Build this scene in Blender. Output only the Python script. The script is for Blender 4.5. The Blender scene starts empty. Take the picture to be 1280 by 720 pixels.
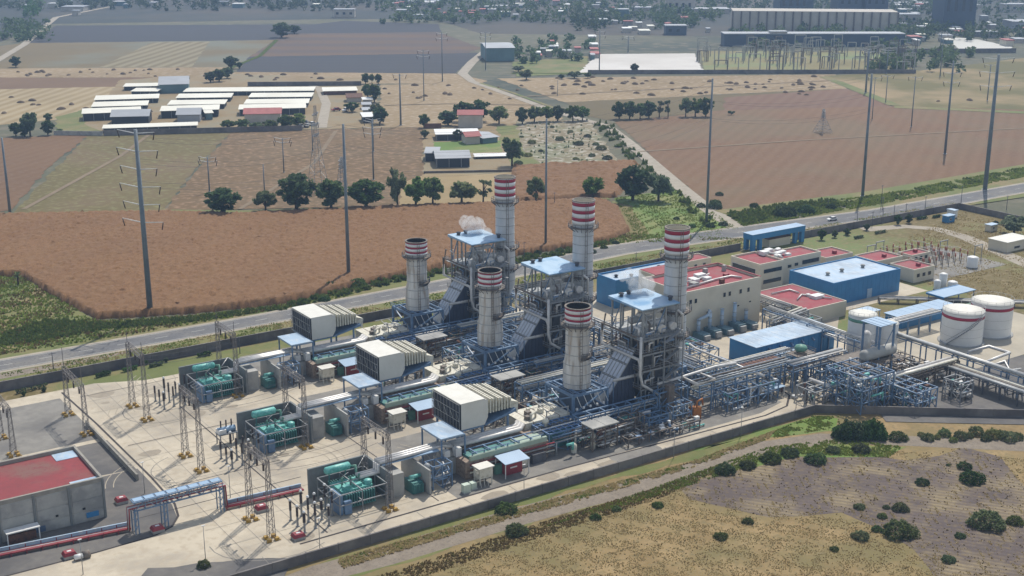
import bpy, math, random
import numpy as np
from mathutils import Vector, noise as mnoise
R = math.radians
random.seed(7)
scene = bpy.context.scene
C = scene.collection
# ------------------------------------------------------------------ camera, world, sun
CAMH = 120.0; FOC = 1616.0
PITCH = math.atan(470.0 / FOC); AZ = R(56.0)          # heading, measured from +Y towards... see FWD
FH = Vector((math.cos(AZ), math.sin(AZ), 0)); RT = Vector((math.sin(AZ), -math.cos(AZ), 0)); UPZ = Vector((0, 0, 1))
FWD = FH * math.cos(PITCH) - UPZ * math.sin(PITCH)
UPC = FH * math.sin(PITCH) + UPZ * math.cos(PITCH)
camd = bpy.data.cameras.new('camera'); cam = bpy.data.objects.new('camera', camd); C.objects.link(cam)
camd.sensor_width = 36.0; camd.lens = FOC / 1280.0 * 36.0; camd.clip_start = 1.0; camd.clip_end = 20000
cam.location = (0, 0, CAMH)
cam.rotation_euler = FWD.to_track_quat('-Z', 'Y').to_euler()
scene.camera = cam
SUN_EL = R(56); SUN_DIR = Vector((0.797 * math.cos(SUN_EL), 0.604 * math.cos(SUN_EL), math.sin(SUN_EL)))
world = bpy.data.worlds.new('World'); scene.world = world; world.use_nodes = True
nt = world.node_tree; bg = nt.nodes['Background']
sky = nt.nodes.new('ShaderNodeTexSky'); sky.sky_type = 'NISHITA'; sky.sun_disc = False
sky.sun_elevation = SUN_EL; sky.sun_rotation = math.atan2(SUN_DIR.x, SUN_DIR.y)
sky.air_density = 1.6; sky.dust_density = 2.5; sky.ozone_density = 0.4; sky.altitude = 2200
bw = nt.nodes.new('ShaderNodeRGBToBW'); mxw = nt.nodes.new('ShaderNodeMix'); mxw.data_type = 'RGBA'; mxw.inputs[0].default_value = .55; nt.links.new(sky.outputs[0], bw.inputs[0]); nt.links.new(sky.outputs[0], mxw.inputs[6]); nt.links.new(bw.outputs[0], mxw.inputs[7]); nt.links.new(mxw.outputs[2], bg.inputs[0]); bg.inputs[1].default_value = 0.15
sl = bpy.data.lights.new('sun', 'SUN'); sl.energy = 3.3; sl.angle = R(0.5); sl.color = (1.0, 0.94, 0.84)
so = bpy.data.objects.new('sun', sl); C.objects.link(so); so.rotation_euler = SUN_DIR.to_track_quat('Z', 'Y').to_euler()
scene.view_settings.view_transform = 'Standard'; scene.view_settings.look = 'None'
scene.view_settings.exposure = 0.42; scene.view_settings.gamma = 1.0
scene.cycles.volume_bounces = 1; scene.cycles.max_bounces = 5; scene.cycles.diffuse_bounces = 3

def at(px, py, z=0.0):
    """survey point: where the sight line through a pixel of the photograph meets the level z"""
    d = FWD * FOC + RT * (px - 640) - UPC * (py - 360)
    t = (z - CAMH) / d.z
    return Vector((d.x * t, d.y * t, z))
def proj(p):
    v = Vector(p) - Vector((0, 0, CAMH)); w = v.dot(FWD)
    return 640 + FOC * v.dot(RT) / w, 360 - FOC * v.dot(UPC) / w, FOC / w
def height(px, py, top):
    b = at(px, py); lo, hi = 0, 150
    for _ in range(30):
        m = (lo + hi) / 2
        if proj((b.x, b.y, m))[1] > top: lo = m
        else: hi = m
    return lo

# ------------------------------------------------------------------ materials
def lin(c):
    c = c / 255.0
    return c / 12.92 if c <= 0.04045 else ((c + 0.055) / 1.055) ** 2.4
GAIN = 0.76
def col(r, g, b, k=1.0):
    return (min(.85, lin(r) * GAIN * k), min(.85, lin(g) * GAIN * k), min(.85, lin(b) * GAIN * k), 1)
MATS = {}
def mat(name, c1, c2=None, scale=1.0, rough=0.8, metal=0.0, bump=0.0, detail=4.0, contrast=0.5, stretch=(1, 1, 1),
        c3=None, scale3=0.05, stripe=None, fine=None, distort=0.0):
    """noise-mottled procedural surface; stripe=(angle, period, amount, colour) adds crop rows / joints"""
    if name in MATS: return MATS[name]
    m = bpy.data.materials.new(name); m.use_nodes = True; n = m.node_tree.nodes; l = m.node_tree.links
    b = n['Principled BSDF']; b.inputs['Roughness'].default_value = rough; b.inputs['Metallic'].default_value = metal
    geo = n.new('ShaderNodeNewGeometry')
    mp = n.new('ShaderNodeMapping'); mp.inputs['Scale'].default_value = stretch
    l.new(geo.outputs['Position'], mp.inputs['Vector'])
    if c2 is None: c2 = tuple(x * 0.82 for x in c1[:3]) + (1,)
    nz = n.new('ShaderNodeTexNoise'); nz.inputs['Scale'].default_value = scale; nz.inputs['Detail'].default_value = detail
    nz.inputs['Roughness'].default_value = 0.65; nz.inputs['Distortion'].default_value = distort
    l.new(mp.outputs[0], nz.inputs['Vector'])
    rp = n.new('ShaderNodeValToRGB');     rp.color_ramp.elements[0].position = max(0, .5 - .22 / max(contrast * 2, .2)); rp.color_ramp.elements[1].position = min(1, .5 + .22 / max(contrast * 2, .2))
    rp.color_ramp.elements[0].color = c2; rp.color_ramp.elements[1].color = c1
    l.new(nz.outputs['Fac'], rp.inputs['Fac']); out = rp.outputs[0]
    def mix(fac, a, bcol):
        mx = n.new('ShaderNodeMix'); mx.data_type = 'RGBA'
        if isinstance(fac, float): mx.inputs[0].default_value = fac
        else: l.new(fac, mx.inputs[0])
        l.new(a, mx.inputs[6])
        if isinstance(bcol, tuple): mx.inputs[7].default_value = bcol
        else: l.new(bcol, mx.inputs[7])
        return mx.outputs[2]
    def ramp(src, a, bb):
        r_ = n.new('ShaderNodeMapRange'); r_.inputs[1].default_value = a; r_.inputs[2].default_value = bb
        l.new(src, r_.inputs[0]); return r_.outputs[0]
    if c3 is not None:
        n3 = n.new('ShaderNodeTexNoise'); n3.inputs['Scale'].default_value = scale3; n3.inputs['Detail'].default_value = 5
        n3.inputs['Roughness'].default_value = .6; l.new(geo.outputs['Position'], n3.inputs['Vector'])
        out = mix(ramp(n3.outputs['Fac'], .46, .62), out, c3)
    if fine is not None:
        nf = n.new('ShaderNodeTexNoise'); nf.inputs['Scale'].default_value = fine[0]; nf.inputs['Detail'].default_value = 3
        l.new(mp.outputs[0], nf.inputs['Vector']); out = mix(ramp(nf.outputs['Fac'], .5, .75), out, fine[1])
    if stripe is not None:
        ang, per, amt, sc = stripe
        m2 = n.new('ShaderNodeMapping'); m2.inputs['Rotation'].default_value = (0, 0, ang); l.new(geo.outputs['Position'], m2.inputs['Vector'])
        wv = n.new('ShaderNodeTexWave'); wv.inputs['Scale'].default_value = 6.2832 / per / 20.0; wv.inputs['Distortion'].default_value = 1.2
        wv.inputs['Detail'].default_value = 2; wv.inputs['Detail Scale'].default_value = .4
        l.new(m2.outputs[0], wv.inputs['Vector'])
        mm = n.new('ShaderNodeMath'); mm.operation = 'MULTIPLY'; mm.inputs[1].default_value = amt; l.new(wv.outputs['Fac'], mm.inputs[0])
        out = mix(mm.outputs[0], out, sc)
    l.new(out, b.inputs['Base Color'])
    if bump > 0:
        bp = n.new('ShaderNodeBump'); bp.inputs['Strength'].default_value = min(1, bump); bp.inputs['Distance'].default_value = bump
        l.new(nz.outputs['Fac'], bp.inputs['Height']); l.new(bp.outputs[0], b.inputs['Normal'])
    MATS[name] = m
    return m
def vmat(name, color, dens, aniso=0.0):
    m = bpy.data.materials.new(name); m.use_nodes = True; n = m.node_tree.nodes; l = m.node_tree.links
    for x in list(n):
        if x.type == 'BSDF_PRINCIPLED': n.remove(x)
    v = n.new('ShaderNodeVolumePrincipled'); v.inputs['Color'].default_value = color; v.inputs['Density'].default_value = dens
    v.inputs['Anisotropy'].default_value = aniso
    o = [x for x in n if x.type == 'OUTPUT_MATERIAL'][0]; l.new(v.outputs[0], o.inputs['Volume'])
    MATS[name] = m; return m

M = {}
M['concrete'] = mat('pale_concrete', col(205, 195, 175), col(182, 172, 154), .12, .9, bump=0, c3=col(170, 162, 148), scale3=.035, fine=(2.5, col(188, 178, 160)))
M['concrete2'] = mat('grey_concrete', col(150, 146, 138), col(128, 124, 118), .3, .9, c3=col(115, 112, 108), scale3=.09)
M['asphalt'] = mat('asphalt', col(122, 118, 112), col(104, 100, 98), .5, .92, c3=col(92, 90, 90), scale3=.06)
M['road'] = mat('road_asphalt', col(116, 115, 116), col(98, 98, 100), .25, .9, fine=(1.5, col(92, 92, 94)), c3=col(128, 124, 118), scale3=.05)
M['dirt'] = mat('dirt_track', col(150, 138, 122), col(128, 116, 102), .35, .95, bump=.05, fine=(2., col(112, 103, 92)))
M['dirtroad'] = mat('pale_dirt_road', col(178, 168, 152), col(156, 146, 130), .2, .95)
M['steelgrey'] = mat('galvanised_steel', col(168, 170, 172), col(128, 132, 136), .8, .5, .2)
M['lattice'] = mat('weathered_lattice_steel', col(140, 134, 130), col(104, 98, 98), .9, .6, .1)
M['polegrey'] = mat('pole_steel', col(132, 142, 150), col(108, 120, 130), .3, .6, .3)
M['blue'] = mat('blue_cladding', col(52, 136, 192), col(44, 120, 174), .3, .55)
M['bluesteel'] = mat('blue_painted_steel', col(120, 150, 182), col(84, 114, 148), .7, .5)
M['bluedark'] = mat('dark_blue_cladding', col(72, 80, 102), col(56, 64, 84), .5, .5)
M['roofblue'] = mat('pale_blue_sheet_roof', col(160, 188, 214), col(144, 172, 200), .25, .5, stretch=(1, .15, 1))
M['roofsky'] = mat('light_roof', col(178, 202, 224), col(158, 184, 208), .15, .5, c3=col(150, 168, 186), scale3=.12, fine=(.8, col(196, 206, 214)), stretch=(1, .4, 1))
M['white'] = mat('white_paint', col(240, 240, 238), col(226, 226, 224), .3, .5)
M['cream'] = mat('cream_paint', col(230, 226, 210), col(208, 204, 188), .6, .6, fine=(1.6, col(182, 174, 154)))
M['filter'] = mat('filter_house_paint', col(232, 228, 220), col(220, 216, 206), .4, .6)
M['roofwhite'] = mat('filter_roof_white', col(235, 232, 222), col(215, 212, 202), .4, .6)
M['red'] = mat('red_band', col(176, 34, 66), col(156, 28, 54), .6, .6)
M['redroof'] = mat('red_roof_coating', col(170, 70, 80), col(146, 58, 68), .3, .85, fine=(1.2, col(156, 88, 90)), c3=col(150, 92, 92), scale3=.16)
M['redgis'] = mat('red_roof_membrane', col(150, 60, 64), col(136, 54, 58), .1, .85, c3=col(128, 86, 78), scale3=.09, fine=(.9, col(128, 56, 60)))
M['redpaint'] = mat('red_paint', col(160, 50, 60), col(130, 40, 50), .8, .6)
M['beige'] = mat('beige_render', col(218, 210, 190), col(204, 196, 178), .2, .85)
M['beige2'] = mat('pale_render', col(226, 218, 198), col(210, 202, 184), .2, .85)
M['greywall'] = mat('grey_panel', col(186, 184, 178), col(166, 166, 162), .3, .8, c3=col(150, 150, 148), scale3=.2)
M['wall'] = mat('dark_block_wall', col(136, 130, 126), col(112, 108, 106), .5, .9, c3=col(98, 94, 94), scale3=.1)
M['walltop'] = mat('wall_coping', col(165, 160, 150), col(140, 136, 128), .5, .9)
M['stack'] = mat('stack_cladding', col(232, 230, 226), col(186, 182, 176), .35, .45, .1, stretch=(1.6, 1.6, .22), contrast=.6, fine=(.55, col(158, 138, 116)))
M['stack2'] = mat('stack_cladding_clean', col(222, 224, 226), col(190, 194, 198), .35, .45, .1, stretch=(1.5, 1.5, .3))
M['dark'] = mat('dark_opening', col(38, 36, 36), col(28, 26, 26), 1, .9)
M['glass'] = mat('dark_window_glass', col(46, 54, 62), col(36, 42, 48), 1, .25)
M['rust'] = mat('rusty_steel', col(128, 84, 62), col(92, 62, 50), .9, .85, fine=(2, col(70, 56, 50)))
M['rustgrey'] = mat('grimy_steel', col(134, 126, 116), col(94, 86, 80), .8, .7, fine=(2, col(110, 78, 58)))
M['grime'] = mat('grimy_dark_steel', col(98, 100, 106), col(70, 70, 76), .8, .7)
M['pipe'] = mat('insulated_pipe', col(232, 230, 226), col(196, 192, 188), .6, .4, .15)
M['pipeg'] = mat('grey_pipe', col(182, 184, 184), col(140, 144, 146), .8, .5, .15)
M['teal'] = mat('teal_paint', col(120, 204, 194), col(78, 160, 152), .9, .45, fine=(2, col(160, 224, 214)))
M['tealdark'] = mat('dark_teal_paint', col(80, 146, 142), col(54, 112, 110), .9, .6)
M['firewall'] = mat('firewall_concrete', col(136, 140, 140), col(112, 116, 116), .4, .9)
M['yellow'] = mat('yellow_paint', col(196, 158, 66), col(160, 124, 50), 1, .7)
M['orange'] = mat('orange_paint', col(190, 118, 44), col(150, 88, 34), 1, .7)
M['brownins'] = mat('brown_porcelain', col(60, 42, 40), col(44, 30, 30), 1, .3)
M['greenp'] = mat('green_paint', col(40, 110, 70), col(30, 84, 54), 1, .5)
M['palegreen'] = mat('pale_green_tank', col(110, 165, 145), col(80, 130, 112), 1, .5)
M['trunk'] = mat('bark', col(82, 68, 56), col(58, 48, 40), 2, .9)
def foliage(m, up=1.0, trans=.35, var=False):
    """thin leaves: part of the light passes through, and shading follows the soft outline of the clump"""
    n = m.node_tree.nodes; l = m.node_tree.links; b = n['Principled BSDF']; src = b.inputs['Base Color'].links[0].from_socket
    geo = n.new('ShaderNodeNewGeometry'); a = n.new('ShaderNodeVectorMath'); a.operation = 'ADD'; a.inputs[1].default_value = (0, 0, up); l.new(geo.outputs['Normal'], a.inputs[0])
    nn = n.new('ShaderNodeVectorMath'); nn.operation = 'NORMALIZE'; l.new(a.outputs[0], nn.inputs[0]); l.new(nn.outputs[0], b.inputs['Normal'])
    if var:
        oi = n.new('ShaderNodeObjectInfo'); hs = n.new('ShaderNodeHueSaturation'); l.new(src, hs.inputs['Color'])
        for soc, lo, hi in (('Hue', .475, .515), ('Saturation', .7, 1.1), ('Value', .78, 1.4)):
            mr = n.new('ShaderNodeMapRange'); mr.inputs[3].default_value = lo; mr.inputs[4].default_value = hi; fr = n.new('ShaderNodeMath'); fr.operation = 'FRACT'; mu = n.new('ShaderNodeMath'); mu.operation = 'MULTIPLY'; mu.inputs[1].default_value = {'Hue': 1.0, 'Saturation': 7.3, 'Value': 13.7}[soc]
            l.new(oi.outputs['Random'], mu.inputs[0]); l.new(mu.outputs[0], fr.inputs[0]); l.new(fr.outputs[0], mr.inputs[0]); l.new(mr.outputs[0], hs.inputs[soc])
        src = hs.outputs[0]; l.new(src, b.inputs['Base Color'])
    t = n.new('ShaderNodeBsdfTranslucent'); l.new(src, t.inputs['Color']); mx = n.new('ShaderNodeMixShader'); mx.inputs[0].default_value = trans
    l.new(b.outputs[0], mx.inputs[1]); l.new(t.outputs[0], mx.inputs[2]); o = [x for x in n if x.type == 'OUTPUT_MATERIAL'][0]; l.new(mx.outputs[0], o.inputs['Surface']); b.inputs['Specular IOR Level'].default_value = .15
    return m
def leafmat(name, a, b, c): return foliage(mat(name, a, b, .55, .85, fine=(1.8, c), contrast=.7), .7, .35, True)
M['leaf'] = leafmat('leaf_green', col(112, 136, 68), col(72, 96, 48), col(148, 168, 94))
M['leafdark'] = leafmat('leaf_dark_green', col(80, 106, 58), col(50, 72, 42), col(110, 134, 74))
M['leafyel'] = leafmat('leaf_yellow_green', col(140, 158, 82), col(98, 118, 56), col(176, 186, 110))
M['leafgrey'] = leafmat('leaf_grey_green', col(112, 128, 86), col(78, 96, 62), col(144, 156, 112))
M['leaflight'] = leafmat('leaf_pale_scrub', col(132, 142, 84), col(92, 104, 60), col(160, 166, 110))
M['leafbush'] = leafmat('bush_leaf', col(94, 106, 60), col(62, 76, 44), col(124, 134, 80))
M['drygrass'] = foliage(mat('dry_grass', col(232, 212, 160), col(206, 184, 132), .4, .95, fine=(1.5, col(176, 146, 100))), 1.6, .4)
M['weeds'] = foliage(mat('green_weeds', col(152, 170, 74), col(116, 138, 58), .25, .95, fine=(1.2, col(176, 168, 100))), 1.6, .4)
M['weedsdark'] = foliage(mat('dark_weeds', col(110, 130, 60), col(84, 104, 50), .3, .95, fine=(1.2, col(124, 116, 70))), 1.6, .4)
M['brownweeds'] = foliage(mat('brown_weeds', col(150, 124, 82), col(118, 100, 64), .3, .95, fine=(1.2, col(124, 126, 68))), 1.6, .4)
M['corn'] = mat('dry_corn', col(146, 106, 64), col(118, 84, 50), 1.5, .95, fine=(2.6, col(90, 62, 40)), c3=col(128, 92, 56), scale3=.02, stripe=(R(40), 14, .16, col(128, 98, 60)))
M['corn2'] = mat('dry_corn_far', col(170, 124, 100), col(142, 102, 82), .5, .95, c3=col(150, 120, 88), scale3=.025)
M['hay'] = mat('hay', col(120, 100, 78), col(90, 76, 60), 1, .95)

# ------------------------------------------------------------------ mesh builder
class MB:
    def __init__(s): s.v = []; s.f = []; s.sm = []
    def quad(s, a, b, c, d):
        i = len(s.v); s.v += [tuple(a), tuple(b), tuple(c), tuple(d)]; s.f.append((i, i + 1, i + 2, i + 3)); s.sm.append(False); return s
    def box(s, x0, x1, y0, y1, z0, z1):
        i = len(s.v); s.v += [(x, y, z) for z in (z0, z1) for x, y in ((x0, y0), (x1, y0), (x1, y1), (x0, y1))]
        s.f += [(i + 3, i + 2, i + 1, i), (i + 4, i + 5, i + 6, i + 7)] + [(i + k, i + (k + 1) % 4, i + 4 + (k + 1) % 4, i + 4 + k) for k in range(4)]
        s.sm += [False] * 6; return s
    def bar(s, p, q, w=.2, h=None):
        h = h or w; p = Vector(p); q = Vector(q); d = (q - p)
        if d.length < 1e-4: return s
        d.normalize(); a = d.cross(UPZ)
        if a.length < .05: a = Vector((1, 0, 0))
        a.normalize(); b = a.cross(d).normalized(); a *= w / 2; b *= h / 2
        i = len(s.v)
        for e in (p, q): s.v += [tuple(e - a - b), tuple(e + a - b), tuple(e + a + b), tuple(e - a + b)]
        s.f += [(i, i + 1, i + 2, i + 3), (i + 7, i + 6, i + 5, i + 4)] + [(i + k, i + 4 + k, i + 4 + (k + 1) % 4, i + (k + 1) % 4) for k in range(4)]
        s.sm += [False] * 6; return s
    def tube(s, pts, r, n=8, cap=True):
        pts = [Vector(p) for p in pts]
        if not isinstance(r, (list, tuple)): r = [r] * len(pts)
        rings = []; a = None
        for k, p in enumerate(pts):
            d0 = (p - pts[k - 1]).normalized() if k else None; d1 = (pts[k + 1] - p).normalized() if k < len(pts) - 1 else None
            d = ((d0 or d1) + (d1 or d0)).normalized(); sc = 1.0
            if d0 and d1: sc = 1 / max(.5, d.dot(d1))
            if a is None:
                a = d.cross(UPZ)
                if a.length < .05: a = Vector((1, 0, 0))
            a = (a - d * a.dot(d)).normalized(); b = d.cross(a)
            i = len(s.v); rings.append(i)
            for j in range(n):
                t = 2 * math.pi * j / n; s.v.append(tuple(p + (a * math.cos(t) + b * math.sin(t)) * r[k] * sc))
        for k in range(len(rings) - 1):
            for j in range(n):
                s.f.append((rings[k] + j, rings[k] + (j + 1) % n, rings[k + 1] + (j + 1) % n, rings[k + 1] + j)); s.sm.append(True)
        if cap:
            s.f += [tuple(rings[0] + j for j in reversed(range(n))), tuple(rings[-1] + j for j in range(n))]; s.sm += [False, False]
        return s
    def lathe(s, cx, cy, prof, n=28, a0=0.0, a1=2 * math.pi):
        full = abs(a1 - a0 - 2 * math.pi) < 1e-5; m = n if full else n + 1; rings = []
        for (r, z) in prof:
            rings.append(len(s.v))
            for j in range(m):
                t = a0 + (a1 - a0) * j / n; s.v.append((cx + r * math.cos(t), cy + r * math.sin(t), z))
        for k in range(len(prof) - 1):
            for j in range(n if full else n):
                jj = (j + 1) % m if full else j + 1
                s.f.append((rings[k] + j, rings[k] + jj, rings[k + 1] + jj, rings[k + 1] + j)); s.sm.append(True)
        return s
    def prism(s, pts, z0, z1):
        i = len(s.v); n = len(pts)
        s.v += [(p[0], p[1], z0) for p in pts] + [(p[0], p[1], z1) for p in pts]
        s.f += [tuple(i + k for k in reversed(range(n))), tuple(i + n + k for k in range(n))] + [(i + k, i + (k + 1) % n, i + n + (k + 1) % n, i + n + k) for k in range(n)]
        s.sm += [False] * (n + 2); return s
    def hexa(s, b, t):
        i = len(s.v); s.v += [tuple(p) for p in b] + [tuple(p) for p in t]
        s.f += [(i + 3, i + 2, i + 1, i), (i + 4, i + 5, i + 6, i + 7)] + [(i + k, i + (k + 1) % 4, i + 4 + (k + 1) % 4, i + 4 + k) for k in range(4)]
        s.sm += [False] * 6; return s
    def mesh(s, name, m, off=(0, 0, 0)):
        me = bpy.data.meshes.new(name)
        ox, oy, oz = off
        me.from_pydata([(x - ox, y - oy, z - oz) for x, y, z in s.v], [], s.f)
        me.polygons.foreach_set('use_smooth', s.sm)
        if m is not None: me.materials.append(m)
        me.update(); return me
def rootloc(o):
    p = Vector((0, 0, 0))
    while o is not None: p += Vector(o.location); o = o.parent
    return p
def part(name, mb, m, parent, label=None, kind=None):
    o = bpy.data.objects.new(name, mb.mesh(name, m, rootloc(parent))); C.objects.link(o); o.parent = parent
    if label: o['label'] = label
    if kind: o['kind'] = kind
    return o
def thing(name, label, cat, loc=(0, 0, 0), group=None):
    o = bpy.data.objects.new(name, None); C.objects.link(o); o.location = loc; o.empty_display_size = .5
    o['label'] = label; o['category'] = cat
    if group: o['group'] = group
    return o
def single(name, label, cat, mb, m, loc=(0, 0, 0), group=None, kind=None):
    o = bpy.data.objects.new(name, mb.mesh(name, m, loc)); C.objects.link(o); o.location = loc
    o['label'] = label; o['category'] = cat
    if group: o['group'] = group
    if kind: o['kind'] = kind
    return o
def struct(name, mb, m, kind='structure', label=None):
    o = bpy.data.objects.new(name, mb.mesh(name, m)); C.objects.link(o); o['kind'] = kind
    if label: o['label'] = label
    return o
KIDS = {}
def copy_tree(o, off=(0, 0, 0), label=None, parent=None, loc=None, group=None, _top=True):
    c = o.copy(); C.objects.link(c)
    if _top:
        c.location = Vector(loc) if loc is not None else Vector(o.location) + Vector(off)
        if label: c['label'] = label
        if group: c['group'] = group
    else: c.parent = parent
    for ch in list(o.children): copy_tree(ch, parent=c, _top=False)
    return c
def ordn(i): return ['first', 'second', 'third', 'fourth', 'fifth', 'sixth', 'seventh', 'eighth', 'ninth', 'tenth', 'eleventh', 'twelfth',
                     'thirteenth', 'fourteenth', 'fifteenth', 'sixteenth', 'seventeenth', 'eighteenth', 'nineteenth', 'twentieth'][i]
# ------------------------------------------------------------------ setting: terrain, fields, roads
M['line'] = mat('road_paint', col(214, 212, 204), col(190, 188, 180), 1, .8)
mb = MB(); mb.quad((-2600, -2400, 0), (5200, -2400, 0), (5200, 5200, 0), (-2600, 5200, 0))
M['terrain'] = mat('terrain', col(112, 106, 82), col(80, 84, 60), .012, .95, c3=col(60, 68, 52), scale3=.006, fine=(.08, col(122, 112, 92)), detail=8)
struct('ground', mb, M['terrain'])
FZ = [0.03]
STEP = 0.006
def sheet(name, pts, m, z=None, world=False, kind='structure', label=None, rough=None):
    if z is None: z = FZ[0]; FZ[0] += STEP
    P = [Vector((p[0], p[1], 0)) if world else at(*p) for p in pts]
    if rough is None and not world: rough = 1.6
    if rough:
        Q = []
        for i, p in enumerate(P):
            q = P[(i + 1) % len(P)]; n = max(1, int((q - p).length / (rough * 2.2))); nn = Vector((-(q - p).y, (q - p).x, 0)).normalized()
            for j in range(n):
                e = p.lerp(q, j / n); w = mnoise.noise(e / (rough * 5)) * 1.3 + mnoise.noise(e / (rough * 1.5)) * .6; Q.append(e + nn * w * rough * (1 if j else .4))
        P = Q
    a = sum(P[i].x * P[(i + 1) % len(P)].y - P[(i + 1) % len(P)].x * P[i].y for i in range(len(P)))
    if a < 0: P.reverse()
    b = MB(); b.v = [(p.x, p.y, z) for p in P]; b.f = [tuple(range(len(P)))]; b.sm = [False]
    return struct(name, b, m, kind, label)
def fc(c):
    k = (.88, .84, .74) if sum(c) > 470 else (.78, .73, .57)
    return tuple(v * f for v, f in zip(c, k))
def fm(n, a, b, sc=.02, **k): return mat('field_' + n, col(*fc(a)), col(*fc(b)), sc, .95, detail=7, **k)
A1 = R(0); 
tan = fm('tan', (186, 168, 144), (166, 148, 124), .012, fine=(.25, col(176, 160, 138)))
tanst = fm('tan_mown', (188, 172, 142), (168, 152, 122), .012, stripe=(R(38), 9, .28, col(206, 194, 166)))
brown = fm('brown', (154, 120, 90), (134, 102, 76), .012, stripe=(R(50), 7, .16, col(140, 112, 82)), fine=(.4, col(118, 94, 72)))
brownR = fm('brown_right', (156, 120, 92), (136, 104, 80), .009, stripe=(R(56), 7, .16, col(146, 116, 88)), fine=(.5, col(124, 98, 76)), c3=col(112, 92, 62), scale3=.01)
olive = fm('olive', (146, 138, 88), (124, 116, 76), .012, c3=col(112, 92, 62), scale3=.012, fine=(.3, col(130, 126, 80)))
mix1 = fm('brown_olive', (146, 120, 88), (128, 108, 78), .014, c3=col(112, 92, 62), scale3=.015, fine=(.3, col(160, 128, 98)))
plough = fm('ploughed', (146, 120, 108), (120, 100, 94), .006, stripe=(R(-56), 60, .6, col(78, 70, 70)), fine=(.1, col(92, 78, 70)))
darkp = mat('field_dark_ploughed', col(58, 58, 64), col(48, 50, 56), .008, .95, detail=7, stripe=(R(-56), 22, .4, col(66, 62, 62)))
darkf = mat('field_dark_far', col(58, 62, 58), col(44, 52, 48), .005, .95, detail=7, c3=col(78, 72, 62), scale3=.004)
grey = fm('grey_olive', (156, 144, 120), (138, 128, 108), .008, c3=col(116, 116, 98), scale3=.006)
greyst = fm('grey_olive_mown', (160, 150, 126), (140, 132, 112), .008, stripe=(R(38), 11, .35, col(186, 178, 150)))
greenR = fm('green_right', (142, 138, 82), (122, 124, 72), .01, c3=col(158, 136, 98), scale3=.008)
meadow = mat('field_meadow', col(112, 138, 56), col(88, 116, 46), .05, .95, detail=7, c3=col(134, 134, 78), scale3=.04, fine=(.8, col(96, 124, 50)))
weedy = mat('field_weedy', col(122, 126, 66), col(96, 106, 52), .06, .95, detail=7, c3=col(138, 122, 82), scale3=.03, fine=(.8, col(104, 112, 58)))
rubble = fm('rubble', (178, 168, 152), (142, 134, 118), .06, c3=col(118, 118, 84), scale3=.03, fine=(.3, col(200, 196, 184)))
yard = fm('farm_yard', (190, 174, 152), (164, 148, 126), .03, c3=col(140, 130, 104), scale3=.03)
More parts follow.
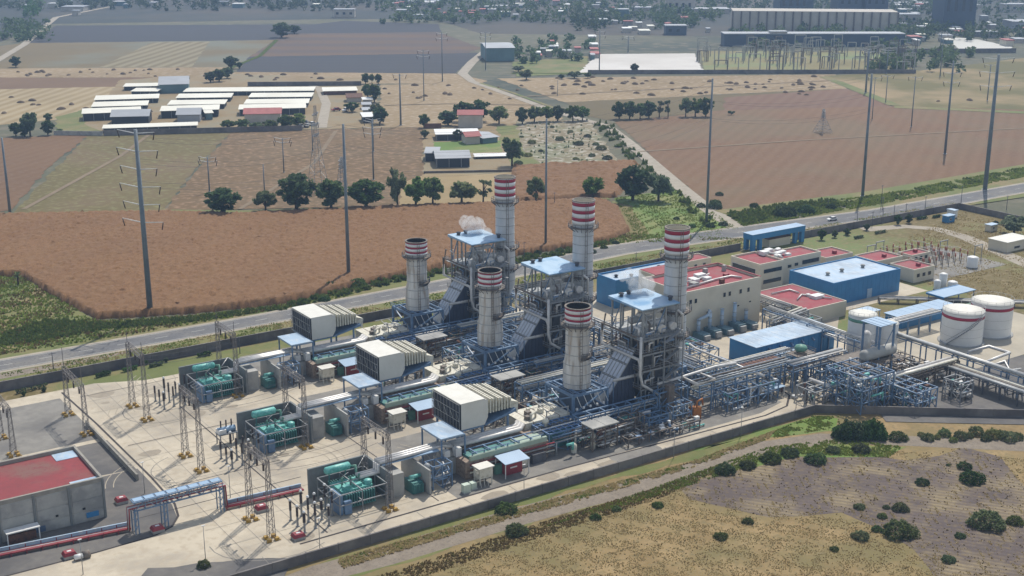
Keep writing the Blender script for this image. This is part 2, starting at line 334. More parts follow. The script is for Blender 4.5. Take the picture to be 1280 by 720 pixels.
for nm, m, pts in [
    ('dark_field', darkf, [(-20, -40), (1300, -40), (1300, 40), (860, 45), (600, 42), (545, 24), (410, 24), (60, 30), (-20, 60)]),
    ('dark_field', darkp, [(70, 32), (430, 30), (380, 50), (36, 54)]),
    ('dry_field', grey, [(28, 54), (345, 50), (300, 86), (-20, 86), (-20, 60)]),
    ('mown_field', greyst, [(190, 53), (262, 52), (240, 84), (125, 84)]),
    ('dry_field', plough, [(356, 42), (548, 40), (602, 60), (570, 72), (310, 72)]),
    ('dark_field', darkp, [(430, 26), (548, 30), (552, 40), (358, 42), (370, 33)]),
    ('dark_field', darkp, [(312, 71), (600, 66), (568, 92), (296, 90)]),
    ('tan_field', tan, [(-20, 86), (284, 84), (262, 97), (-20, 97)]),
    ('tan_field', tan, [(292, 90), (568, 92), (610, 101), (600, 105), (285, 104)]),
    ('brown_strip', fm('brownstrip', (156, 128, 112), (138, 112, 96), .01), [(-20, 97), (262, 97), (170, 110), (-20, 112)]),
    ('mown_field', tanst, [(-20, 112), (170, 108), (140, 125), (70, 150), (-20, 158)]),
    ('weedy_margin', weedy, [(70, 146), (140, 128), (135, 164), (70, 164)]),
    ('farm_yard', yard, [(105, 155), (150, 100), (280, 92), (470, 98), (475, 160), (300, 164), (130, 166)]),
    ('tan_field', tan, [(476, 106), (600, 104), (705, 148), (680, 158), (474, 160)]),
    ('tan_field', tan, [(620, 98), (1045, 93), (1058, 111), (880, 119), (745, 128), (705, 128)]),
    ('olive_strip', fm('olstrip', (140, 128, 98), (120, 112, 84), .01), [(705, 128), (1058, 111), (1085, 116), (905, 138), (770, 152), (735, 146)]),
    ('brown_field', fm('redbrown', (154, 118, 108), (138, 106, 98), .008, stripe=(R(56), 8, .2, col(140, 118, 96))), [(905, 122), (1058, 111), (1118, 134), (905, 138)]),
    ('green_field', greenR, [(1030, 95), (1140, 90), (1300, 70), (1300, 146), (1190, 136), (1118, 134)]),
    ('brown_field', brownR, [(768, 153), (905, 138), (1118, 133), (1300, 138), (1300, 208), (1100, 240), (905, 266), (878, 250), (830, 210), (790, 172)]),
    ('brown_field', brown, [(-20, 174), (112, 168), (60, 210), (15, 262), (-20, 270)]),
    ('olive_field', olive, [(112, 168), (290, 165), (245, 210), (205, 264), (15, 268)]),
    ('brown_field', mix1, [(290, 165), (530, 159), (532, 225), (500, 258), (205, 264), (250, 208)]),
    ('bare_plot', fm('bare', (196, 180, 152), (176, 160, 130), .03), [(502, 230), (532, 217), (640, 216), (632, 256), (500, 258)]),
    ('farm_plot', yard, [(528, 160), (640, 158), (640, 217), (530, 219)]),
    ('green_plot', meadow, [(540, 178), (625, 176), (628, 190), (545, 192)]),
    ('green_plot', weedy, [(620, 158), (660, 156), (690, 205), (640, 208)]),
    ('rubble_lot', rubble, [(645, 152), (735, 150), (775, 204), (680, 208), (655, 190)]),
    ('weedy_margin', weedy, [(-20, 345), (30, 348), (122, 402), (230, 396), (350, 382), (505, 347), (690, 318), (790, 292), (765, 252), (830, 244), (930, 290), (1300, 205), (1300, 236), (0, 462), (-20, 462)]),
    ('green_meadow', meadow, [(768, 248), (845, 238), (918, 286), (880, 300), (800, 300), (785, 270)]),
    ('trodden_path', fm('trod', (166, 160, 116), (146, 142, 100), .05), [(766, 254), (784, 256), (812, 292), (800, 304), (786, 300)]),
    ('substation_yard', fm('subyard', (176, 168, 130), (148, 146, 106), .01, c3=col(120, 134, 84), scale3=.01), [(876, 64), (1090, 64), (1150, 90), (880, 92)]),
    ('scrub_ground', weedy, [(640, 78), (735, 70), (735, 92), (645, 96)]),
    ('pale_earth_pad', mat('pale_earth', col(226, 222, 216), col(198, 192, 184), .01, .95), [(745, 68), (868, 67), (880, 91), (722, 91), (735, 80)]),
    ('pale_earth_pad', M['line'] if 'line' in M else tan, [(1183, 47), (1215, 48), (1266, 59), (1260, 64), (1200, 63)]),
]: sheet(nm, pts, m)
# field tracks and ditches
def strip(name, pts, w, m, world=False, z=None, kind='structure', label=None):
    P = [Vector((p[0], p[1], 0)) if world else at(*p) for p in pts]; L = []; Rr = []
    if not isinstance(w, (list, tuple)): w = [w] * len(P)
    if z is None: z = FZ[0]; FZ[0] += STEP
    b = MB()
    for i, p in enumerate(P):
        d = (P[min(i + 1, len(P) - 1)] - P[max(i - 1, 0)]).normalized(); nrm = Vector((-d.y, d.x, 0)) * w[i] / 2
        b.v += [(p.x + nrm.x, p.y + nrm.y, z), (p.x - nrm.x, p.y - nrm.y, z)]
    for i in range(len(P) - 1): b.f.append((2 * i, 2 * i + 1, 2 * i + 3, 2 * i + 2)); b.sm.append(False)
    return struct(name, b, m, kind, label)
strip('dirt_track', [(612, 60), (590, 78), (578, 92), (590, 102), (640, 120), (700, 142), (760, 158), (790, 182), (822, 210), (850, 234), (885, 262), (915, 281), (945, 292)], [8, 8, 8, 6, 6, 6, 6, 7, 7, 7, 7, 8, 16], M['dirtroad'])
strip('dirt_track', [(-10, 80), (30, 56), (55, 34), (70, 22), (140, 8)], 7, M['dirtroad'])
strip('field_ditch', [(272, 92), (325, 70), (346, 50)], 4, M['weedsdark'])
strip('dirt_track', [(402, 160), (408, 130), (400, 112), (388, 106)], 6, M['dirtroad'])
strip('field_ditch', [(600, 104), (640, 116), (700, 138)], 3, weedy)
strip('field_verge', [(1118, 134), (1190, 137), (1300, 142)], 10, weedy)
strip('field_verge', [(1030, 96), (1070, 112), (1118, 132)], 8, weedy)
strip('field_verge', [(640, 92), (880, 92), (1140, 91)], 5, M['weedsdark'])
strip('field_verge', [(905, 268), (1100, 243), (1300, 208)], 14, weedy)
strip('field_verge', [(-20, 270), (205, 265), (300, 266), (632, 256), (760, 248)], 7, weedy)
# highway with shoulders and painted lines
RD = [(-60, 356.2), (70, 356.2), (145, 355), (235, 357), (290, 361), (335, 357.5), (418, 347.5), (520, 346), (700, 330)]
RW = [9, 9, 9.2, 10.5, 12, 13, 12.5, 12, 12]
strip('road_shoulder', RD, [w + 3 for w in RW], M['dirtroad'], world=True, z=.40)
# the road bed stands on a low bank so that the verge sheets stay under it
b = MB()
for i, (x, y) in enumerate(RD):
    w = (RW[i] + 3) / 2 + .0
    b.v += [(x, y + w, .40), (x, y - w, .40), (x, y + w + 1.6, 0), (x, y - w - 1.6, 0)]
for i in range(len(RD) - 1):
    k = 4 * i; b.f += [(k, k + 2, k + 6, k + 4), (k + 1, k + 5, k + 7, k + 3)]; b.sm += [False] * 2
struct('road_bank', b, weedy)
strip('highway', RD, RW, M['road'], world=True, z=.42)
M['line'] = mat('road_paint', col(214, 212, 204), col(190, 188, 180), 1, .8)
for s in (-1, 1):
    strip('road_marking', [(x, y + s * (w / 2 - .5)) for (x, y), w in zip(RD, RW)], .18, M['line'], world=True, z=.425)
b = MB()
for i in range(len(RD) - 1):
    p = Vector((*RD[i], 0)); q = Vector((*RD[i + 1], 0)); L = (q - p).length; d = (q - p) / L; nn = Vector((-d.y, d.x, 0)) * .09; t = 0
    while t < L - 5:
        a = p + d * t; c = p + d * (t + 4); b.quad((a.x + nn.x, a.y + nn.y, .425), (a.x - nn.x, a.y - nn.y, .425), (c.x - nn.x, c.y - nn.y, .425), (c.x + nn.x, c.y + nn.y, .425)); t += 11
struct('road_marking', b, M['line'])
sheet('green_verge', [(-60, 337), (460, 337), (700, 318), (700, 322), (520, 339), (418, 340), (335, 349), (290, 353), (235, 350.5), (70, 350), (-60, 350)], weedy, z=.30, world=True)
sheet('bare_shoulder', [(60, 345), (92, 346), (120, 350), (70, 350.2), (50, 350)], M['dirt'], z=.32, world=True)
# plant ground
NEARY = 207.4
plant = [(-60, NEARY), (230.6, NEARY), (271, 176.2), (420, 60), (452, 60), (452, 334.5), (-60, 334.5)]
sheet('plant_ground', plant, fm('plantgrass', (156, 146, 102), (132, 124, 86), .04, c3=col(112, 124, 68), scale3=.02, fine=(.6, col(142, 124, 90))), z=.305, world=True)
M['slab'] = mat('concrete_slabs', col(212, 200, 178), col(190, 178, 158), .16, .9, c3=col(172, 162, 146), scale3=.05, fine=(.7, col(186, 172, 150)), detail=8)
sheet('concrete_yard', [(-60, NEARY + .1), (230.4, NEARY + .1), (262, 184), (262, 230), (300, 262), (342, 262), (342, 328), (60, 328), (-60, 326)], M['slab'], z=.32, world=True)
sheet('lawn_strip', [(76, 328), (76, 334), (350, 334), (350, 322), (130, 322), (100, 323), (88, 328)], weedy, z=.324, world=True)
# paving joints and drains of the yard
def joint(name, pts, w, m, z): return strip(name, pts, w, m, world=True, z=z)
M['drain'] = mat('drain_channel', col(70, 62, 60), col(50, 46, 46), 1, .9)
joint('drain_channel', [(94.3, 214.6), (160, 214.6), (219, 212.4), (228, 214), (234, 219), (236, 226)], .55, M['drain'], .345)
joint('drain_channel', [(79, 326), (80, 300), (80.6, 262), (80.2, 246), (78.8, 240), (76, 236), (72, 234.2), (60, 233.6), (0, 234)], .5, M['drain'], .345)
joint('drain_channel', [(101, 300), (101, 250), (101, 216)], .3, M['drain'], .345)
joint('drain_channel', [(127, 324), (127, 250), (127, 216)], .25, M['drain'], .345)
for yy in (240.5, 279, 317): joint('drain_channel', [(66 if yy < 250 else 82, yy + 3), (108, yy + 3)], .25, M['drain'], .345)
joint('drain_channel', [(82, 254.5), (108, 254.5)], .22, M['drain'], .345)
joint('painted_arc', [(96 + 9 * math.cos(t), 300 + 9 * math.sin(t)) for t in [i * .35 for i in range(7, 17)]], .2, M['concrete2'], .345)
joint('painted_arc', [(92 + 13 * math.cos(t), 222 + 11 * math.sin(t)) for t in [i * .25 for i in range(12, 22)]], .2, M['concrete2'], .345)
joint('painted_arc', [(92 + 11 * math.cos(t), 262 + 9 * math.sin(t)) for t in [i * .25 for i in range(8, 20)]], .2, M['concrete2'], .345)
random.seed(3)
for k in range(15):
    joint('slab_joint', [(40 + k * 11.5, NEARY + .3), (40 + k * 11.5, 214)], .12, M['concrete2'], .34)
for k in range(5):
    x = 84 + k * 4.5; joint('slab_joint', [(x, 216), (x, 327)], .1, M['concrete2'], .34)
for k in range(12): joint('slab_joint', [(81, 222 + k * 8.5), (127, 222 + k * 8.5)], .1, M['concrete2'], .34)
# asphalt areas: lower left round the hall, under the units, right side
sheet('asphalt_yard', [(-60, 330 - 96), (60, 233.9), (72, 234.5), (76, 236.3), (78.5, 240), (79.6, 246), (79.6, 268), (66, 268), (-60, 270)], M['asphalt'], z=.336, world=True)
sheet('asphalt_yard', [(60, 270), (79.3, 268), (79, 288), (60, 288)], M['asphalt'], z=.334, world=True)
sheet('grey_pad', [(30, 290), (78, 290), (77.4, 322), (30, 322)], M['concrete2'], z=.336, world=True)
for k, yc in enumerate((234.7, 273.1, 311.5)):
    sheet('asphalt_apron', [(131, yc - 20), (219, yc - 20.5), (229, yc - 18), (229, yc + 17), (131, yc + 16)] if k == 0 else [(128, yc - 16), (216, yc - 16), (216, yc + 15), (128, yc + 15)], M['concrete2'], z=.330, world=True)
sheet('dark_paving', [(240.5, 193), (262, 176.6), (420, 60), (450, 60), (330, 190), (300, 214), (262, 212), (248, 204)], M['asphalt'], z=.334, world=True)
sheet('tank_apron', [(285, 205), (345, 205), (345, 240), (285, 240)], mat('pale_apron', col(196, 186, 166), col(170, 162, 146), .08, .9), z=.338, world=True)
sheet('pipe_apron', [(232, 214), (285, 214), (285, 262), (232, 262)], M['slab'], z=.328, world=True)
strip('gravel_drive', [(1078, 288), (1130, 284), (1170, 287), (1205, 297), (1240, 312), (1300, 338)], [7, 6, 6, 6.5, 7, 8], M['dirtroad'], z=.35)
# ground south of the plant wall: track, verges, dry field, bare soil
sheet('front_verge', [(-60, NEARY - .4), (230.6, NEARY - .4), (271, 175.7), (420, 59), (420, -60), (-60, -60)], fm('frontgrass', (194, 174, 140), (164, 144, 110), .14, c3=col(124, 112, 70), scale3=.05, fine=(.9, col(124, 110, 74))), z=.20, world=True)
soil = mat('grey_soil', col(110, 97, 92), col(86, 75, 72), .12, .95, stripe=(R(-35.6), 1.5, .5, col(84, 72, 68)), c3=col(150, 134, 104), scale3=.08, fine=(1.0, col(130, 112, 80)), bump=.06)
sheet('bare_soil', [(940, 585), (985, 566), (1050, 570), (1130, 576), (1205, 560), (1250, 572), (1285, 620), (1285, 700), (1190, 715), (1110, 668), (1050, 640), (960, 648), (860, 625), (840, 600)], soil, z=.215, rough=3.2)
sheet('bare_soil', [(1110, 660), (1240, 640), (1290, 700), (1290, 760), (1180, 740)], soil, z=.217, rough=3)
strip('dirt_track', [(330, 745), (400, 718), (480, 697), (560, 673), (640, 649), (720, 627), (800, 608), (880, 585), (960, 560), (1030, 549), (1130, 552), (1300, 559)], [7, 7, 7.5, 7.5, 7.5, 7.5, 7.5, 7, 7, 6, 6, 7], M['dirt'], z=.225)
sheet('green_bank', [(880, 588), (960, 562), (1045, 553), (1135, 560), (1110, 572), (1000, 572), (930, 588)], meadow, z=.221)
sheet('weedy_bank', [(400, 706), (480, 685), (640, 636), (800, 594), (900, 566), (960, 548), (972, 534), (800, 584), (640, 626), (480, 676)], weedy, z=.218)
sheet('weedy_bank', [(400, 735), (480, 710), (560, 688), (640, 662), (720, 640), (800, 622), (880, 600), (905, 592), (880, 590), (800, 611), (640, 652), (480, 700), (380, 730)], weedy, z=.219)
sheet('green_bank', [(860, 566), (972, 534), (1020, 521), (1048, 524), (1050, 540), (960, 548)], meadow, z=.221)

sheet('asphalt_yard', [(150, 735), (185, 712), (250, 704), (335, 700), (380, 700), (330, 735)], M['asphalt'], z=.337)

random.seed(17)
for k in range(14):
    cx, cy, rr = random.uniform(84, 126), random.uniform(218, 322), random.uniform(6, 16); a0 = random.uniform(0, 6.28)
    for o in (0, 1.7): strip('tyre_mark', [(cx + (rr + o) * math.cos(a0 + i * .12), cy + (rr + o) * math.sin(a0 + i * .12)) for i in range(12)], .22, M['tyre'] if 'tyre' in M else M.setdefault('tyre', mat('tyre_mark', col(178, 168, 150), col(160, 150, 134), .6, .9)), world=True, z=.3385 + k * .0002)
for k in range(26):
    x, y = (random.uniform(84, 128), random.uniform(216, 320)) if k < 16 else (random.uniform(96, 225), random.uniform(208.5, 213)); r_ = random.uniform(.6, 2.4)
    sheet('oil_stain', [(x + r_ * math.cos(t * .7) * (1.4 + .3 * math.sin(t * 2)), y + r_ * math.sin(t * .7)) for t in range(9)], M.setdefault('stain', mat('stain', col(168, 156, 138), col(150, 140, 124), .5, .9)), z=.3372 + k * .0001, world=True, rough=.5)
sheet('concrete_patch', [(133, 215), (146, 215), (146, 217.5), (133, 217.5)], M['concrete2'], z=.3395, world=True); sheet('dark_patch', [(171, 207.6), (183, 207.6), (185, 214), (171, 214)], M['concrete2'], z=.3396, world=True, rough=.5)

r_ = [strip('field_track', pts, 2.2, mat('wheel_track', col(140, 122, 96), col(122, 104, 82), .1, .95)) for pts in ([(800, 190), (1000, 176), (1290, 160)], [(30, 262), (150, 196), (190, 166)], [(300, 262), (392, 205), (420, 164)], [(640, 122), (820, 112), (1040, 101)], [(480, 132), (560, 130), (690, 132)])]
# ------------------------------------------------------------------ perimeter walls
def wall_run(label, pts, h, cat='wall', name='perimeter_wall', step=6.0, th=.3, m='wall', posts=True, grp=None):
    root = thing(name, label, cat, (pts[0][0], pts[0][1], 0), grp)
    for (x0, y0), (x1, y1) in zip(pts[:-1], pts[1:]):
        p = Vector((x0, y0, 0)); q = Vector((x1, y1, 0)); L = (q - p).length; d = (q - p) / L
        n = max(1, round(L / step)); s = L / n; ang = math.atan2(d.y, d.x)
        b = MB(); b.box(.16, s - .16, -th / 2, th / 2, 0, h - .15); b.box(.16, s - .16, -th / 2 - .06, th / 2 + .06, h - .15, h)
        me = b.mesh('wall_panel', M[m]); b = MB(); b.box(-.155, .155, -th / 2 - .12, th / 2 + .12, 0, h + .06); mp = b.mesh('post', M[m])
        for k in range(n):
            for nm, mesh in (('wall_panel', me), ('post', mp)):
                o = bpy.data.objects.new(nm, mesh); C.objects.link(o); o.parent = root
                o.location = p + d * s * k - Vector(root.location); o.rotation_euler.z = ang
    return root
wall_run('long dark block wall along the dirt track at the near edge of the plant', [(-60, 207.1), (230.6, 207.1)], 2.3, step=7.0)
wall_run('dark block wall slanting away behind the steel tower and the hedge', [(230.8, 207.0), (271, 175.9), (330, 130)], 2.3, step=7.0)
wall_run('long grey block wall between the highway verge and the plant', [(-60, 336.2), (328.6, 336.2)], 2.8, step=8.0)
wall_run('grey block wall running on from the blue gate to the far corner', [(357.5, 336.2), (452, 335.2)], 2.8, step=8.0)
wall_run('grey block wall turning away from the highway at the far corner', [(452.3, 335.0), (452.3, 200)], 2.8, step=8.0)
# ------------------------------------------------------------------ lattice columns and line portals of the switchyard
def lattice(b, p, q, w0, w1, bw=.12, seg=8, ups=Vector((0, 0, 1))):
    """four chords with zigzag lacing from p to q"""
    p = Vector(p); q = Vector(q); d = (q - p).normalized()
    a = d.cross(UPZ) if abs(d.z) < .9 else Vector((1, 0, 0)); a.normalize(); c = d.cross(a).normalized()
    def cor(t, k):
        w = (w0 + (w1 - w0) * t) / 2; sx, sy = ((-1, -1), (1, -1), (1, 1), (-1, 1))[k % 4]
        return p.lerp(q, t) + a * w * sx + c * w * sy
    for k in range(4): b.bar(cor(0, k), cor(1, k), bw)
    for s in range(seg):
        for k in range(4):
            e = (k, k + 1) if (s + k) % 2 else (k + 1, k)
            b.bar(cor(s / seg, e[0]), cor((s + 1) / seg, e[1]), bw * .6)
            b.bar(cor((s + 1) / seg, k), cor((s + 1) / seg, k + 1), bw * .5)
def line_portal(x, ya, yb, label, H=17.5, peak=3.0, grp='lattice portals in the switchyard'):
    r = thing('lattice_portal', label, 'power portal', (x, (ya + yb) / 2, .32), grp)
    for y in (ya, yb):
        b = MB(); lattice(b, (x, y, .9), (x, y, H), 1.3, .6, .09, 14); b.bar((x, y, H), (x, y, H + peak), .12); c = part('leg', b, M['lattice'], r)
        b = MB()
        for sx in (-1, 1):
            for sy in (-1, 1):
                b.box(x + sx * .8 - .4, x + sx * .8 + .4, y + sy * .8 - .4, y + sy * .8 + .4, .32, .95)
                b.bar((x + sx * .8, y + sy * .8, .6), (x + sx * 1.5, y + sy * 1.3, .5), .16)
        part('foot_guard', b, M['yellow'], r, kind='stuff')
    b = MB(); lattice(b, (x, ya, H - .6), (x, yb, H - .6), 1.0, 1.0, .08, 8); part('crossbeam', b, M['lattice'], r)
    for k in range(3):
        y = ya + (yb - ya) * (.2 + .3 * k); b = MB(); pr = [(.12, H - 3.2)]
        for j in range(7): pr += [(.26, H - 3.1 + j * .26), (.12, H - 3.0 + j * .26)]
        b.lathe(x, y, pr, 8); b.bar((x, y, H - 1.2), (x, y, H - 3.2), .05); part('insulator_string', b, M['brownins'], r)
    return r
PORT = []
for x, ya, yb, lb in [(91, 294.8, 305.8, 'farthest lattice portal of the left column, beyond the insulator group by the road wall'),
                      (91, 258.6, 268.5, 'middle lattice portal of the left column, above the pale ring on the yard'),
                      (90.5, 219.6, 230.0, 'nearest lattice portal of the left column, beside the row of red hydrant boxes'),
                      (115.8, 297.8, 309.5, 'farthest lattice portal of the right column, standing behind the farthest transformer bay'),
                      (116.0, 257.6, 268.0, 'middle lattice portal of the right column, between two transformer bays'),
                      (116.4, 218.0, 229.0, 'nearest lattice portal of the right column, in front of the nearest transformer bay')]:
    PORT.append(line_portal(x, ya, yb, lb))
for x, ya, yb, lb in [(76, 293.9, 309.2, 'lattice portal at the edge of the grey pad left of the yard drain'),
                      (58.5, 291.0, 303, 'lattice portal behind the red roofed hall at the left edge')]:
    line_portal(x, ya, yb, lb, H=13 if x > 70 else 12, peak=5 if x > 70 else 1)
# sagging conductors between portals: each set is one thing
def wires(label, pairs, r=.035, sag=1.2, name='power_line', grp=None, m='grime'):
    rt = thing(name, label, 'power line', tuple(pairs[0][0]), grp)
    for p, q in pairs:
        p = Vector(p); q = Vector(q); b = MB()
        b.tube([p.lerp(q, t / 8) - UPZ * sag * 4 * (t / 8) * (1 - t / 8) for t in range(9)], r, 4, False); part('wire', b, M[m], rt)
for ya, yb, w in ((294.8, 305.8, 'farthest'), (258.6, 268.5, 'middle'), (219.6, 230, 'nearest')):
    wires('three sagging conductors between the two %s lattice portals' % w, [((91, ya + (yb - ya) * f, 14.3), (116, ya + (yb - ya) * f, 14.3)) for f in (.2, .5, .8)])
# ------------------------------------------------------------------ post insulators (surge arresters, instrument transformers)
def post_insulator(x, y, label, h=2.3, ped=2.4, cap=True, fat=.3):
    r = thing('post_insulator', label, 'insulator', (x, y, .32), 'post insulators in the switchyard')
    b = MB(); b.box(x - .16, x + .16, y - .16, y + .16, .32, .32 + ped); b.box(x - .3, x + .3, y - .3, y + .3, .325, .5); part('pedestal', b, M['steelgrey'], r)
    pr = []; z = .32 + ped; n = 9
    for j in range(n): pr += [(fat * .6, z), (fat, z + .08), (fat * .6, z + .16)]; z += h / n
    b = MB(); b.lathe(x, y, pr + [(0.01, z)], 9); part('porcelain', b, M['brownins'], r)
    if cap:
        b = MB(); b.lathe(x, y, [(.05, z - .02), (.3, z), (.34, z + .2), (.2, z + .45), (.01, z + .5)], 9); part('cap', b, M['white'], r)
    return r
groups = [('farthest', 97.0, 299.5, (204, 186, 200)), ('middle', 97.2, 256, ()), ('nearest', 97.2, 218.5, ())]
for gi, (w, gx, gy, _) in enumerate(groups):
    for i in range(3):
        for j in range(4):
            if (i, j) == (0, 3): continue
            post_insulator(gx + j * 2.7, gy + i * 3.3 + (j % 2) * .6, '%s post insulator from the left in the %s row of the %s insulator group' % (ordn(j), ['near', 'middle', 'far'][i], w),
                           h=2.6 if j % 2 else 2.1, ped=2.9 if j % 2 else 2.3, cap=(gi == 2 or (i + j) % 3 == 0), fat=.3 if (i + j) % 3 else .36)
# low steel frame with a pale breaker housing in the middle group
def breaker(x, y, label):
    r = thing('circuit_breaker', label, 'breaker', (x, y, .32)); b = MB()
    for sx in (-2, 2):
        for sy in (-1.2, 1.2): b.box(x + sx - .12, x + sx + .12, y + sy - .12, y + sy + .12, .32, 3.0)
    b.box(x - 2.3, x + 2.3, y - 1.4, y + 1.4, 3.0, 3.2); part('frame', b, M['steelgrey'], r)
    b = MB(); b.tube([(x - 2.1, y, 3.9), (x + 2.1, y, 3.9)], .7, 12); part('tank', b, M['roofblue'], r)
    b = MB(); b.box(x - 2.2, x - .4, y - 1.1, y + 1.1, 3.2, 4.2); part('cabinet', b, M['white'], r)
    for k in (-1, 0, 1):
        b = MB(); b.tube([(x + k * 1.3, y, 4.3), (x + k * 1.3, y, 6.2)], .18, 7); part('bushing', b, M['brownins'], r)
breaker(101.8, 270.4, 'pale blue circuit breaker on a low frame in the middle group')
# hydrant boxes
def redbox(x, y, label, s=1.9, hh=1.3, rz=0):
    r = thing('valve_box', label, 'valve box', (x, y, .34), 'red valve boxes on the yard')
    b = MB(); b.box(x - s / 2 * 1.25, x + s / 2 * 1.25, y - s / 2, y + s / 2, .34, .34 + hh * .55); part('base', b, M['greywall'], r)
    b = MB(); b.hexa([(x - s * .68, y - s * .55, .34 + hh * .5), (x + s * .68, y - s * .55, .34 + hh * .5), (x + s * .68, y + s * .55, .34 + hh * .5), (x - s * .68, y + s * .55, .34 + hh * .5)],
                     [(x - s * .5, y - s * .4, .34 + hh), (x + s * .5, y - s * .4, .34 + hh), (x + s * .5, y + s * .4, .34 + hh), (x - s * .5, y + s * .4, .34 + hh)]); part('hood', b, M['redpaint'], r)
    b = MB(); b.box(x - .4, x + .4, y - .25, y + .25, .34 + hh + .002, .34 + hh + .06); part('vent', b, M['white'], r)
for px, py, lb in [(152, 628, 'red hooded valve box on the asphalt beside the red roofed hall'), (87, 696, 'red hooded valve box next to a pale pump below the pipe rack'),
                   (197, 664, 'red valve box in the shade under the blue pipe bridge'), (327, 638, 'small red valve box behind the nearest left portal'),
                   (373, 673, 'red hooded valve box in front of the nearest insulators'), (95, 682, 'red valve cover tucked against the low pipe rack')]:
    p = at(px, py, .4)
    if px != 95: redbox(p.x, p.y, lb)
p = at(100, 699, .4); rt = thing('pump', 'pale round pump beside the red valve box at the lower left', 'pump', (p.x, p.y, .34))
b = MB(); b.tube([(p.x - 1, p.y, 1.0), (p.x + .6, p.y, 1.0)], .55, 10); part('motor', b, M['white'], rt)
b = MB(); b.tube([(p.x + .6, p.y, 1.0), (p.x + 1.9, p.y + .2, 1.0)], .8, 10); b.box(p.x - 1, p.x + 1.8, p.y - .5, p.y + .5, .34, .6); part('casing', b, M['rustgrey'], rt)
p = at(253, 712, .3); 
# yard poles: thin masts
for px, py, top, lb in [(181, 617, 590, 'thin lamp mast beside the yard drain'), (257, 700, 662, 'thin lamp mast near the front wall at the lower left'), (400, 690, 655, 'thin lamp mast behind the front wall below the nearest insulators'),
                        (655, 620, 590, 'thin lamp mast by the wall near the red shed'), (288, 622, 598, 'thin lamp mast right of the blue pipe bridge'), (842, 572, 548, 'thin lamp mast by the front wall opposite the middle of the pipe racks'),
                        (926, 545, 523, 'thin lamp mast by the curved drain'), (995, 510, 470, 'thin lamp mast behind the bend of the front wall'), (104, 718, 680, 'thin lamp mast at the bottom edge')]:
    q = at(px, py, .3); h = 7.5; r = thing('lamp_mast', lb, 'lamp post', (q.x, q.y, .3))
    b = MB(); b.tube([(q.x, q.y, .3), (q.x, q.y, h)], [.09, .05], 6); part('mast', b, M['steelgrey'], r)
    b = MB(); b.box(q.x - .35, q.x + .35, q.y - .12, q.y + .12, h, h + .12); part('lamp_head', b, M['white'], r)

wall_run('low pale wall beside the yard drain right of the red roofed hall', [(77.6, 262), (77.6, 300)], 1.7, name='low_wall', step=6, m='walltop')
# ------------------------------------------------------------------ generating units (three alike, 38.4 m apart)
YC = 234.7
ORD = ['nearest', 'middle', 'farthest']
UNIT = []
def U(o): UNIT.append(o); return o
def grid_frame(b, xs, ys, zs, w=.3, brace=True):
    for x in xs:
        for y in ys: b.bar((x, y, zs[0]), (x, y, zs[-1]), w)
    for z in zs[1:]:
        for y in ys: b.bar((xs[0], y, z), (xs[-1], y, z), w)
        for x in xs: b.bar((x, ys[0], z), (x, ys[-1], z), w)
    if brace:
        for i in range(len(zs) - 1):
            for k in range(len(xs) - 1):
                if (i + k) % 2: b.bar((xs[k], ys[0], zs[i]), (xs[k + 1], ys[0], zs[i + 1]), w * .6)
                else: b.bar((xs[k + 1], ys[0], zs[i]), (xs[k], ys[0], zs[i + 1]), w * .6)
            for k in range(len(ys) - 1):
                b.bar((xs[0], ys[k], zs[i]), (xs[0], ys[k + 1], zs[i + 1]), w * .6); b.bar((xs[0], ys[k + 1], zs[i]), (xs[0], ys[k], zs[i + 1]), w * .6)
def railing(b, x0, x1, y0, y1, z, h=1.1, w=.09):
    P = [(x0, y0), (x1, y0), (x1, y1), (x0, y1), (x0, y0)]
    for (a, c), (d, e) in zip(P[:-1], P[1:]):
        for hh in (h * .5, h): b.bar((a, c, z + hh), (d, e, z + hh), w)
        n = max(1, int((abs(d - a) + abs(e - c)) / 2.5))
        for k in range(n): t = k / n; b.bar((a + (d - a) * t, c + (e - c) * t, z), (a + (d - a) * t, c + (e - c) * t, z + h), w)
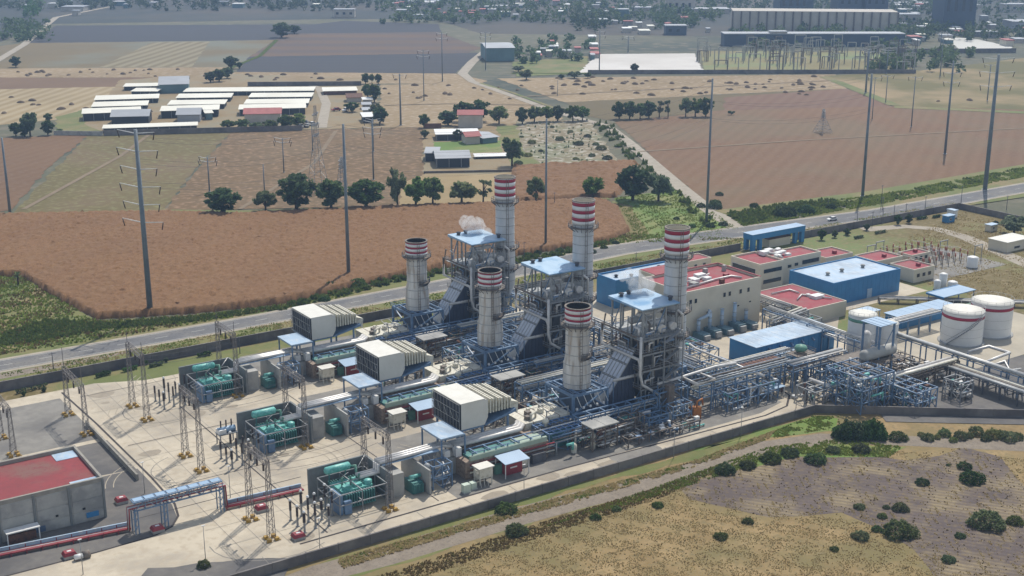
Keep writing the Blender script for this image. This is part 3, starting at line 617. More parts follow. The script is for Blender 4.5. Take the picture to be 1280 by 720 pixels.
# --- banded stack: generic
def banded_stack(x, y, zb, ztop, prof, rcap, bands, label, name, mbody, zplat, lowplat, cat='chimney', inner=True):
    r = thing(name, label, cat, (x, y, zb))
    b = MB(); b.lathe(x, y, prof, 36); body = part('shell', b, M[mbody], r)
    b = MB()
    z = prof[0][1] + 1.2
    while z < zplat - 1:
        rr = None
        for (r0, z0), (r1, z1) in zip(prof[:-1], prof[1:]):
            if z0 <= z <= z1 and z1 > z0: rr = r0 + (r1 - r0) * (z - z0) / (z1 - z0)
        if rr: b.lathe(x, y, [(rr - .02, z - .09), (rr + .09, z - .06), (rr + .09, z + .06), (rr - .02, z + .09)], 36)
        z += 2.4
    part('seam_rings', b, M['pipeg'], body)
    z = bands[0]
    for k, (col_, hh) in enumerate(bands[1]):
        b = MB(); rr = rcap + (.02 if col_ == 'red' else 0); b.lathe(x, y, [(rcap - .25, z), (rr, z), (rr, z + hh), (rcap - .25, z + hh)], 36); part(col_ + '_band', b, M[col_], r); z += hh
    b = MB(); b.lathe(x, y, [(rcap - .3, z - .02), (rcap - .3, bands[0] - 4), (.05, bands[0] - 4)], 32); part('flue_lining', b, M['dark'] if inner else M['beige2'], r)
    b = MB(); b.lathe(x, y, [(rcap, z - .12), (rcap + .14, z - .1), (rcap + .14, z + .12), (rcap - .3, z + .12), (rcap - .3, z - .12)], 36); part('rim', b, M['rustgrey'], r)
    for zp, ex, a0, a1 in [(zplat, 1.15, 0, 2 * math.pi)] + lowplat:
        pl = MB(); rr = rcap - .1; pl.lathe(x, y, [(rr, zp), (rr + ex, zp), (rr + ex, zp + .15), (rr, zp + .15)], 30, a0, a1)
        g = part('walkway', pl, M['rustgrey'], r); b = MB()
        for hz in (.55, 1.1): b.lathe(x, y, [(rr + ex - .04, zp + hz), (rr + ex + .04, zp + hz), (rr + ex + .04, zp + hz + .09), (rr + ex - .04, zp + hz + .09), (rr + ex - .04, zp + hz)], 30, a0, a1)
        n = 16
        for k in range(n + 1):
            t = a0 + (a1 - a0) * k / n; cx, cy = x + (rr + ex) * math.cos(t), y + (rr + ex) * math.sin(t)
            b.bar((cx, cy, zp), (cx, cy, zp + 1.15), .08)
            b.bar((x + (rr - .2) * math.cos(t), y + (rr - .2) * math.sin(t), zp - 1.1), (cx, cy, zp), .12)
        part('handrail', b, M['grime'], g)
    # caged ladder on the camera side left of centre, running over the bands too
    t = math.atan2(-.83, -.5) + .18; b = MB(); rr = prof[0][0] + .25
    def rad(z):
        for (r0, z0), (r1, z1) in zip(prof[:-1], prof[1:]):
            if z0 <= z <= z1 and z1 > z0: return r0 + (r1 - r0) * (z - z0) / (z1 - z0)
        return rcap
    zz = [prof[0][1] + .5 + i * (ztop - prof[0][1] - .6) / 24 for i in range(25)]
    for s in (-.3, .3):
        pts = [(x + (max(rad(z), rcap if z > zplat else 0) + .35) * math.cos(t) - s * math.sin(t), y + (max(rad(z), rcap if z > zplat else 0) + .35) * math.sin(t) + s * math.cos(t), z) for z in zz]
        b.tube(pts, .06, 4)
    for z in zz:
        q = max(rad(z), rcap if z > zplat else 0) + .35; b.bar((x + q * math.cos(t) + .32 * math.sin(t), y + q * math.sin(t) - .32 * math.cos(t), z), (x + q * math.cos(t) - .32 * math.sin(t), y + q * math.sin(t) + .32 * math.cos(t), z), .06)
    part('ladder', b, M['rustgrey'], r)
    return r
RB = [('white', .75), ('red', .55), ('white', .8), ('red', .55), ('white', .8), ('red', .45)]
st = U(banded_stack(177.2, YC, 10, 30.1, [(3.35, 10.1), (3.4, 12.5), (3.35, 15.6), (2.9, 18.0), (2.88, 26.2)], 3.12, (26.2, RB), '{} short exhaust stack with red and white bands on a blue steel base', 'exhaust_stack', 'stack', 25.6,
                    [(18.0, .7, R(-110), R(-10))]))
# its blue support frame and plenum
r = st; b = MB(); xs = (172.2, 182.4); ys = (229.4, 240.4)
grid_frame(b, xs, ys, (.33, 5.2, 9.9), .55); part('support_frame', b, M['bluesteel'], r)
b = MB(); railing(b, xs[0] - .5, xs[1] + .5, ys[0] - .5, ys[1] + .5, 10.0); 
for k in range(6): b.bar((xs[0] + k * 2.04, ys[0], 10.05), (xs[0] + k * 2.04, ys[1], 10.05), .35)
part('deck', b, M['bluesteel'], r)
b = MB(); b.hexa([(174, 231.2, 3.5), (181, 231.2, 3.5), (181, 238.4, 3.5), (174, 238.4, 3.5)], [(174.6, 231.8, 9.7), (180, 231.8, 9.7), (180, 237.8, 9.7), (174.6, 237.8, 9.7)])
b.lathe(177.2, YC, [(3.1, 9.6), (3.35, 10.12)], 24); part('plenum', b, mat('blue_grey_casing', col(84, 100, 120), col(60, 72, 92), .6, .6), r)
b = MB()
for k in range(5): b.bar((173.0 + k * 2, 229.0, 9.8), (174.4 + k * 2, 229.0, 6.8), .12); b.box(172.8 + k * 2, 173.3 + k * 2, 228.8, 229.2, 6.4, 6.9)
part('spring_hanger', b, M['white'], r)
# tall stack behind the boiler
RB2 = [('white', 1.0), ('red', .9), ('white', 1.15), ('red', .9), ('white', 1.15), ('red', .95), ('white', .35)]
tall = U(banded_stack(207.6, YC, .33, 45.3, [(1.2, 8.0), (3.0, 12.5), (3.02, 22), (2.85, 24), (2.82, 38.8)], 3.08, (38.8, RB2), '{} tall boiler stack with red and white bands behind the blue roofed boiler', 'boiler_stack', 'stack2', 37.8,
                      [(24.0, 1.3, R(-200), R(30)), (17.5, 1.0, R(-160), R(20))], inner=False))
b = MB(); grid_frame(b, (205.2, 210.0), (232.2, 237.2), (.33, 4.5, 9.0), .4); part('support_frame', b, M['bluesteel'], tall)
b = MB(); b.lathe(207.6, YC, [(.4, 3), (1.2, 8.0)], 16); part('hopper', b, M['stack2'], tall)
# --- boiler (heat recovery steam generator)
bx0, bx1, by0, by1 = 193.0, 203.6, 229.4, 241.4
hr = U(thing('boiler_house', '{} open steel boiler structure with sloping ribbed duct, drums and pale blue canopy roof', 'boiler', (199, YC, .33)))
b = MB(); b.box(bx0 + 2.2, bx1 - 1.4, by0 + 1.6, by1 - 1.6, 3.5, 19.5); part('casing', b, M['grime'], hr)
b = MB(); b.hexa([(bx0 + 2.4, by0 + 1.9, 3.6), (bx0 + 2.42, by0 + 1.9, 3.6), (bx0 + 2.42, by1 - 1.9, 3.6), (bx0 + 2.4, by1 - 1.9, 3.6)], [(bx0 + 2.4, by0 + 1.9, 19), (bx0 + 2.42, by0 + 1.9, 19), (bx0 + 2.42, by1 - 1.9, 19), (bx0 + 2.4, by1 - 1.9, 19)])
b = MB(); xs = [bx0, bx0 + 3.5, bx0 + 7.1, bx1]; ys = [by0, by0 + 4.2, by0 + 8.6, by1]
for x in xs:
    for y in (ys[0], ys[-1]): b.bar((x, y, .33), (x, y, 27.6), .38)
for y in ys[1:-1]:
    for x in (xs[0], xs[-1]): b.bar((x, y, .33), (x, y, 27.6), .34)
part('columns', b, M['pipeg'], hr, kind='stuff')
random.seed(11)
for zl, rm in ((7.5, 'rustgrey'), (12.2, 'rustgrey'), (16.4, 'rustgrey'), (20.2, 'pipeg')):
    b = MB(); m_ = 1.0 if zl < 18 else 1.3
    b.box(bx0 - m_, bx1 + m_ - .6, by0 - m_, by0 + .9, zl, zl + .14); b.box(bx0 - m_, bx0 + .9, by0 + .9, by1 + m_, zl, zl + .14)
    b.box(bx0 + .9, bx1 + .3, by1 - .8, by1 + m_, zl, zl + .14); b.box(bx1 - .5, bx1 + m_ - .6, by0 + .9, by1 - .8, zl, zl + .14)
    if zl > 19: b.box(bx0 + .9, bx1 - .5, by0 + .9, by1 - .8, zl - .02, zl + .1)
    g = part('platform', b, M[rm], hr); b = MB(); railing(b, bx0 - m_, bx1 + m_ - .6, by0 - m_, by1 + m_, zl + .14, 1.2, .11)
    b.box(bx0 - m_ - .04, bx1 + m_ - .56, by0 - m_ - .06, by0 - m_, zl - .25, zl + .2)
    part('handrail', b, M['steelgrey'], g)
b = MB()
for i in range(3):
    for z0, z1 in ((.4, 7.5), (7.5, 12.2), (12.2, 16.4), (16.4, 20.2), (20.2, 27.4)):
        if (i + int(z0)) % 2: b.bar((xs[i], by0, z0), (xs[i + 1], by0, z1), .2)
        else: b.bar((bx0, ys[i], z1), (bx0, ys[i + 1], z0), .2)
part('bracing', b, M['bluesteel'], hr, kind='stuff')
# canopy roof
b = MB(); b.hexa([(bx0 - .8, by0 - .6, 27.7), (bx1 + .5, by0 - .6, 27.7), (bx1 + .5, by1 + .8, 27.7), (bx0 - .8, by1 + .8, 27.7)], [(bx0 - .8, by0 - .6, 28.0), (bx1 + .5, by0 - .6, 28.0), (bx1 + .5, by1 + .8, 28.4), (bx0 - .8, by1 + .8, 28.4)])
rf = part('canopy_roof', b, mat('canopy_sheet', col(176, 204, 226), col(150, 182, 210), .2, .5, c3=col(90, 150, 196), scale3=.12, stretch=(1, .3, 1)), hr)
for vx, vy in ((bx0 + 1.6, by1 - 1.4), (bx0 + 4.4, by1 - .9), (bx1 - .6, by0 + 1.8)):
    b = MB(); b.lathe(vx, vy, [(.5, 28.2), (.5, 28.9), (.75, 28.95), (.6, 29.25), (.05, 29.4)], 10); part('roof_vent', b, M['grime'], rf)
b = MB()
for y in (by0, (by0 + by1) / 2, by1): b.bar((bx0 - .6, y, 27.5), (bx1 + .9, y, 27.5), .32)
for x in (bx0, bx0 + 3.5, bx0 + 7.1, bx1): b.bar((x, by0 - .4, 27.45), (x, by1 + .5, 27.45), .28)
part('roof_beams', b, M['steelgrey'], hr)
# drums under the roof
for y, z, rr, x0, x1 in ((232.4, 22.6, 1.0, 195.8, 202.2), (237.6, 22.4, .95, 195.8, 202.0), (233.0, 25.4, .6, 194.6, 201)):
    b = MB(); b.tube([(x0 - .6, y, z), (x0, y, z), (x1, y, z), (x1 + .6, y, z)], [rr * .45, rr, rr, rr * .45], 14); part('steam_drum', b, M['pipe'], hr)
for (x, y) in ((202.2, 230.0), (198.6, 230.0)):
    b = MB(); b.tube([(x, y, 22.2), (x, y - 1.4, 22.2)], [1.0, 1.05], 14); part('drum_end', b, M['pipe'], hr)
# vertical risers and pipe loops on the camera sides
for k in range(11):
    x = bx0 + .7 + k * .95; z0 = random.choice((8, 12.4, 16.6)); z1 = z0 + random.choice((4, 7, 9)); b = MB(); rr = random.choice((.13, .18, .25))
    b.tube([(x, by0 + .6, z0), (x, by0 + .6, min(z1, 26.5)), (x + .1, by0 + 2, min(z1, 26.5) + .5)], rr, 6); part('riser_pipe', b, M[random.choice(('pipeg', 'pipe', 'rustgrey'))], hr)
for k in range(9):
    x = bx0 + 1.0 + k * 1.0; z0 = random.choice((.5, 3)); b = MB(); h2 = random.choice((4.5, 6.3, 9.6))
    b.tube([(x, by0 - .5, z0), (x, by0 - .5, h2), (x + 1.5, by0 - .5, h2), (x + 1.5, by0 - .5, h2 - 1.6)], .16, 6); part('riser_pipe', b, M[random.choice(('pipeg', 'pipe', 'grime'))], hr)
for k in range(8):
    y = by0 + 1 + k * 1.5; b = MB(); z0 = random.choice((8, 12.4, 16.6, 20.4)); b.tube([(bx0 - .2, y, z0), (bx0 - .2, y, z0 + random.choice((3, 4.4, 6.5)))], .16, 6); part('riser_pipe', b, M[random.choice(('pipeg', 'rust', 'rustgrey'))], hr)
for k in range(26):
    z0 = random.choice((8, 12.4, 16.6, 20.5)); b = MB(); rr = random.choice((.14, .2, .28)); x = random.uniform(bx0, bx1 - 2); h2 = z0 + random.uniform(1, 3.2)
    if k % 2: b.tube([(x, by0 - .7, z0 + .3), (x, by0 - .7, h2), (x + random.uniform(1, 3), by0 - .7, h2), (x + 3, by0 + 2, h2)], rr, 6)
    else: y = random.uniform(by0, by1 - 2); b.tube([(bx0 - .6, y, z0 + .3), (bx0 - .6, y, h2), (bx0 - .6, y + random.uniform(1, 3), h2), (bx0 + 1, y + 3, h2)], rr, 6)
    part('riser_pipe', b, M[random.choice(('pipe', 'pipe', 'pipeg', 'rustgrey', 'bluesteel'))], hr)
# long outer steam pipe dropping at the near left corner, as on every unit
b = MB(); b.tube([(bx0 - 1.8, by0 - 1.6, 21.5), (bx0 - 1.8, by0 - 1.6, 12.0), (bx0 - 1.0, by0 - 1.6, 9.2), (bx0 + 3.4, by0 - 2.4, 6.2), (bx0 + 4.0, by0 - 2.4, 5.0), (bx0 + 5.4, by0 - 2.4, 5.0)], .33, 8); part('steam_pipe', b, M['pipe'], hr)
b = MB(); b.tube([(bx0 - 2.0, by1 + 1.4, 19.2), (bx0 - 2.0, by1 + 1.4, 16.0), (bx0 - 2.0, by0 - 1.2, 15.8), (bx0 - 1.4, by0 - 1.2, 13.5)], .3, 8); part('steam_pipe', b, M['pipe'], hr)
b = MB(); b.tube([(bx0 - 1.6, by1 + .6, 24), (bx0 - 2.2, by1 + 1.2, 18.4), (bx0 - 2.2, by1 + 1.2, 21.4), (bx0 - 2.0, by0, 21.2)], .24, 7); part('steam_pipe', b, M['rustgrey'], hr)
b = MB(); b.tube([(bx1 - .4, by0 - .9, 26.2), (bx1 + .9, by0 - 1.3, 25), (bx1 + .9, by0 - 1.3, 20.6)], .28, 7); part('steam_pipe', b, M['pipe'], hr)
# stair tower on the near side
b = MB(); z = .4; s = 1
while z < 20:
    xa, xb = (bx1 - 5.2, bx1 - 1.0) if s > 0 else (bx1 - 1.0, bx1 - 5.2)
    b.bar((xa, by0 - 2.4, z), (xb, by0 - 2.4, z + 2.35), .9, .14); b.box(min(xb, xb + .9 * s), max(xb, xb + .9 * s), by0 - 3.0, by0 - .8, z + 2.33, z + 2.45); z += 2.35; s = -s
for x in (bx1 - 6.1, bx1 - .1): b.bar((x, by0 - 3.0, .33), (x, by0 - 3.0, 21), .2)
part('stairs', b, M['steelgrey'], hr)
# blue-grey sloping inlet duct with ribs
y0, y1 = 231.6, 238.0
b = MB(); b.hexa([(184.4, y0, .9), (192.8, y0, .9), (192.8, y1, .9), (184.4, y1, .9)], [(185.0, y0, 6.9), (192.8, y0, 17.0), (192.8, y1, 17.0), (185.0, y1, 6.9)])
duct = part('inlet_duct', b, M['bluedark'], hr)
up_ = Vector((-10.1, 0, 7.8)).normalized() * .16
ribm = mat('duct_top_panel', col(205, 210, 220), col(176, 184, 198), .4, .4, .1)
def P(t, u): return Vector((185.0 + 7.8 * t, y0 + (y1 - y0) * u, 6.9 + 10.1 * t))
for i in range(3):
    for j in range(5):
        t0, t1 = i / 3 + .02, (i + 1) / 3 - .02; u0, u1 = j / 5 + .02, (j + 1) / 5 - .03
        base = [P(t0, u0), P(t1, u0), P(t1, u1), P(t0, u1)]; b = MB(); b.hexa([p + up_ * .1 for p in base], [p + up_ * 1.2 for p in base]); part('panel', b, ribm, duct)
b = MB()
for j in range(6): b.bar(P(0, j / 5) + up_ * .6, P(1, j / 5) + up_ * .6, .16)
for i in range(4): b.bar(P(i / 3, 0) + up_ * 1.4, P(i / 3, 1) + up_ * 1.4, .2)
part('rib_frame', b, M['pipeg'], duct)
b = MB(); b.hexa([(183.4, y0 + 1.6, 3.6), (185.0, y0 + .2, 6.6), (185.0, y1 - .2, 6.6), (183.4, y1 - 1.6, 3.6)], [(182.8, y0 + 1.6, 4.0), (184.4, y0 + .2, 7.2), (184.4, y1 - .2, 7.2), (182.8, y1 - 1.6, 4.0)]); part('expansion_joint', b, M['pipe'], duct)
for k in range(6): b = MB(); b.box(186.2 + k * 1.15, 186.35 + k * 1.15, y0 - .14, y0 - .002, .6, 7.2 + k * 1.45); part('side_stiffener', b, M['bluedark'], duct)
# --- blue steel service gallery on the near side of the boiler
gl = U(thing('steel_gallery', '{} blue truss gallery running beside the exhaust stack base', 'gallery', (182, 226, .33)))
b = MB(); grid_frame(b, [170 + k * 4.0 for k in range(7)], (224.4, 226.8), (.33, 4.2, 6.6), .26); part('truss', b, M['bluesteel'], gl)
b = MB(); grid_frame(b, (194.5, 199, 203.5), (224.2, 226.4), (.33, 4, 7.6), .26); part('truss', b, M['bluesteel'], gl)
b = MB(); b.box(196.8, 198.6, 223.4, 225.0, .4, 9.2); part('elevator_shaft', b, M['rustgrey'], gl)
for k in range(4):
    b = MB(); b.tube([(158, 225 + k * .5, 5.0 + (k % 2) * .5), (194, 225 + k * .5, 5.0 + (k % 2) * .5)], .18, 6); part('pipe', b, M[('pipeg', 'pipe', 'bluesteel', 'grime')[k]], gl)
# --- lower platform grid between turbine and stack
gr = U(thing('steel_platform', '{} blue open grid platform between turbine hall and exhaust stack', 'platform', (165, 226, .33)))
b = MB()
for k in range(6): b.bar((160.4, 222.6 + k * 1.35, 5.4), (171.0, 222.6 + k * 1.35, 5.4), .18)
for k in range(7): b.bar((160.4 + k * 1.76, 222.6, 5.4), (160.4 + k * 1.76, 229.4, 5.4), .22)
part('grating_beams', b, mat('grating_blue_steel', col(112, 146, 190), col(80, 116, 164), .7, .5), gr)  # grating beams get a slightly stronger blue paint than the frame
b = MB(); grid_frame(b, (160.4, 165.7, 171.0), (222.6, 229.4), (.33, 2.8, 5.3), .24); part('frame', b, M['bluesteel'], gr)
b = MB(); b.box(160.5, 170.8, 225, 229.2, .4, 2.6); part('casing', b, M['tealdark'], gr)
for k in range(3):
    b = MB(); b.tube([(161, 222.2, 3.2 + k * .7), (174, 222.2, 3.2 + k * .7), (174, 224, 3.2 + k * .7)], .16, 6); part('pipe', b, M[('pipeg', 'rustgrey', 'bluesteel')[k]], gr)
# --- air filter house on blue legs with louvred face and ribbed duct
fx0, fx1, fy0, fy1, fz0, fz1 = 140.9, 147.6, 229.9, 241.9, 8.3, 14.6
fh = U(thing('air_filter_house', '{} cream air filter house with dark louvred face and ribbed duct on blue legs', 'filter house', (144.4, 236, .33)))
b = MB(); b.box(fx0 + .5, fx1, fy0, fy1, fz0, fz1 - .18); 
b.hexa([(fx1, fy0, fz0), (fx1 + 1.2, fy0 + .5, fz0 + 1.4), (fx1 + 1.2, fy1 - .5, fz0 + 1.4), (fx1, fy1, fz0)], [(fx1, fy0, fz1 - .18), (fx1 + 1.2, fy0 + .5, fz1 - .7), (fx1 + 1.2, fy1 - .5, fz1 - .7), (fx1, fy1, fz1 - .18)])
bo = part('housing', b, M['filter'], fh)
b = MB(); b.box(fx0 + .3, fx1 + .1, fy0 - .06, fy1 + .06, fz1 - .178, fz1); part('roof', b, M['roofwhite'], fh)
b = MB(); b.box(fx0 + .38, fx0 + .5, fy0 + .1, fy1 - .1, fz0 + .1, fz1 - .3); part('louvre_backing', b, M['dark'], fh)
nl = 9
for k in range(nl):
    yy = fy0 + (fy1 - fy0) * k / nl
    for j, (za, zb) in enumerate(((fz0 + .1, fz0 + 2.1), (fz0 + 2.2, fz0 + 4.2), (fz0 + 4.3, fz1 - .3))):
        b = MB()
        for q in range(5): z_ = za + (zb - za) * (q + .5) / 5; b.hexa([(fx0 + .1, yy + .15, z_ - .12), (fx0 + .36, yy + .15, z_), (fx0 + .36, yy + 1.2, z_), (fx0 + .1, yy + 1.2, z_ - .12)], [(fx0 + .1, yy + .15, z_ - .08), (fx0 + .36, yy + .15, z_ + .05), (fx0 + .36, yy + 1.2, z_ + .05), (fx0 + .1, yy + 1.2, z_ - .08)])
        part('louvre', b, M['grime'], fh)
b = MB()
for k in range(nl + 1): b.bar((fx0, fy0 + (fy1 - fy0) * k / nl, fz0 - .2), (fx0, fy0 + (fy1 - fy0) * k / nl, fz1 - .2), .07)
for z in (fz0, fz0 + 2.15, fz0 + 4.25, fz1 - .2): b.bar((fx0 - .05, fy0, z), (fx0 - .05, fy1, z), .11)
for k in range(0, nl, 2): b.bar((fx0 - .1, fy0 + (fy1 - fy0) * k / nl, fz0 + 2.1), (fx0 - .1, fy0 + (fy1 - fy0) * (k + 1) / nl, fz0 + 4.2), .1)
part('louvre_frame', b, M['greywall'], fh)
# ribbed silencer duct: stacked thin panels
prev = fx1 + 1.2
for k in range(9):
    x = prev - .2 + k * .78; t = k / 8
    b = MB(); zt = fz1 - .5 - t * .9; zb_ = fz0 + 2.2 + t * .1; b.hexa([(x, fy0 + .5, zb_), (x + .36, fy0 + .5, zb_), (x + .36, fy1 - .5, zb_), (x, fy1 - .5, zb_)], [(x, fy0 + .5, zt + (.3 if k % 3 == 0 else 0)), (x + .36, fy0 + .5, zt), (x + .36, fy1 - .5, zt), (x, fy1 - .5, zt + (.3 if k % 3 == 0 else 0))])
    part('duct_rib', b, M['cream'], fh)
b = MB(); b.hexa([(prev, fy0 + 1.3, fz0 + 2.4), (prev + 6.6, fy0 + 1.3, fz0 + 2.4), (prev + 6.6, fy1 - 1.3, fz0 + 2.4), (prev, fy1 - 1.3, fz0 + 2.4)], [(prev, fy0 + 1.3, fz1 - 1.7), (prev + 6.6, fy0 + 1.3, fz1 - 2.8), (prev + 6.6, fy1 - 1.3, fz1 - 2.8), (prev, fy1 - 1.3, fz1 - 1.7)])
x2 = prev + 6.6
b.hexa([(x2, fy0 + 1.3, fz0 + 2.2), (x2 + 2.0, fy0 + 1.2, fz0 + .2), (x2 + 2.0, fy1 - 1.2, fz0 + .2), (x2, fy1 - 1.3, fz0 + 2.2)], [(x2, fy0 + 1.0, fz1 - 2.5), (x2 + 2.4, fy0 + 1.4, fz0 + 2.9), (x2 + 2.4, fy1 - 2.2, fz0 + 2.6), (x2, fy1 - 1.0, fz1 - 2.5)])
part('duct', b, M['cream'], fh)
b = MB(); b.hexa([(fx1 + .3, fy0 + .3, fz0 - .5), (x2 + 1, fy0 + .3, fz0 + 1.2), (x2 + 1, fy1 - .3, fz0 + 1.2), (fx1 + .3, fy1 - .3, fz0 - .5)], [(fx1 + .3, fy0 + .3, fz0 - .1), (x2 + 1, fy0 + .3, fz0 + 1.9), (x2 + 1, fy1 - .3, fz0 + 1.9), (fx1 + .3, fy1 - .3, fz0 - .1)])
part('support_tray', b, M['bluesteel'], fh)
for x in (fx0 + 1, fx1 - .3, fx1 + 6.6):
    for y in (fy0 + .5, fy1 - .5):
        b = MB(); b.bar((x, y, .33), (x, y, fz0 - .1 if x < fx1 + 1 else fz0 + 1.2), .4); part('leg', b, M['bluesteel'], fh)
b = MB(); b.box(fx0 + .3, fx1, fy0 + .2, fy1 - .2, fz0 - .5, fz0 - .05); part('base_deck', b, M['bluesteel'], fh)
# --- generator block: long low casing with ducts and the teal trough on top
gb_ = U(thing('generator_block', '{} long generator casing with pale ducts and teal trough on its roof', 'generator', (146, 226, .33)))
b = MB(); b.box(137.4, 159.6, 221.8, 230.6, .33, 4.4); part('casing', b, mat('pinkish_casing', col(176, 158, 140), col(140, 122, 108), .5, .8, fine=(1.6, col(112, 84, 72))), gb_)
b = MB(); b.box(139, 158.8, 222.4, 226.0, 4.4, 4.9); part('trough', b, M['tealdark'], gb_)
b = MB(); b.box(138.6, 159.2, 221.7, 222.35, 4.4, 5.5); b.box(151.6, 158.8, 222.5, 225.6, 4.92, 5.2); part('trough_edge', b, mat('mint_paint', col(172, 190, 172), col(150, 170, 156), .6, .6), gb_)
b = MB()
for k in range(5): b.bar((141 + k * 3.7, 222.3, 5.3), (141 + k * 3.7, 226.4, 5.3), .3)
b.bar((139, 226.2, 5.3), (158.6, 226.2, 5.3), .22); b.bar((139, 222.2, 6.1), (158.6, 222.2, 6.1), .14)
for k in range(7): b.bar((139.4 + k * 3.1, 222.2, 5.5), (139.4 + k * 3.1, 222.2, 6.1), .2)
part('trough_frame', b, M['bluesteel'], gb_)
for k in range(3):
    b = MB(); b.tube([(137.6, 227.3 + k * 1.15, 6.2), (155.6, 227.3 + k * 1.15, 6.2), (157.4, 229.0 + k * 1.15, 6.2), (157.4, 231.6, 6.2)], .5, 10); part('bus_duct', b, M['pipe'], gb_)
for k in range(5):
    b = MB(); b.tube([(138.2, 221.3, 1.3 + k * .62), (161, 221.3, 1.3 + k * .62)], .17, 6); part('pipe', b, M[('rustgrey', 'cream', 'rust', 'pipeg', 'redpaint')[k]], gb_)
for k in range(4):
    b = MB(); x = 139.2 + k * 5.0; b.box(x, x + 3.6, 220.2, 221.1, .36, 1.9 + (k % 2) * .7); part('cabinet', b, M[('cream', 'palegreen', 'cream', 'grime')[k]], gb_)
# --- turbine enclosure
tb = U(thing('turbine_enclosure', '{} beige turbine enclosure with rooftop vents next to the filter duct', 'turbine', (164, 233, .33)))
b = MB(); b.box(158.6, 171.4, 229.6, 238.0, .33, 6.0); part('housing', b, M['cream'], tb)
b = MB(); b.box(160.9, 161.0, 229.5, 238.1, .4, 6.05); b.box(165.2, 165.3, 229.5, 238.1, .4, 6.05); b.box(168.4, 168.5, 229.5, 238.1, .4, 6.05); part('panel_joint', b, M['rust'], tb)
random.seed(5)
for k in range(6):
    b = MB(); x = 160 + k * 1.7; y = 231 + (k * 2.3) % 5; s = .5 + random.random() * .4; b.box(x, x + s * 1.4, y, y + s * 1.6, 6.0, 6.4 + random.random() * .7); part('roof_unit', b, M[random.choice(('cream', 'greywall', 'rustgrey'))], tb)
b = MB(); b.tube([(161, 230.8, 6.0), (161, 230.8, 7.4), (163.0, 231.8, 7.4), (163.0, 231.8, 6.0)], .25, 8); part('vent_duct', b, M['cream'], tb)
b = MB(); b.lathe(162.2, 226.6, [(.25, 4.5), (.25, 6.2), (.75, 6.5), (.85, 7.1), (.5, 7.6), (.05, 7.8)], 12); part('mushroom_vent', b, M['cream'], tb)
b = MB()
for k in range(3): b.bar((165 + k * 2.4, 230, 7.6), (166.4 + k * 2.4, 237, 7.6), .16)
b.bar((164.6, 229.8, 7.6), (171.2, 229.8, 7.6), .2); b.bar((164.6, 237.4, 7.6), (171.2, 237.4, 7.6), .2)
for x in (164.8, 171): b.bar((x, 229.8, 6), (x, 229.8, 7.6), .2)
part('crane_frame', b, M['greywall'], tb)
# --- fuel skid: grimy framed pipework with a flat grey roof
sk = U(thing('fuel_skid', '{} rusty framed pipe skid with a grey slab roof behind the turbine', 'pipe skid', (173, 220, .33)))
b = MB(); grid_frame(b, (169.6, 173.2, 176.8), (218.2, 222.2), (.33, 3.2, 6.0), .28); part('frame', b, M['rustgrey'], sk)
for x0 in (169.3, 173.25):
    b = MB(); b.box(x0, x0 + 3.85, 217.9, 222.5, 6.05, 6.3); part('roof_panel', b, M['greywall'], sk)
for k in range(3):
    b = MB(); b.tube([(170.6 + k * 2.2, 219.4, .5), (170.6 + k * 2.2, 219.4, 4.4)], .55, 10); part('filter_vessel', b, M[('cream', 'rust', 'greywall')[k]], sk)
for k in range(8):
    b = MB(); z = .8 + random.random() * 5; x = 169.5 + random.random() * 3; b.tube([(x, 218.4, z), (x + 4 + random.random() * 8, 218.4 + random.random(), z), (x + 11, 220, z - .5)], .15 + random.random() * .1, 6); part('pipe', b, M[random.choice(('rust', 'pipe', 'rustgrey', 'pipeg'))], sk)
# --- blue canopy on four posts at the generator end
cn = U(thing('canopy', '{} flat pale blue canopy on four tall posts at the end of the generator block', 'canopy', (136.4, 229, .33)))
b = MB(); b.box(133.0, 138.8, 224.8, 233.8, 9.6, 9.9); part('roof', b, M['roofsky'], cn)
b = MB(); b.box(133.2, 139.4, 225.0, 233.6, 9.3, 9.59); part('roof_frame', b, M['bluesteel'], cn)
for x in (133.3, 139.3):
    for y in (225.1, 233.5):
        b = MB(); b.bar((x, y, .33), (x, y, 9.3), .3); part('post', b, M['bluesteel'], cn)
ex = U(thing('exciter', '{} pale exciter housing under the blue canopy', 'machine', (136, 227, .33)))
b = MB(); b.box(133.8, 138, 226, 229.6, .33, 4.2); b.tube([(134, 227.6, 4.6), (138.6, 227.6, 4.6)], 1.0, 12); part('housing', b, M['greywall'], ex)
b = MB(); b.box(137.2, 138.6, 225.4, 227, 4.4, 6.4); b.box(134.6, 136, 226, 227.4, 4.6, 6.1); part('hood', b, M['white'], ex)
b = MB(); b.box(138.6, 139.4, 225.6, 227.2, 4.5, 5.8); part('dark_inlet', b, M['dark'], ex)
# --- blue pump frame below
pf = U(thing('oil_pump_frame', '{} blue pipework frame at the foot of the canopy', 'pump frame', (131, 222, .33)))
b = MB(); grid_frame(b, (128.6, 131, 133.4), (221.0, 224.4), (.33, 3, 5.8), .22); part('frame', b, M['bluesteel'], pf)
for k in range(10):
    b = MB(); z = .8 + random.random() * 4.6; x = 128.6 + random.random() * 2; y = 221 + random.random() * 3; b.tube([(x, y, z), (x + 2.4, y, z), (x + 2.4, y + .8, z + .6)], .16, 6); part('pipe', b, M[random.choice(('bluesteel', 'pipe', 'pipeg'))], pf)
b = MB(); b.lathe(128.0, 222.4, [(.7, .35), (.7, 6.0), (.4, 6.3), (.05, 6.4)], 12); part('tank', b, M['pipeg'], pf)
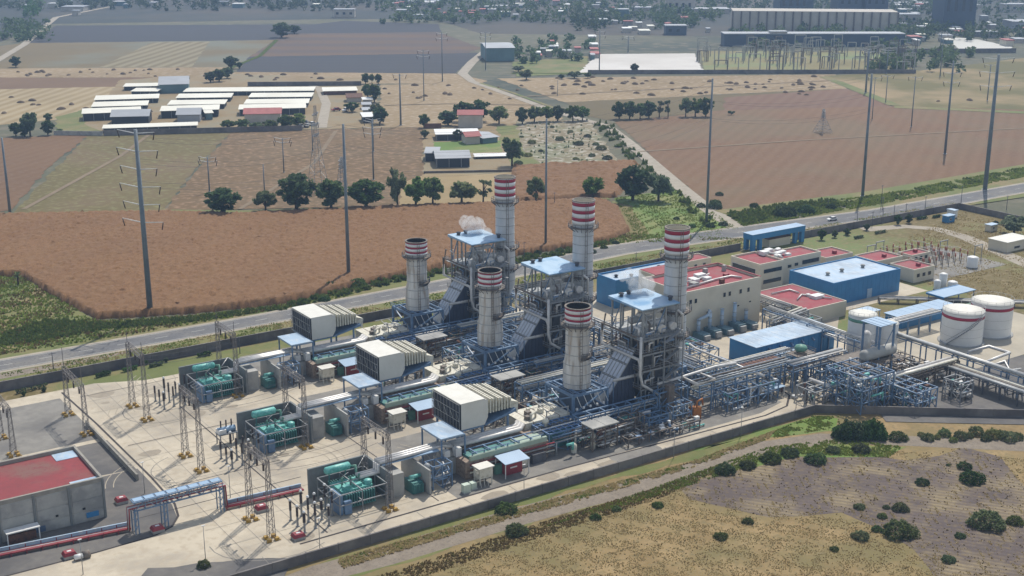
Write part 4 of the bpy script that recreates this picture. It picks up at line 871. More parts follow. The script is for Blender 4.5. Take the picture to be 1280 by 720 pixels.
# --- transformer bay: fire walls, tank, conservator, bushings, steel frame
fwl = U(thing('fire_wall', '{} dark L shaped concrete fire wall round the main transformer', 'fire wall', (113, 232.6, .33)))
b = MB(); b.box(104.8, 118.6, 232.4, 232.9, .33, 7.0); part('wall_panel', b, M['firewall'], fwl)
b = MB(); b.box(118.2, 118.7, 220.8, 232.39, .33, 7.0); part('wall_panel', b, M['firewall'], fwl)
b = MB(); b.box(118.75, 122.4, 222.6, 232.2, .33, 5.6); part('pale_bay', b, M['greywall'], fwl)
b = MB(); b.box(126.9, 127.3, 219.6, 232, .33, 6.0); part('wall_panel', b, M['greywall'], fwl)
tf = U(thing('main_transformer', '{} teal main transformer with round conservator tank inside its steel frame', 'transformer', (112, 226.5, .33)))
b = MB(); b.box(108.4, 115.6, 223.9, 229.4, .5, 4.2); b.box(108.0, 116, 223.5, 229.8, .33, .55); part('tank', b, M['teal'], tf)
b = MB()
for k in range(12): b.box(108.6 + k * .58, 108.85 + k * .58, 222.3, 223.9, 1.0, 3.9)
part('radiator', b, M['tealdark'], tf)
b = MB()
for k in range(12): b.box(108.6 + k * .58, 108.85 + k * .58, 229.4, 231.0, 1.0, 3.9)
part('radiator', b, M['tealdark'], tf)
b = MB(); b.tube([(107.6, 230.2, 6.7), (107.9, 230.2, 6.7), (113.2, 230.2, 6.7), (113.5, 230.2, 6.7)], [.5, .85, .85, .5], 14); cs = part('conservator', b, M['teal'], tf)
b = MB(); b.tube([(113.4, 230, 6.5), (114.4, 229.4, 6.6), (114.2, 228.6, 5.2), (114.2, 228.4, 4.2)], .28, 8); part('oil_pipe', b, M['palegreen'], cs)
b = MB()
for x in (108.6, 112.4): b.bar((x, 230.2, 3.9), (x, 230.2, 5.9), .2)
part('bracket', b, M['tealdark'], cs, kind='stuff')
for k in range(3):
    b = MB(); x = 109.6 + k * 2; pr = []; z = 4.2
    for j in range(8): pr += [(.16, z), (.28, z + .14)]; z += .26
    b.lathe(x, 226.2, pr + [(.02, z)], 9); part('bushing', b, M['palegreen'], tf)
b = MB(); b.box(109, 110.6, 224.2, 225.2, 4.2, 5.0); b.box(111.6, 113.4, 224.4, 225.6, 4.2, 4.8); b.lathe(115.0, 225, [(.9, 4.2), (.9, 4.9), (.5, 5.1), (.02, 5.2)], 12); part('top_gear', b, M['teal'], tf)
for k in range(3):
    b = MB(); b.tube([(113.6, 226.0 + k * .9, 5.4), (118.2, 226.0 + k * .9, 5.4), (118.2, 226.0 + k * .9, 7.3)], .34, 9); part('bus_duct', b, M['pipe'], tf)
b = MB(); b.tube([(114.6, 229.4, 5.6), (117.6, 231.2, 7.6)], .1, 5); b.tube([(109.6, 226.2, 6.4), (110, 224, 8.2)], .08, 5); part('lead', b, M['pipe'], tf)
fr = U(thing('transformer_frame', '{} grey open steel frame in front of the main transformer', 'steel frame', (111, 222, .33)))
b = MB(); grid_frame(b, (106.2, 111.4, 117.2), (220.6, 226.0, 231.0), (.33, 2.8, 5.2), .2, False)
for k in range(4): b.bar((106.2, 220.6 + k * 1.7, 5.2), (104.6, 220.6 + k * 1.7, 4.6), .14)
part('frame', b, M['steelgrey'], fr)
b = MB(); b.box(106.3, 107.1, 221.0, 225.6, .5, 4.8); b.box(107.4, 109, 220.7, 221.4, .5, 3.4); part('panel', b, M['bluesteel'], fr)
bd = U(thing('bus_duct', '{} set of three pale bus ducts from the fire wall to the blue canopy', 'bus duct', (126, 227, 7)))
for k in range(3):
    b = MB(); b.tube([(118.4, 226.0 + k * .95, 7.5), (126, 226.0 + k * .95, 7.6), (134.6, 227.2 + k * .95, 7.2), (137.5, 227.4 + k * .95, 6.2)], .4, 10); part('duct', b, M['pipe'], bd)
b = MB(); b.box(118.8, 133, 225.5, 228.6, 6.9, 7.1); part('tray', b, M['roofblue'], bd)
a2 = U(thing('auxiliary_transformer', '{} small dark teal transformer behind the fire wall', 'transformer', (125, 223, .33)))
b = MB(); b.box(123.9, 126.4, 221.6, 225.2, .4, 3.0); part('tank', b, M['tealdark'], a2); b = MB(); b.tube([(124, 223, 3.8), (126.6, 223, 3.8)], .42, 10); part('conservator', b, M['teal'], a2)
b = MB()
for k in range(7): b.box(124 + k * .34, 124.16 + k * .34, 220.8, 221.6, .8, 2.8)
part('radiator', b, M['tealdark'], a2)
# --- cream hopper tank on stand and red shed with blue roof
ct = U(thing('dosing_tank', '{} cream square tank on raised legs in front of the generator block', 'tank', (138.8, 218.4, .33)))
b = MB(); b.box(138.2, 141.6, 217.4, 219.9, 1.8, 4.2); part('body', b, M['cream'], ct)
b = MB(); b.box(137.9, 141.9, 217.1, 220.2, 4.2, 4.35); part('lid', b, M['roofwhite'], ct)
for x in (138.3, 141.4):
    for y in (217.5, 219.7):
        b = MB(); b.bar((x, y, .33), (x, y, 1.8), .22); part('leg', b, M['cream'], ct)
b = MB()
for k in range(4): b.bar((138.3 + k, 217.4, 1.8), (138.0 + k * .9, 216.4, .35), .12)
b.box(137.6, 138.1, 217.5, 218.4, 3.2, 4.0); part('fitting', b, M['cream'], ct)
sh = U(thing('equipment_shed', '{} small red shed under a pale blue roof beside the cream tank', 'shed', (147.4, 219, .33)))
b = MB(); b.box(145.9, 150.2, 218.6, 220.4, .33, 3.3); part('cabinet', b, M['redpaint'], sh)
b = MB(); b.hexa([(144.6, 217.0, 3.7), (151.2, 217.0, 3.7), (151.2, 221.4, 4.3), (144.6, 221.4, 4.3)], [(144.6, 217.0, 3.85), (151.2, 217.0, 3.85), (151.2, 221.4, 4.45), (144.6, 221.4, 4.45)]); part('roof', b, M['roofblue'], sh)
for x in (144.8, 151.0):
    for y in (217.2, 221.2):
        b = MB(); b.bar((x, y, .33), (x, y, 3.7), .16); part('post', b, M['white'], sh)
b = MB(); b.box(147, 148.8, 218.55, 218.6, 1.8, 2.1); part('marking', b, M['white'], sh)
# --- grimy pipe bundle at the near foot (valves, small vessels) shows only for the nearest unit the most
vb = U(thing('pipe_bundle', '{} tangle of grey and rusty pipes along the foot of the boiler structure', 'pipework', (185, 222, .33)))
random.seed(21)
for k in range(46):
    x = 160 + random.random() * 42; y = 219.2 + random.random() * 6; z = .5 + random.random() * 4.2; L = 1.5 + random.random() * 6; t = random.random()
    if t < .55: pts = [(x, y, z), (x + L, y, z), (x + L, y, max(.4, z - 1.5))]
    elif t < .8: pts = [(x, y, z), (x, y + 2.5, z), (x, y + 2.5, .4)]
    else: pts = [(x, y, .35), (x, y, z + 1)]
    b = MB(); b.tube(pts, random.choice((.1, .14, .2, .3)), 6); part('pipe', b, M[random.choice(('pipeg', 'pipe', 'bluesteel', 'rust', 'rustgrey', 'grime', 'teal', 'pipe', 'cream'))], vb)
for k in range(4):
    b = MB(); x = 172.5 + k * 7.5; grid_frame(b, (x, x + 3.2, x + 6.0), (219.6, 222.2), (.33, 3.0, 5.4 if k % 2 else 4.2), .2); part('frame', b, M['bluesteel' if k != 1 else 'rustgrey'], vb)
for k in range(5):
    b = MB(); x = 166 + k * 7.3; b.lathe(x, 220.6, [(.7, .35), (.7, 2.2 + (k % 3)), (.3, 2.6 + (k % 3)), (.02, 2.7 + (k % 3))], 10); part('vessel', b, M[('cream', 'greywall', 'rustgrey')[k % 3]], vb)
# copies for the other two units
for o in list(UNIT):
    base = o['label']; o['label'] = base.format(ORD[0])
    o['group'] = base.format('').strip()[:60]
    g = {'exhaust_stack': 'short banded exhaust stacks', 'boiler_stack': 'tall banded boiler stacks', 'boiler_house': 'boiler structures', 'air_filter_house': 'air filter houses'}.get(o.name, o.name.replace('_', ' ') + ' units')
    o['group'] = g
    for k in (1, 2):
        if o.name in ('pipe_bundle',) and k == 2: pass
        copy_tree(o, (0, 38.4 * k, 0), base.format(ORD[k]))
# ------------------------------------------------------------------ buildings of the plant
def parapet_block(r, x0, x1, y0, y1, z, mwall, mroof, par=.7, t=.35, zb=.33, top=None, roofname='roof'):
    b = MB(); b.box(x0, x1, y0, y1, zb, z - par); part('wall', b, M[mwall], r)
    b = MB(); b.box(x0 + t, x1 - t, y0 + t, y1 - t, z - par, z - par + .06); rf = part(roofname, b, M[mroof], r)
    b = MB(); e = z; b.box(x0, x1, y0, y0 + t, z - par + .003, e); b.box(x0, x1, y1 - t, y1, z - par + .003, e)
    b.box(x0, x0 + t, y0 + t, y1 - t, z - par + .003, e); b.box(x1 - t, x1, y0 + t, y1 - t, z - par + .003, e); part('parapet', b, M[top or mwall], r, kind='stuff' if False else None)
    return rf
def window(r, x0, x1, y, z0, z1, axis='y', frame='white', glass='glass', out=-1):
    """framed pane on a wall facing -Y (axis y) or -X (axis x)"""
    b = MB()
    if axis == 'y': b.box(x0, x1, y - .09, y + .02, z0, z1)
    else: b.box(y - .09, y + .02, x0, x1, z0, z1)
    f = part('window', b, M[frame], r); b = MB(); m = .09
    if axis == 'y': b.box(x0 + m, x1 - m, y - .12, y - .092, z0 + m, z1 - m)
    else: b.box(y - .12, y - .092, x0 + m, x1 - m, z0 + m, z1 - m)
    part('pane', b, M[glass], f)
# great blue hall
h = thing('blue_hall', 'large blue metal hall with pale flat roof right of the beige building', 'hall', (315, 272, .33))
parapet_block(h, 302.4, 334, 267.4, 286.4, 7.9, 'blue', 'roofsky', .45, .3, top='blue')
for x, y in ((309, 276), (316, 276.4), (325.5, 276)): 
    b = MB(); b.lathe(x, y, [(.55, 7.5), (.55, 8.1), (.85, 8.2), (.5, 8.6), (.02, 8.65)], 12); part('roof_vent', b, M['greywall'], h)
b = MB(); b.box(318.4, 320.6, 267.28, 267.4, .35, 3.4); part('door', b, M['roofsky'], h)
for k in range(15): b = MB(); b.box(304.2 + k * 2, 304.26 + k * 2, 267.37, 267.398, .4, 7.4); part('rib', b, M['blue'], h)
for k in range(9): b = MB(); b.box(302.37, 302.398, 268.8 + k * 2, 268.86 + k * 2, .4, 7.4); part('rib', b, M['blue'], h)
# long blue workshop
h = thing('blue_workshop', 'long low blue workshop with pale roof in front of the beige building', 'workshop', (255, 243, .33))
zz = 6.6
b = MB(); b.box(241.2, 272, 238.8, 249.2, .33, zz - .35); part('wall', b, M['blue'], h)
for k in range(12):
    x = 240.9 + k * 2.62; b = MB(); b.box(x, x + 2.58, 238.5, 249.5, zz - .35, zz - .2 + (k % 2) * .015); part('roof_panel', b, M['roofsky'], h)
for k in range(6): b = MB(); b.bar((246 + k * 4.2, 237.9, 4.6), (246 + k * 4.2, 238.8, 5.2), .5); part('wall_vent', b, M['bluesteel'], h)
for k in range(14): b = MB(); b.box(243 + k * 2.05, 243.12 + k * 2.05, 238.7, 238.798, .4, 6.1); part('rib', b, M['blue'], h)
b = MB(); b.box(247, 255.6, 234.4, 238.7, 3.6, 3.85); an = part('lean_to_roof', b, M['roofsky'], h)
b = MB(); b.box(247.3, 255.3, 234.8, 238.7, .33, 3.6); part('lean_to_wall', b, M['blue'], h)
# blue building behind the tall stacks
h = thing('blue_store', 'blue store building with pale roof partly hidden behind the tall stacks', 'store', (256, 308, .33))
parapet_block(h, 243.8, 273, 303.6, 313.2, 9.6, 'blue', 'roofsky', .6, .3)
for x, y in ((247.5, 308), (252, 306), (266, 309)):
    b = MB(); b.lathe(x, y, [(.5, 9.0), (.5, 9.6), (.8, 9.7), (.02, 10.1)], 10); part('roof_vent', b, M['grime'], h)
b = MB(); b.box(262, 271, 303.4, 305, .33, 4.2); part('lean_to', b, M['bluedark'], h)
# beige turbine hall with red roof
h = thing('beige_hall', 'tall beige process building with red roof and pale exhaust ducts along its foot', 'building', (258, 278, .33))
parapet_block(h, 241.6, 272.4, 269.2, 288.4, 14.4, 'beige', 'redroof', .8, .35, top='beige2')
b = MB(); b.box(246.5, 272, 287.9, 288.35, 14.401, 14.6); b.box(271.9, 272.35, 269.3, 287.9, 14.401, 14.6); part('coping', b, M['redpaint'], h)
b = MB(); b.box(247.5, 262, 288.41, 297, .33, 14.0); part('annex', b, M['beige'], h); b = MB(); b.box(247.8, 262, 288.7, 296.8, 14.0, 14.15); part('annex_roof', b, M['redroof'], h)
for x in (243.6, 245.6, 256.9, 259.0, 263.4, 266.6): window(h, x, x + 1.1, 269.2, 10.4, 11.9, frame='beige2')
for x, z in ((250.5, 6.6), (256.4, 6.4), (262.8, 6.5), (267.6, 7)): window(h, x, x + .9, 269.2, z, z + .6, frame='beige2')
for i, x in enumerate((246.2, 250.6, 255.4, 260.4, 265.2)):
    b = MB(); zt = (5.8, 7.6, 7.6, 8.6, 5.6)[i]; b.tube([(x, 267.6, 1.6), (x, 267.6, zt)], .55, 12); d = part('exhaust_duct', b, M['roofsky'], h)
    b = MB(); 
    for z in (2.5, 4.2, 5.6, zt - .2): b.tube([(x, 267.6, z), (x, 267.6, z + .14)], .64, 12)
    part('flange', b, M['pipeg'], d)
    b = MB(); b.box(x - 1.3, x + 1.6, 264.2, 268.6, .34, 2.2 + (i % 2) * .5); part('fan_unit', b, mat('pale_teal_unit', col(120, 152, 160), col(84, 116, 128), .5, .6), h)
    b = MB(); b.box(x - .9, x + 1.2, 263.4, 264.19, .6, 1.9 + (i % 2) * .4); part('fan_hood', b, M['pipeg'], h)
b = MB(); b.tube([(246.2, 267.6, 5.8), (250.0, 267.6, 6.6), (250.4, 267.6, 8.2)], .45, 10); part('exhaust_duct', b, M['roofsky'], h)
random.seed(31)
for (x, y, sx, sy, sz, mm) in [(252.5, 277, 2.2, 3, 1.0, 'white'), (256, 279.5, 3.4, 2.0, 1.3, 'white'), (256.5, 276.2, 2.2, 1.8, 1.1, 'white'), (250, 281.5, 3.4, 2, 1.0, 'white'), (249.6, 274, 2, 2.4, 1.0, 'greywall'), (262.5, 283.4, 1.2, 1.2, 1.3, 'greywall'), (264.6, 276.6, 1.6, 1.2, .9, 'redpaint'), (258.6, 271.9, 1.4, 1.1, 1.2, 'rust'), (269, 282, 1, 1, 1.8, 'greywall')]:
    b = MB(); b.box(x, x + sx, y, y + sy, 13.66, 13.66 + sz); part('roof_unit', b, M[mm], h)
b = MB(); b.tube([(246, 273.4, 14.1), (260, 275.6, 14.1), (266, 275.6, 14.1), (267.6, 272.6, 14.1)], .3, 8); part('roof_duct', b, M['pipe'], h)
b = MB(); b.tube([(248, 278, 14.2), (255, 278.2, 14.2), (262, 281, 14.2)], .28, 8); part('roof_duct', b, M['pipe'], h)
# office building in two blocks
h = thing('office_building', 'beige office building with red flat roofs and dark ribbon windows', 'office', (312, 300, .33))
parapet_block(h, 295.2, 306.2, 292.8, 306.4, 9.4, 'beige', 'redroof', .7, .35, top='beige2')
parapet_block(h, 306.4, 326.4, 295.2, 304.8, 8.8, 'beige', 'redroof', .6, .35, top='beige2')
for z in (5.9, 2.3): window(h, 297.0, 305.4, 292.8, z, z + 1.5, frame='beige2')
window(h, 294.5, 305.5, 295.2, 5.6, 7.4, axis='x', frame='white')
window(h, 317.4, 325.6, 295.2, 5.4, 7.0, frame='beige2'); window(h, 310.6, 312.4, 295.2, 5.2, 6.4, frame='beige2'); window(h, 313.8, 315.6, 295.2, 5.4, 6.6, frame='beige2')
for (x, y, s) in ((305, 301, 2.4), (309, 303, 2.0), (309, 298.6, 1.8), (312, 299.4, 1.6), (313, 302.6, 1.4), (306.8, 296.6, 1.6), (311.5, 296.4, 1.4)):
    b = MB(); b.box(x, x + s * 1.3, y, y + s, 9.0, 9.0 + s * .55); part('roof_unit', b, M['white'], h)
b = MB(); b.tube([(305.6, 304.6, 9.7), (308.4, 299, 9.7), (306.9, 294.2, 9.7)], .35, 8); part('roof_duct', b, M['pipe'], h)
# red roofed control rooms near the small switchyard
for (x0, x1, y0, y1, z, lb) in [(330, 343.5, 296, 306, 5.8, 'low beige building with red roof right behind the great blue hall'), (342.5, 356, 284.6, 294.6, 5.2, 'low building with red roof in the middle of the three behind the blue hall'),
                               (345, 355.5, 270.6, 281, 5.0, 'beige corner building with red roof at the right end of the blue hall'), (362, 372, 285.5, 291.5, 4.2, 'narrow red roofed block beside the small switchyard')]:
    h = thing('control_building', lb, 'building', ((x0 + x1) / 2, (y0 + y1) / 2, .33)); parapet_block(h, x0, x1, y0, y1, z, 'beige', 'redroof', .5, .3, top='beige2')
    for k in range(3):
        x = x0 + 1.4 + k * (x1 - x0 - 3) / 2.6; window(h, x, x + 1.6, y0, 2.0, 3.4, frame='beige2')
    b = MB(); b.box(x0 + (x1 - x0) * .55, x0 + (x1 - x0) * .55 + 1.2, y0 + 3, y0 + 4.2, z - .4, z + .6); part('roof_unit', b, M['redpaint'], h)
# low red roofed annex with pipe racks before it
h = thing('red_roofed_annex', 'low building with wide red roof and white units left of the blue hall', 'building', (291, 271, .33))
parapet_block(h, 281.5, 298.4, 258.2, 281.0, 5.2, 'beige', 'redroof', .25, .3, top='beige2')
b = MB(); b.box(291.4, 295.4, 264.5, 267.2, 5.0, 6.0); b.box(291.8, 293, 268, 269, 5.0, 5.8); part('roof_unit', b, M['white'], h)
b = MB(); b.tube([(284, 276, 5.4), (292, 276, 5.4), (292, 272, 5.4)], .22, 7); part('roof_pipe', b, M['pipe'], h)
b = MB(); b.tube([(286, 267, 5.4), (291, 270, 5.4), (296, 262, 5.4)], .22, 7); part('roof_pipe', b, M['pipe'], h)
# entrance gate in the highway wall
h = thing('entrance_portal', 'blue entrance gatehouse canopy spanning the gap in the highway wall', 'gatehouse', (343, 333.6, .33))
b = MB(); b.box(329.4, 356.8, 331.2, 336.0, 4.6, 6.6); part('beam', b, M['blue'], h); b = MB(); b.box(329.3, 356.9, 331.1, 336.1, 6.603, 6.72); part('roof', b, M['roofblue'], h)
for x0, x1 in ((329.6, 331.2), (333.2, 334.6), (351.6, 352.6), (355, 356.6)):
    for y0 in (331.3, 334.6): b = MB(); b.box(x0, x1, y0, y0 + 1.3, .33, 4.6); part('column', b, M['blue'], h)
h = thing('guard_room', 'beige guard room under the blue entrance canopy', 'building', (343, 333, .33))
b = MB(); b.box(339, 350, 332, 335.6, .33, 3.4); part('wall', b, M['beige'], h); b = MB(); b.box(338.7, 350.3, 331.8, 335.8, 3.4, 3.6); part('roof', b, M['rust'], h)
def saloon(x, y, rz, label, m='white', s=1.0, z=.43, grp='cars'):
    r = thing('parked_car' if z < .42 else 'car', label, 'car', (x, y, z)); r.rotation_euler.z = rz
    def P(nm, b, mm, par=None):
        o = bpy.data.objects.new(nm, b.mesh(nm, mm)); C.objects.link(o); o.parent = par or r; return o
    b = MB()
    prof = [(-2.2, .55), (-2.2, .85), (-1.7, .98), (-1.1, 1.02), (1.0, .98), (2.0, .82), (2.2, .6), (2.2, .32), (-2.2, .32)]
    i = len(b.v); n = len(prof)
    for sy in (-.86, .86): b.v += [(px, sy * (1 if 0 < k < 6 else .92), pz) for k, (px, pz) in enumerate(prof)]
    b.f += [tuple(range(n)), tuple(reversed(range(n, 2 * n)))] + [(k, k + n, (k + 1) % n + n, (k + 1) % n) for k in range(n)]; b.sm += [False] * (n + 2)
    body = P('body', b, M[m])
    b = MB(); b.hexa([(-1.6, -.8, .99), (1.05, -.8, .99), (1.05, .8, .99), (-1.6, .8, .99)], [(-1.15, -.62, 1.44), (.35, -.62, 1.44), (.35, .62, 1.44), (-1.15, .62, 1.44)]); P('cabin_glass', b, M['glass'])
    b = MB(); b.box(-1.15, .35, -.63, .63, 1.44, 1.5); P('roof', b, M[m])
    for wx in (-1.35, 1.35):
        for wy in (-.88, .74): b = MB(); b.tube([(wx, wy, .32), (wx, wy + .16, .32)], .32, 12); P('wheel', b, M['dark'])
    for hy in (-.66, .5): b = MB(); b.box(2.14, 2.23, hy, hy + .2, .6, .74); P('headlight', b, M['white'])
    return r
c = at(1040, 275.5, .43); saloon(c.x, c.y, R(172), 'white car driving on the highway near the entrance gate')
c = at(888, 305, .4)
for i, (px, py, mm, lb) in enumerate([(889, 303, 'white', 'white parked car behind the beige hall nearest the wall'), (884, 328, 'white', 'white parked van by the left corner of the office building'), (903, 300, 'greywall', 'grey parked car next to the small gate building')]):
    q = at(px, py + 12, .33); 
q = at(887, 330, .33); saloon(279, 306, R(80), 'white parked car between the beige hall and the office building', z=.33)
saloon(284, 309, R(95), 'dark parked car beyond the white one near the office building', m='grime', z=.33); saloon(338, 326, R(5), 'white parked car just inside the entrance gate', z=.33); saloon(333, 322, R(10), 'red parked car just inside the entrance gate', m='redpaint', z=.33)
h = thing('gate_building', 'small beige building with red parapet beside the highway wall', 'building', (297, 326, .33)); parapet_block(h, 290, 301, 322, 329, 4.6, 'beige', 'redroof', .4, .3, top='beige2')
window(h, 293, 294.4, 322, 1.6, 3.2); window(h, 297, 298.4, 322, 1.6, 3.2)
# ------------------------------------------------------------------ storage tanks
def tank(x, y, rr, H, label, band=None, stair=None, grp=None, name='storage_tank', m='white'):
    r = thing(name, label, 'tank', (x, y, .34), grp)
    b = MB(); b.lathe(x, y, [(rr, .34), (rr, H)], 48); sh_ = part('shell', b, M[m], r)
    b = MB(); b.lathe(x, y, [(rr + .08, H - .12), (rr + .08, H), (rr * .5, H + rr * .07), (.02, H + rr * .11)], 48); part('roof', b, M['roofwhite'] if m == 'white' else M[m], r)
    b = MB(); b.lathe(x, y, [(rr + .06, H - .2), (rr + .1, H - .2), (rr + .1, H - .05), (rr + .06, H - .05)], 48)
    for k in range(16):
        t = 2 * math.pi * k / 16; b.bar((x + rr * math.cos(t), y + rr * math.sin(t), H), (x + rr * math.cos(t), y + rr * math.sin(t), H + 1), .06)
    b.lathe(x, y, [(rr, H + .95), (rr + .05, H + .95), (rr + .05, H + 1.02), (rr, H + 1.02)], 48); part('handrail', b, M['pipe'], r)
    if band:
        b = MB(); b.lathe(x, y, [(rr + .01, H - 1.9), (rr + .04, H - 1.9), (rr + .04, H - 1.0), (rr + .01, H - 1.0)], 48); part('band', b, M[band], r)
    b = MB()
    for z in (H * .3, H * .55): b.lathe(x, y, [(rr, z), (rr + .02, z + .03), (rr, z + .06)], 48)
    part('seam', b, M['greywall'], sh_)
    if stair:
        b = MB(); a0, a1 = stair; n = 26
        for k in range(n):
            t = a0 + (a1 - a0) * k / n; z = .8 + (H - .9) * k / n; b.bar((x + rr * math.cos(t), y + rr * math.sin(t), z), (x + (rr + .9) * math.cos(t), y + (rr + .9) * math.sin(t), z), .3, .06)
        pts = [(x + (rr + .9) * math.cos(a0 + (a1 - a0) * k / n), y + (rr + .9) * math.sin(a0 + (a1 - a0) * k / n), 1.8 + (H - .9) * k / n) for k in range(n + 1)]
        b.tube(pts, .07, 5); b.tube([(p[0], p[1], p[2] - 1) for p in pts], .1, 5); part('spiral_stair', b, M['steelgrey'], r)
    b = MB(); b.lathe(x, y, [(rr + .7, .34), (rr + .7, .6), (rr, .6)], 40); part('ring_foundation', b, M['greywall'], r)
    return r
tank(307.2, 222.4, 5.85, 10.0, 'white storage tank with red band and dark spiral stair, the nearer one', 'red', (R(180), R(275)))
tank(320.6, 222.6, 5.95, 10.4, 'white storage tank with red band, the farther one at the right', 'red')
tank(274.6, 231.4, 3.9, 12.2, 'tall white tank with teal stripe standing left of the steel canopy tower', 'palegreen')
tank(280.5, 227, 2.7, 9.6, 'white domed tank peeping out behind the steel canopy tower', None)
# small things at the far right
def small_tank(px, py, rr, H, label, m='white', grp=None):
    q = at(px, py, .34); b = MB(); r = thing('small_tank', label, 'tank', (q.x, q.y, .34), grp); b.lathe(q.x, q.y, [(rr, .36), (rr, H), (rr * .6, H + .3), (.02, H + .45)], 24); part('shell', b, M[m], r)
    b = MB(); b.lathe(q.x, q.y, [(rr + .15, .34), (rr + .15, .5), (rr * .9, .5)], 20); part('plinth', b, M['grime'], r)
small_tank(1215, 334, 1.9, 4.0, 'short white cylinder tank alone on the dry grass'); small_tank(1178, 360, 1.3, 5.2, 'taller white vessel of the cluster behind the blue canopy roof')
small_tank(1171, 362, 1.1, 3.4, 'left low vessel of the cluster behind the blue canopy roof'); small_tank(1190, 362, 1.6, 3.0, 'right low vessel of the cluster behind the blue canopy roof')
def hut(px, py, w, d, H, label, m, mr, name='hut'):
    q = at(px, py, .33); r = thing(name, label, 'hut', (q.x, q.y, .33)); b = MB(); b.box(q.x, q.x + w, q.y, q.y + d, .33, H); part('wall', b, M[m], r)
    b = MB(); b.box(q.x - .3, q.x + w + .3, q.y - .3, q.y + d + .3, H, H + .25); part('roof', b, M[mr], r); window(r, q.x + w * .3, q.x + w * .55, q.y, 1.2, 2.2)
hut(1184, 279, 4.5, 2.6, 3, 'small blue hut on the grass near the far wall', 'blue', 'roofblue'); hut(1238, 290, 4.2, 2.6, 2.8, 'small beige hut on the grass by the side wall', 'beige', 'roofsky')
hut(1258, 316, 14, 8, 4.0, 'pale flat roofed building cut by the right edge of the view', 'beige2', 'roofwhite')
hut(1192, 273, 2.2, 3.4, 3.4, 'tiny white block standing against the far corner wall', 'white', 'roofsky')
# blue low canopy with roof panels by the tanks
h = thing('blue_canopy_shed', 'long low blue shed with pale panelled roof behind the white tanks', 'shed', (318, 243, .33))
b = MB(); b.box(302, 327, 239.6, 246, .33, 3.6); part('wall', b, M['blue'], h)
for k in range(8): b = MB(); b.box(301.6 + k * 3.2, 304.7 + k * 3.2, 239.2, 246.4, 3.6, 3.8); part('roof_panel', b, M['roofblue'], h)
h = thing('blue_canopy_shed', 'blue edged flat roof farther back beside the green container', 'shed', (335, 248, .33))
b = MB(); b.box(329, 345, 246, 252.5, 3.8, 4.1); part('roof', b, M['roofblue'], h); b = MB(); b.box(328.7, 329, 245.8, 252.6, 3.6, 4.2); b.box(329, 345, 252.5, 252.8, 3.6, 4.2); part('fascia', b, M['blue'], h)
for x in (329.5, 337, 344.5):
    for y in (246.4, 252): b = MB(); b.bar((x, y, .33), (x, y, 3.8), .2); part('post', b, M['bluesteel'], h)
h = thing('green_container', 'green equipment container beyond the farther white tank', 'container', (333, 238, .33))
b = MB(); b.box(331, 338, 236.4, 240, .34, 3.0); part('body', b, M['greenp'], h); b = MB(); b.box(332, 334, 237, 238.5, 3.0, 3.4); part('hatch', b, M['palegreen'], h)
# ------------------------------------------------------------------ pipe racks
def rack(label, p, q, w, z, levels, pipes, step=6.0, mst='bluesteel', name='pipe_rack', zb=.33, brace=True, rp=.22):
    p = Vector((*p, 0)); q = Vector((*q, 0)); d = (q - p); L = d.length; d /= L; nn = Vector((-d.y, d.x, 0)); r = thing(name, label, 'pipe rack', (p.x, p.y, zb)); n = max(1, round(L / step))
    for k in range(n + 1):
        c = p + d * (L * k / n); b = MB()
        for s in (-1, 1): e = c + nn * s * w / 2; b.bar((e.x, e.y, zb), (e.x, e.y, z), .28)
        a, e = c - nn * w / 2, c + nn * w / 2
        for lv in range(levels): zz_ = z - lv * 1.7; b.bar((a.x, a.y, zz_), (e.x, e.y, zz_), .26)
        part('trestle', b, M[mst], r)
    b = MB()
    for s in (-1, 1):
        a, e = p + nn * s * w / 2, q + nn * s * w / 2
        for lv in range(levels): b.bar((a.x, a.y, z - lv * 1.7), (e.x, e.y, z - lv * 1.7), .2)
    if brace:
        for k in range(n):
            a = p + d * (L * k / n) - nn * w / 2; e = p + d * (L * (k + 1) / n) + nn * w / 2; b.bar((a.x, a.y, z), (e.x, e.y, z), .12)
            a2 = p + d * (L * k / n) - nn * w / 2; e2 = p + d * (L * (k + 1) / n) - nn * w / 2
            if levels > 1: b.bar((a2.x, a2.y, z - (1.7 if k % 2 else 0)), (e2.x, e2.y, z - (0 if k % 2 else 1.7)), .12)
    part('stringer', b, M[mst], r)
    for i in range(pipes):
        o = -w / 2 + .35 + (w - .7) * (i + .5) / pipes; lv = i % levels; rr = rp * random.choice((.6, .9, 1.2)); a, e = p + nn * o, q + nn * o; zz_ = z - lv * 1.7 + .13 + rr
        b = MB(); mid = (a + e) / 2; b.tube([(a.x, a.y, zz_), (e.x, e.y, zz_)], rr, 7); part('pipe', b, M[random.choice(('pipe', 'pipe', 'pipeg', 'pipeg', 'cream', 'rustgrey'))], r)
    return r
random.seed(77)
rack('blue trussed pipe rack running right from the foot of the nearest boiler', (206, 224.6), (238, 224.6), 4.2, 7.6, 3, 9, 4.0)
rack('second blue rack behind it crossing to the long blue workshop', (212, 231.5), (246, 231.5), 3.4, 7.0, 2, 7, 5)
rack('high pipe bridge with bright pipes leading to the green vessel platform', (236, 221.5), (256, 221.5), 3.0, 7.6, 2, 7, 5)
rack('pipe rack crossing behind the tall stacks from nearest to middle unit', (214.5, 232), (214.5, 326), 3.6, 8.2, 3, 8, 5)
rack('pipe rack between the beige hall and the boilers', (221, 240), (221, 300), 3.0, 5.6, 2, 7, 5)
rack('steel pipe rack in front of the low red roofed annex', (277, 262), (277, 282), 3.0, 6.0, 2, 7, 4, mst='steelgrey')
rack('grey double rack descending towards the long blue workshop', (279, 257.4), (262, 254.0), 3.0, 6.0, 2, 6, 4, mst='steelgrey')
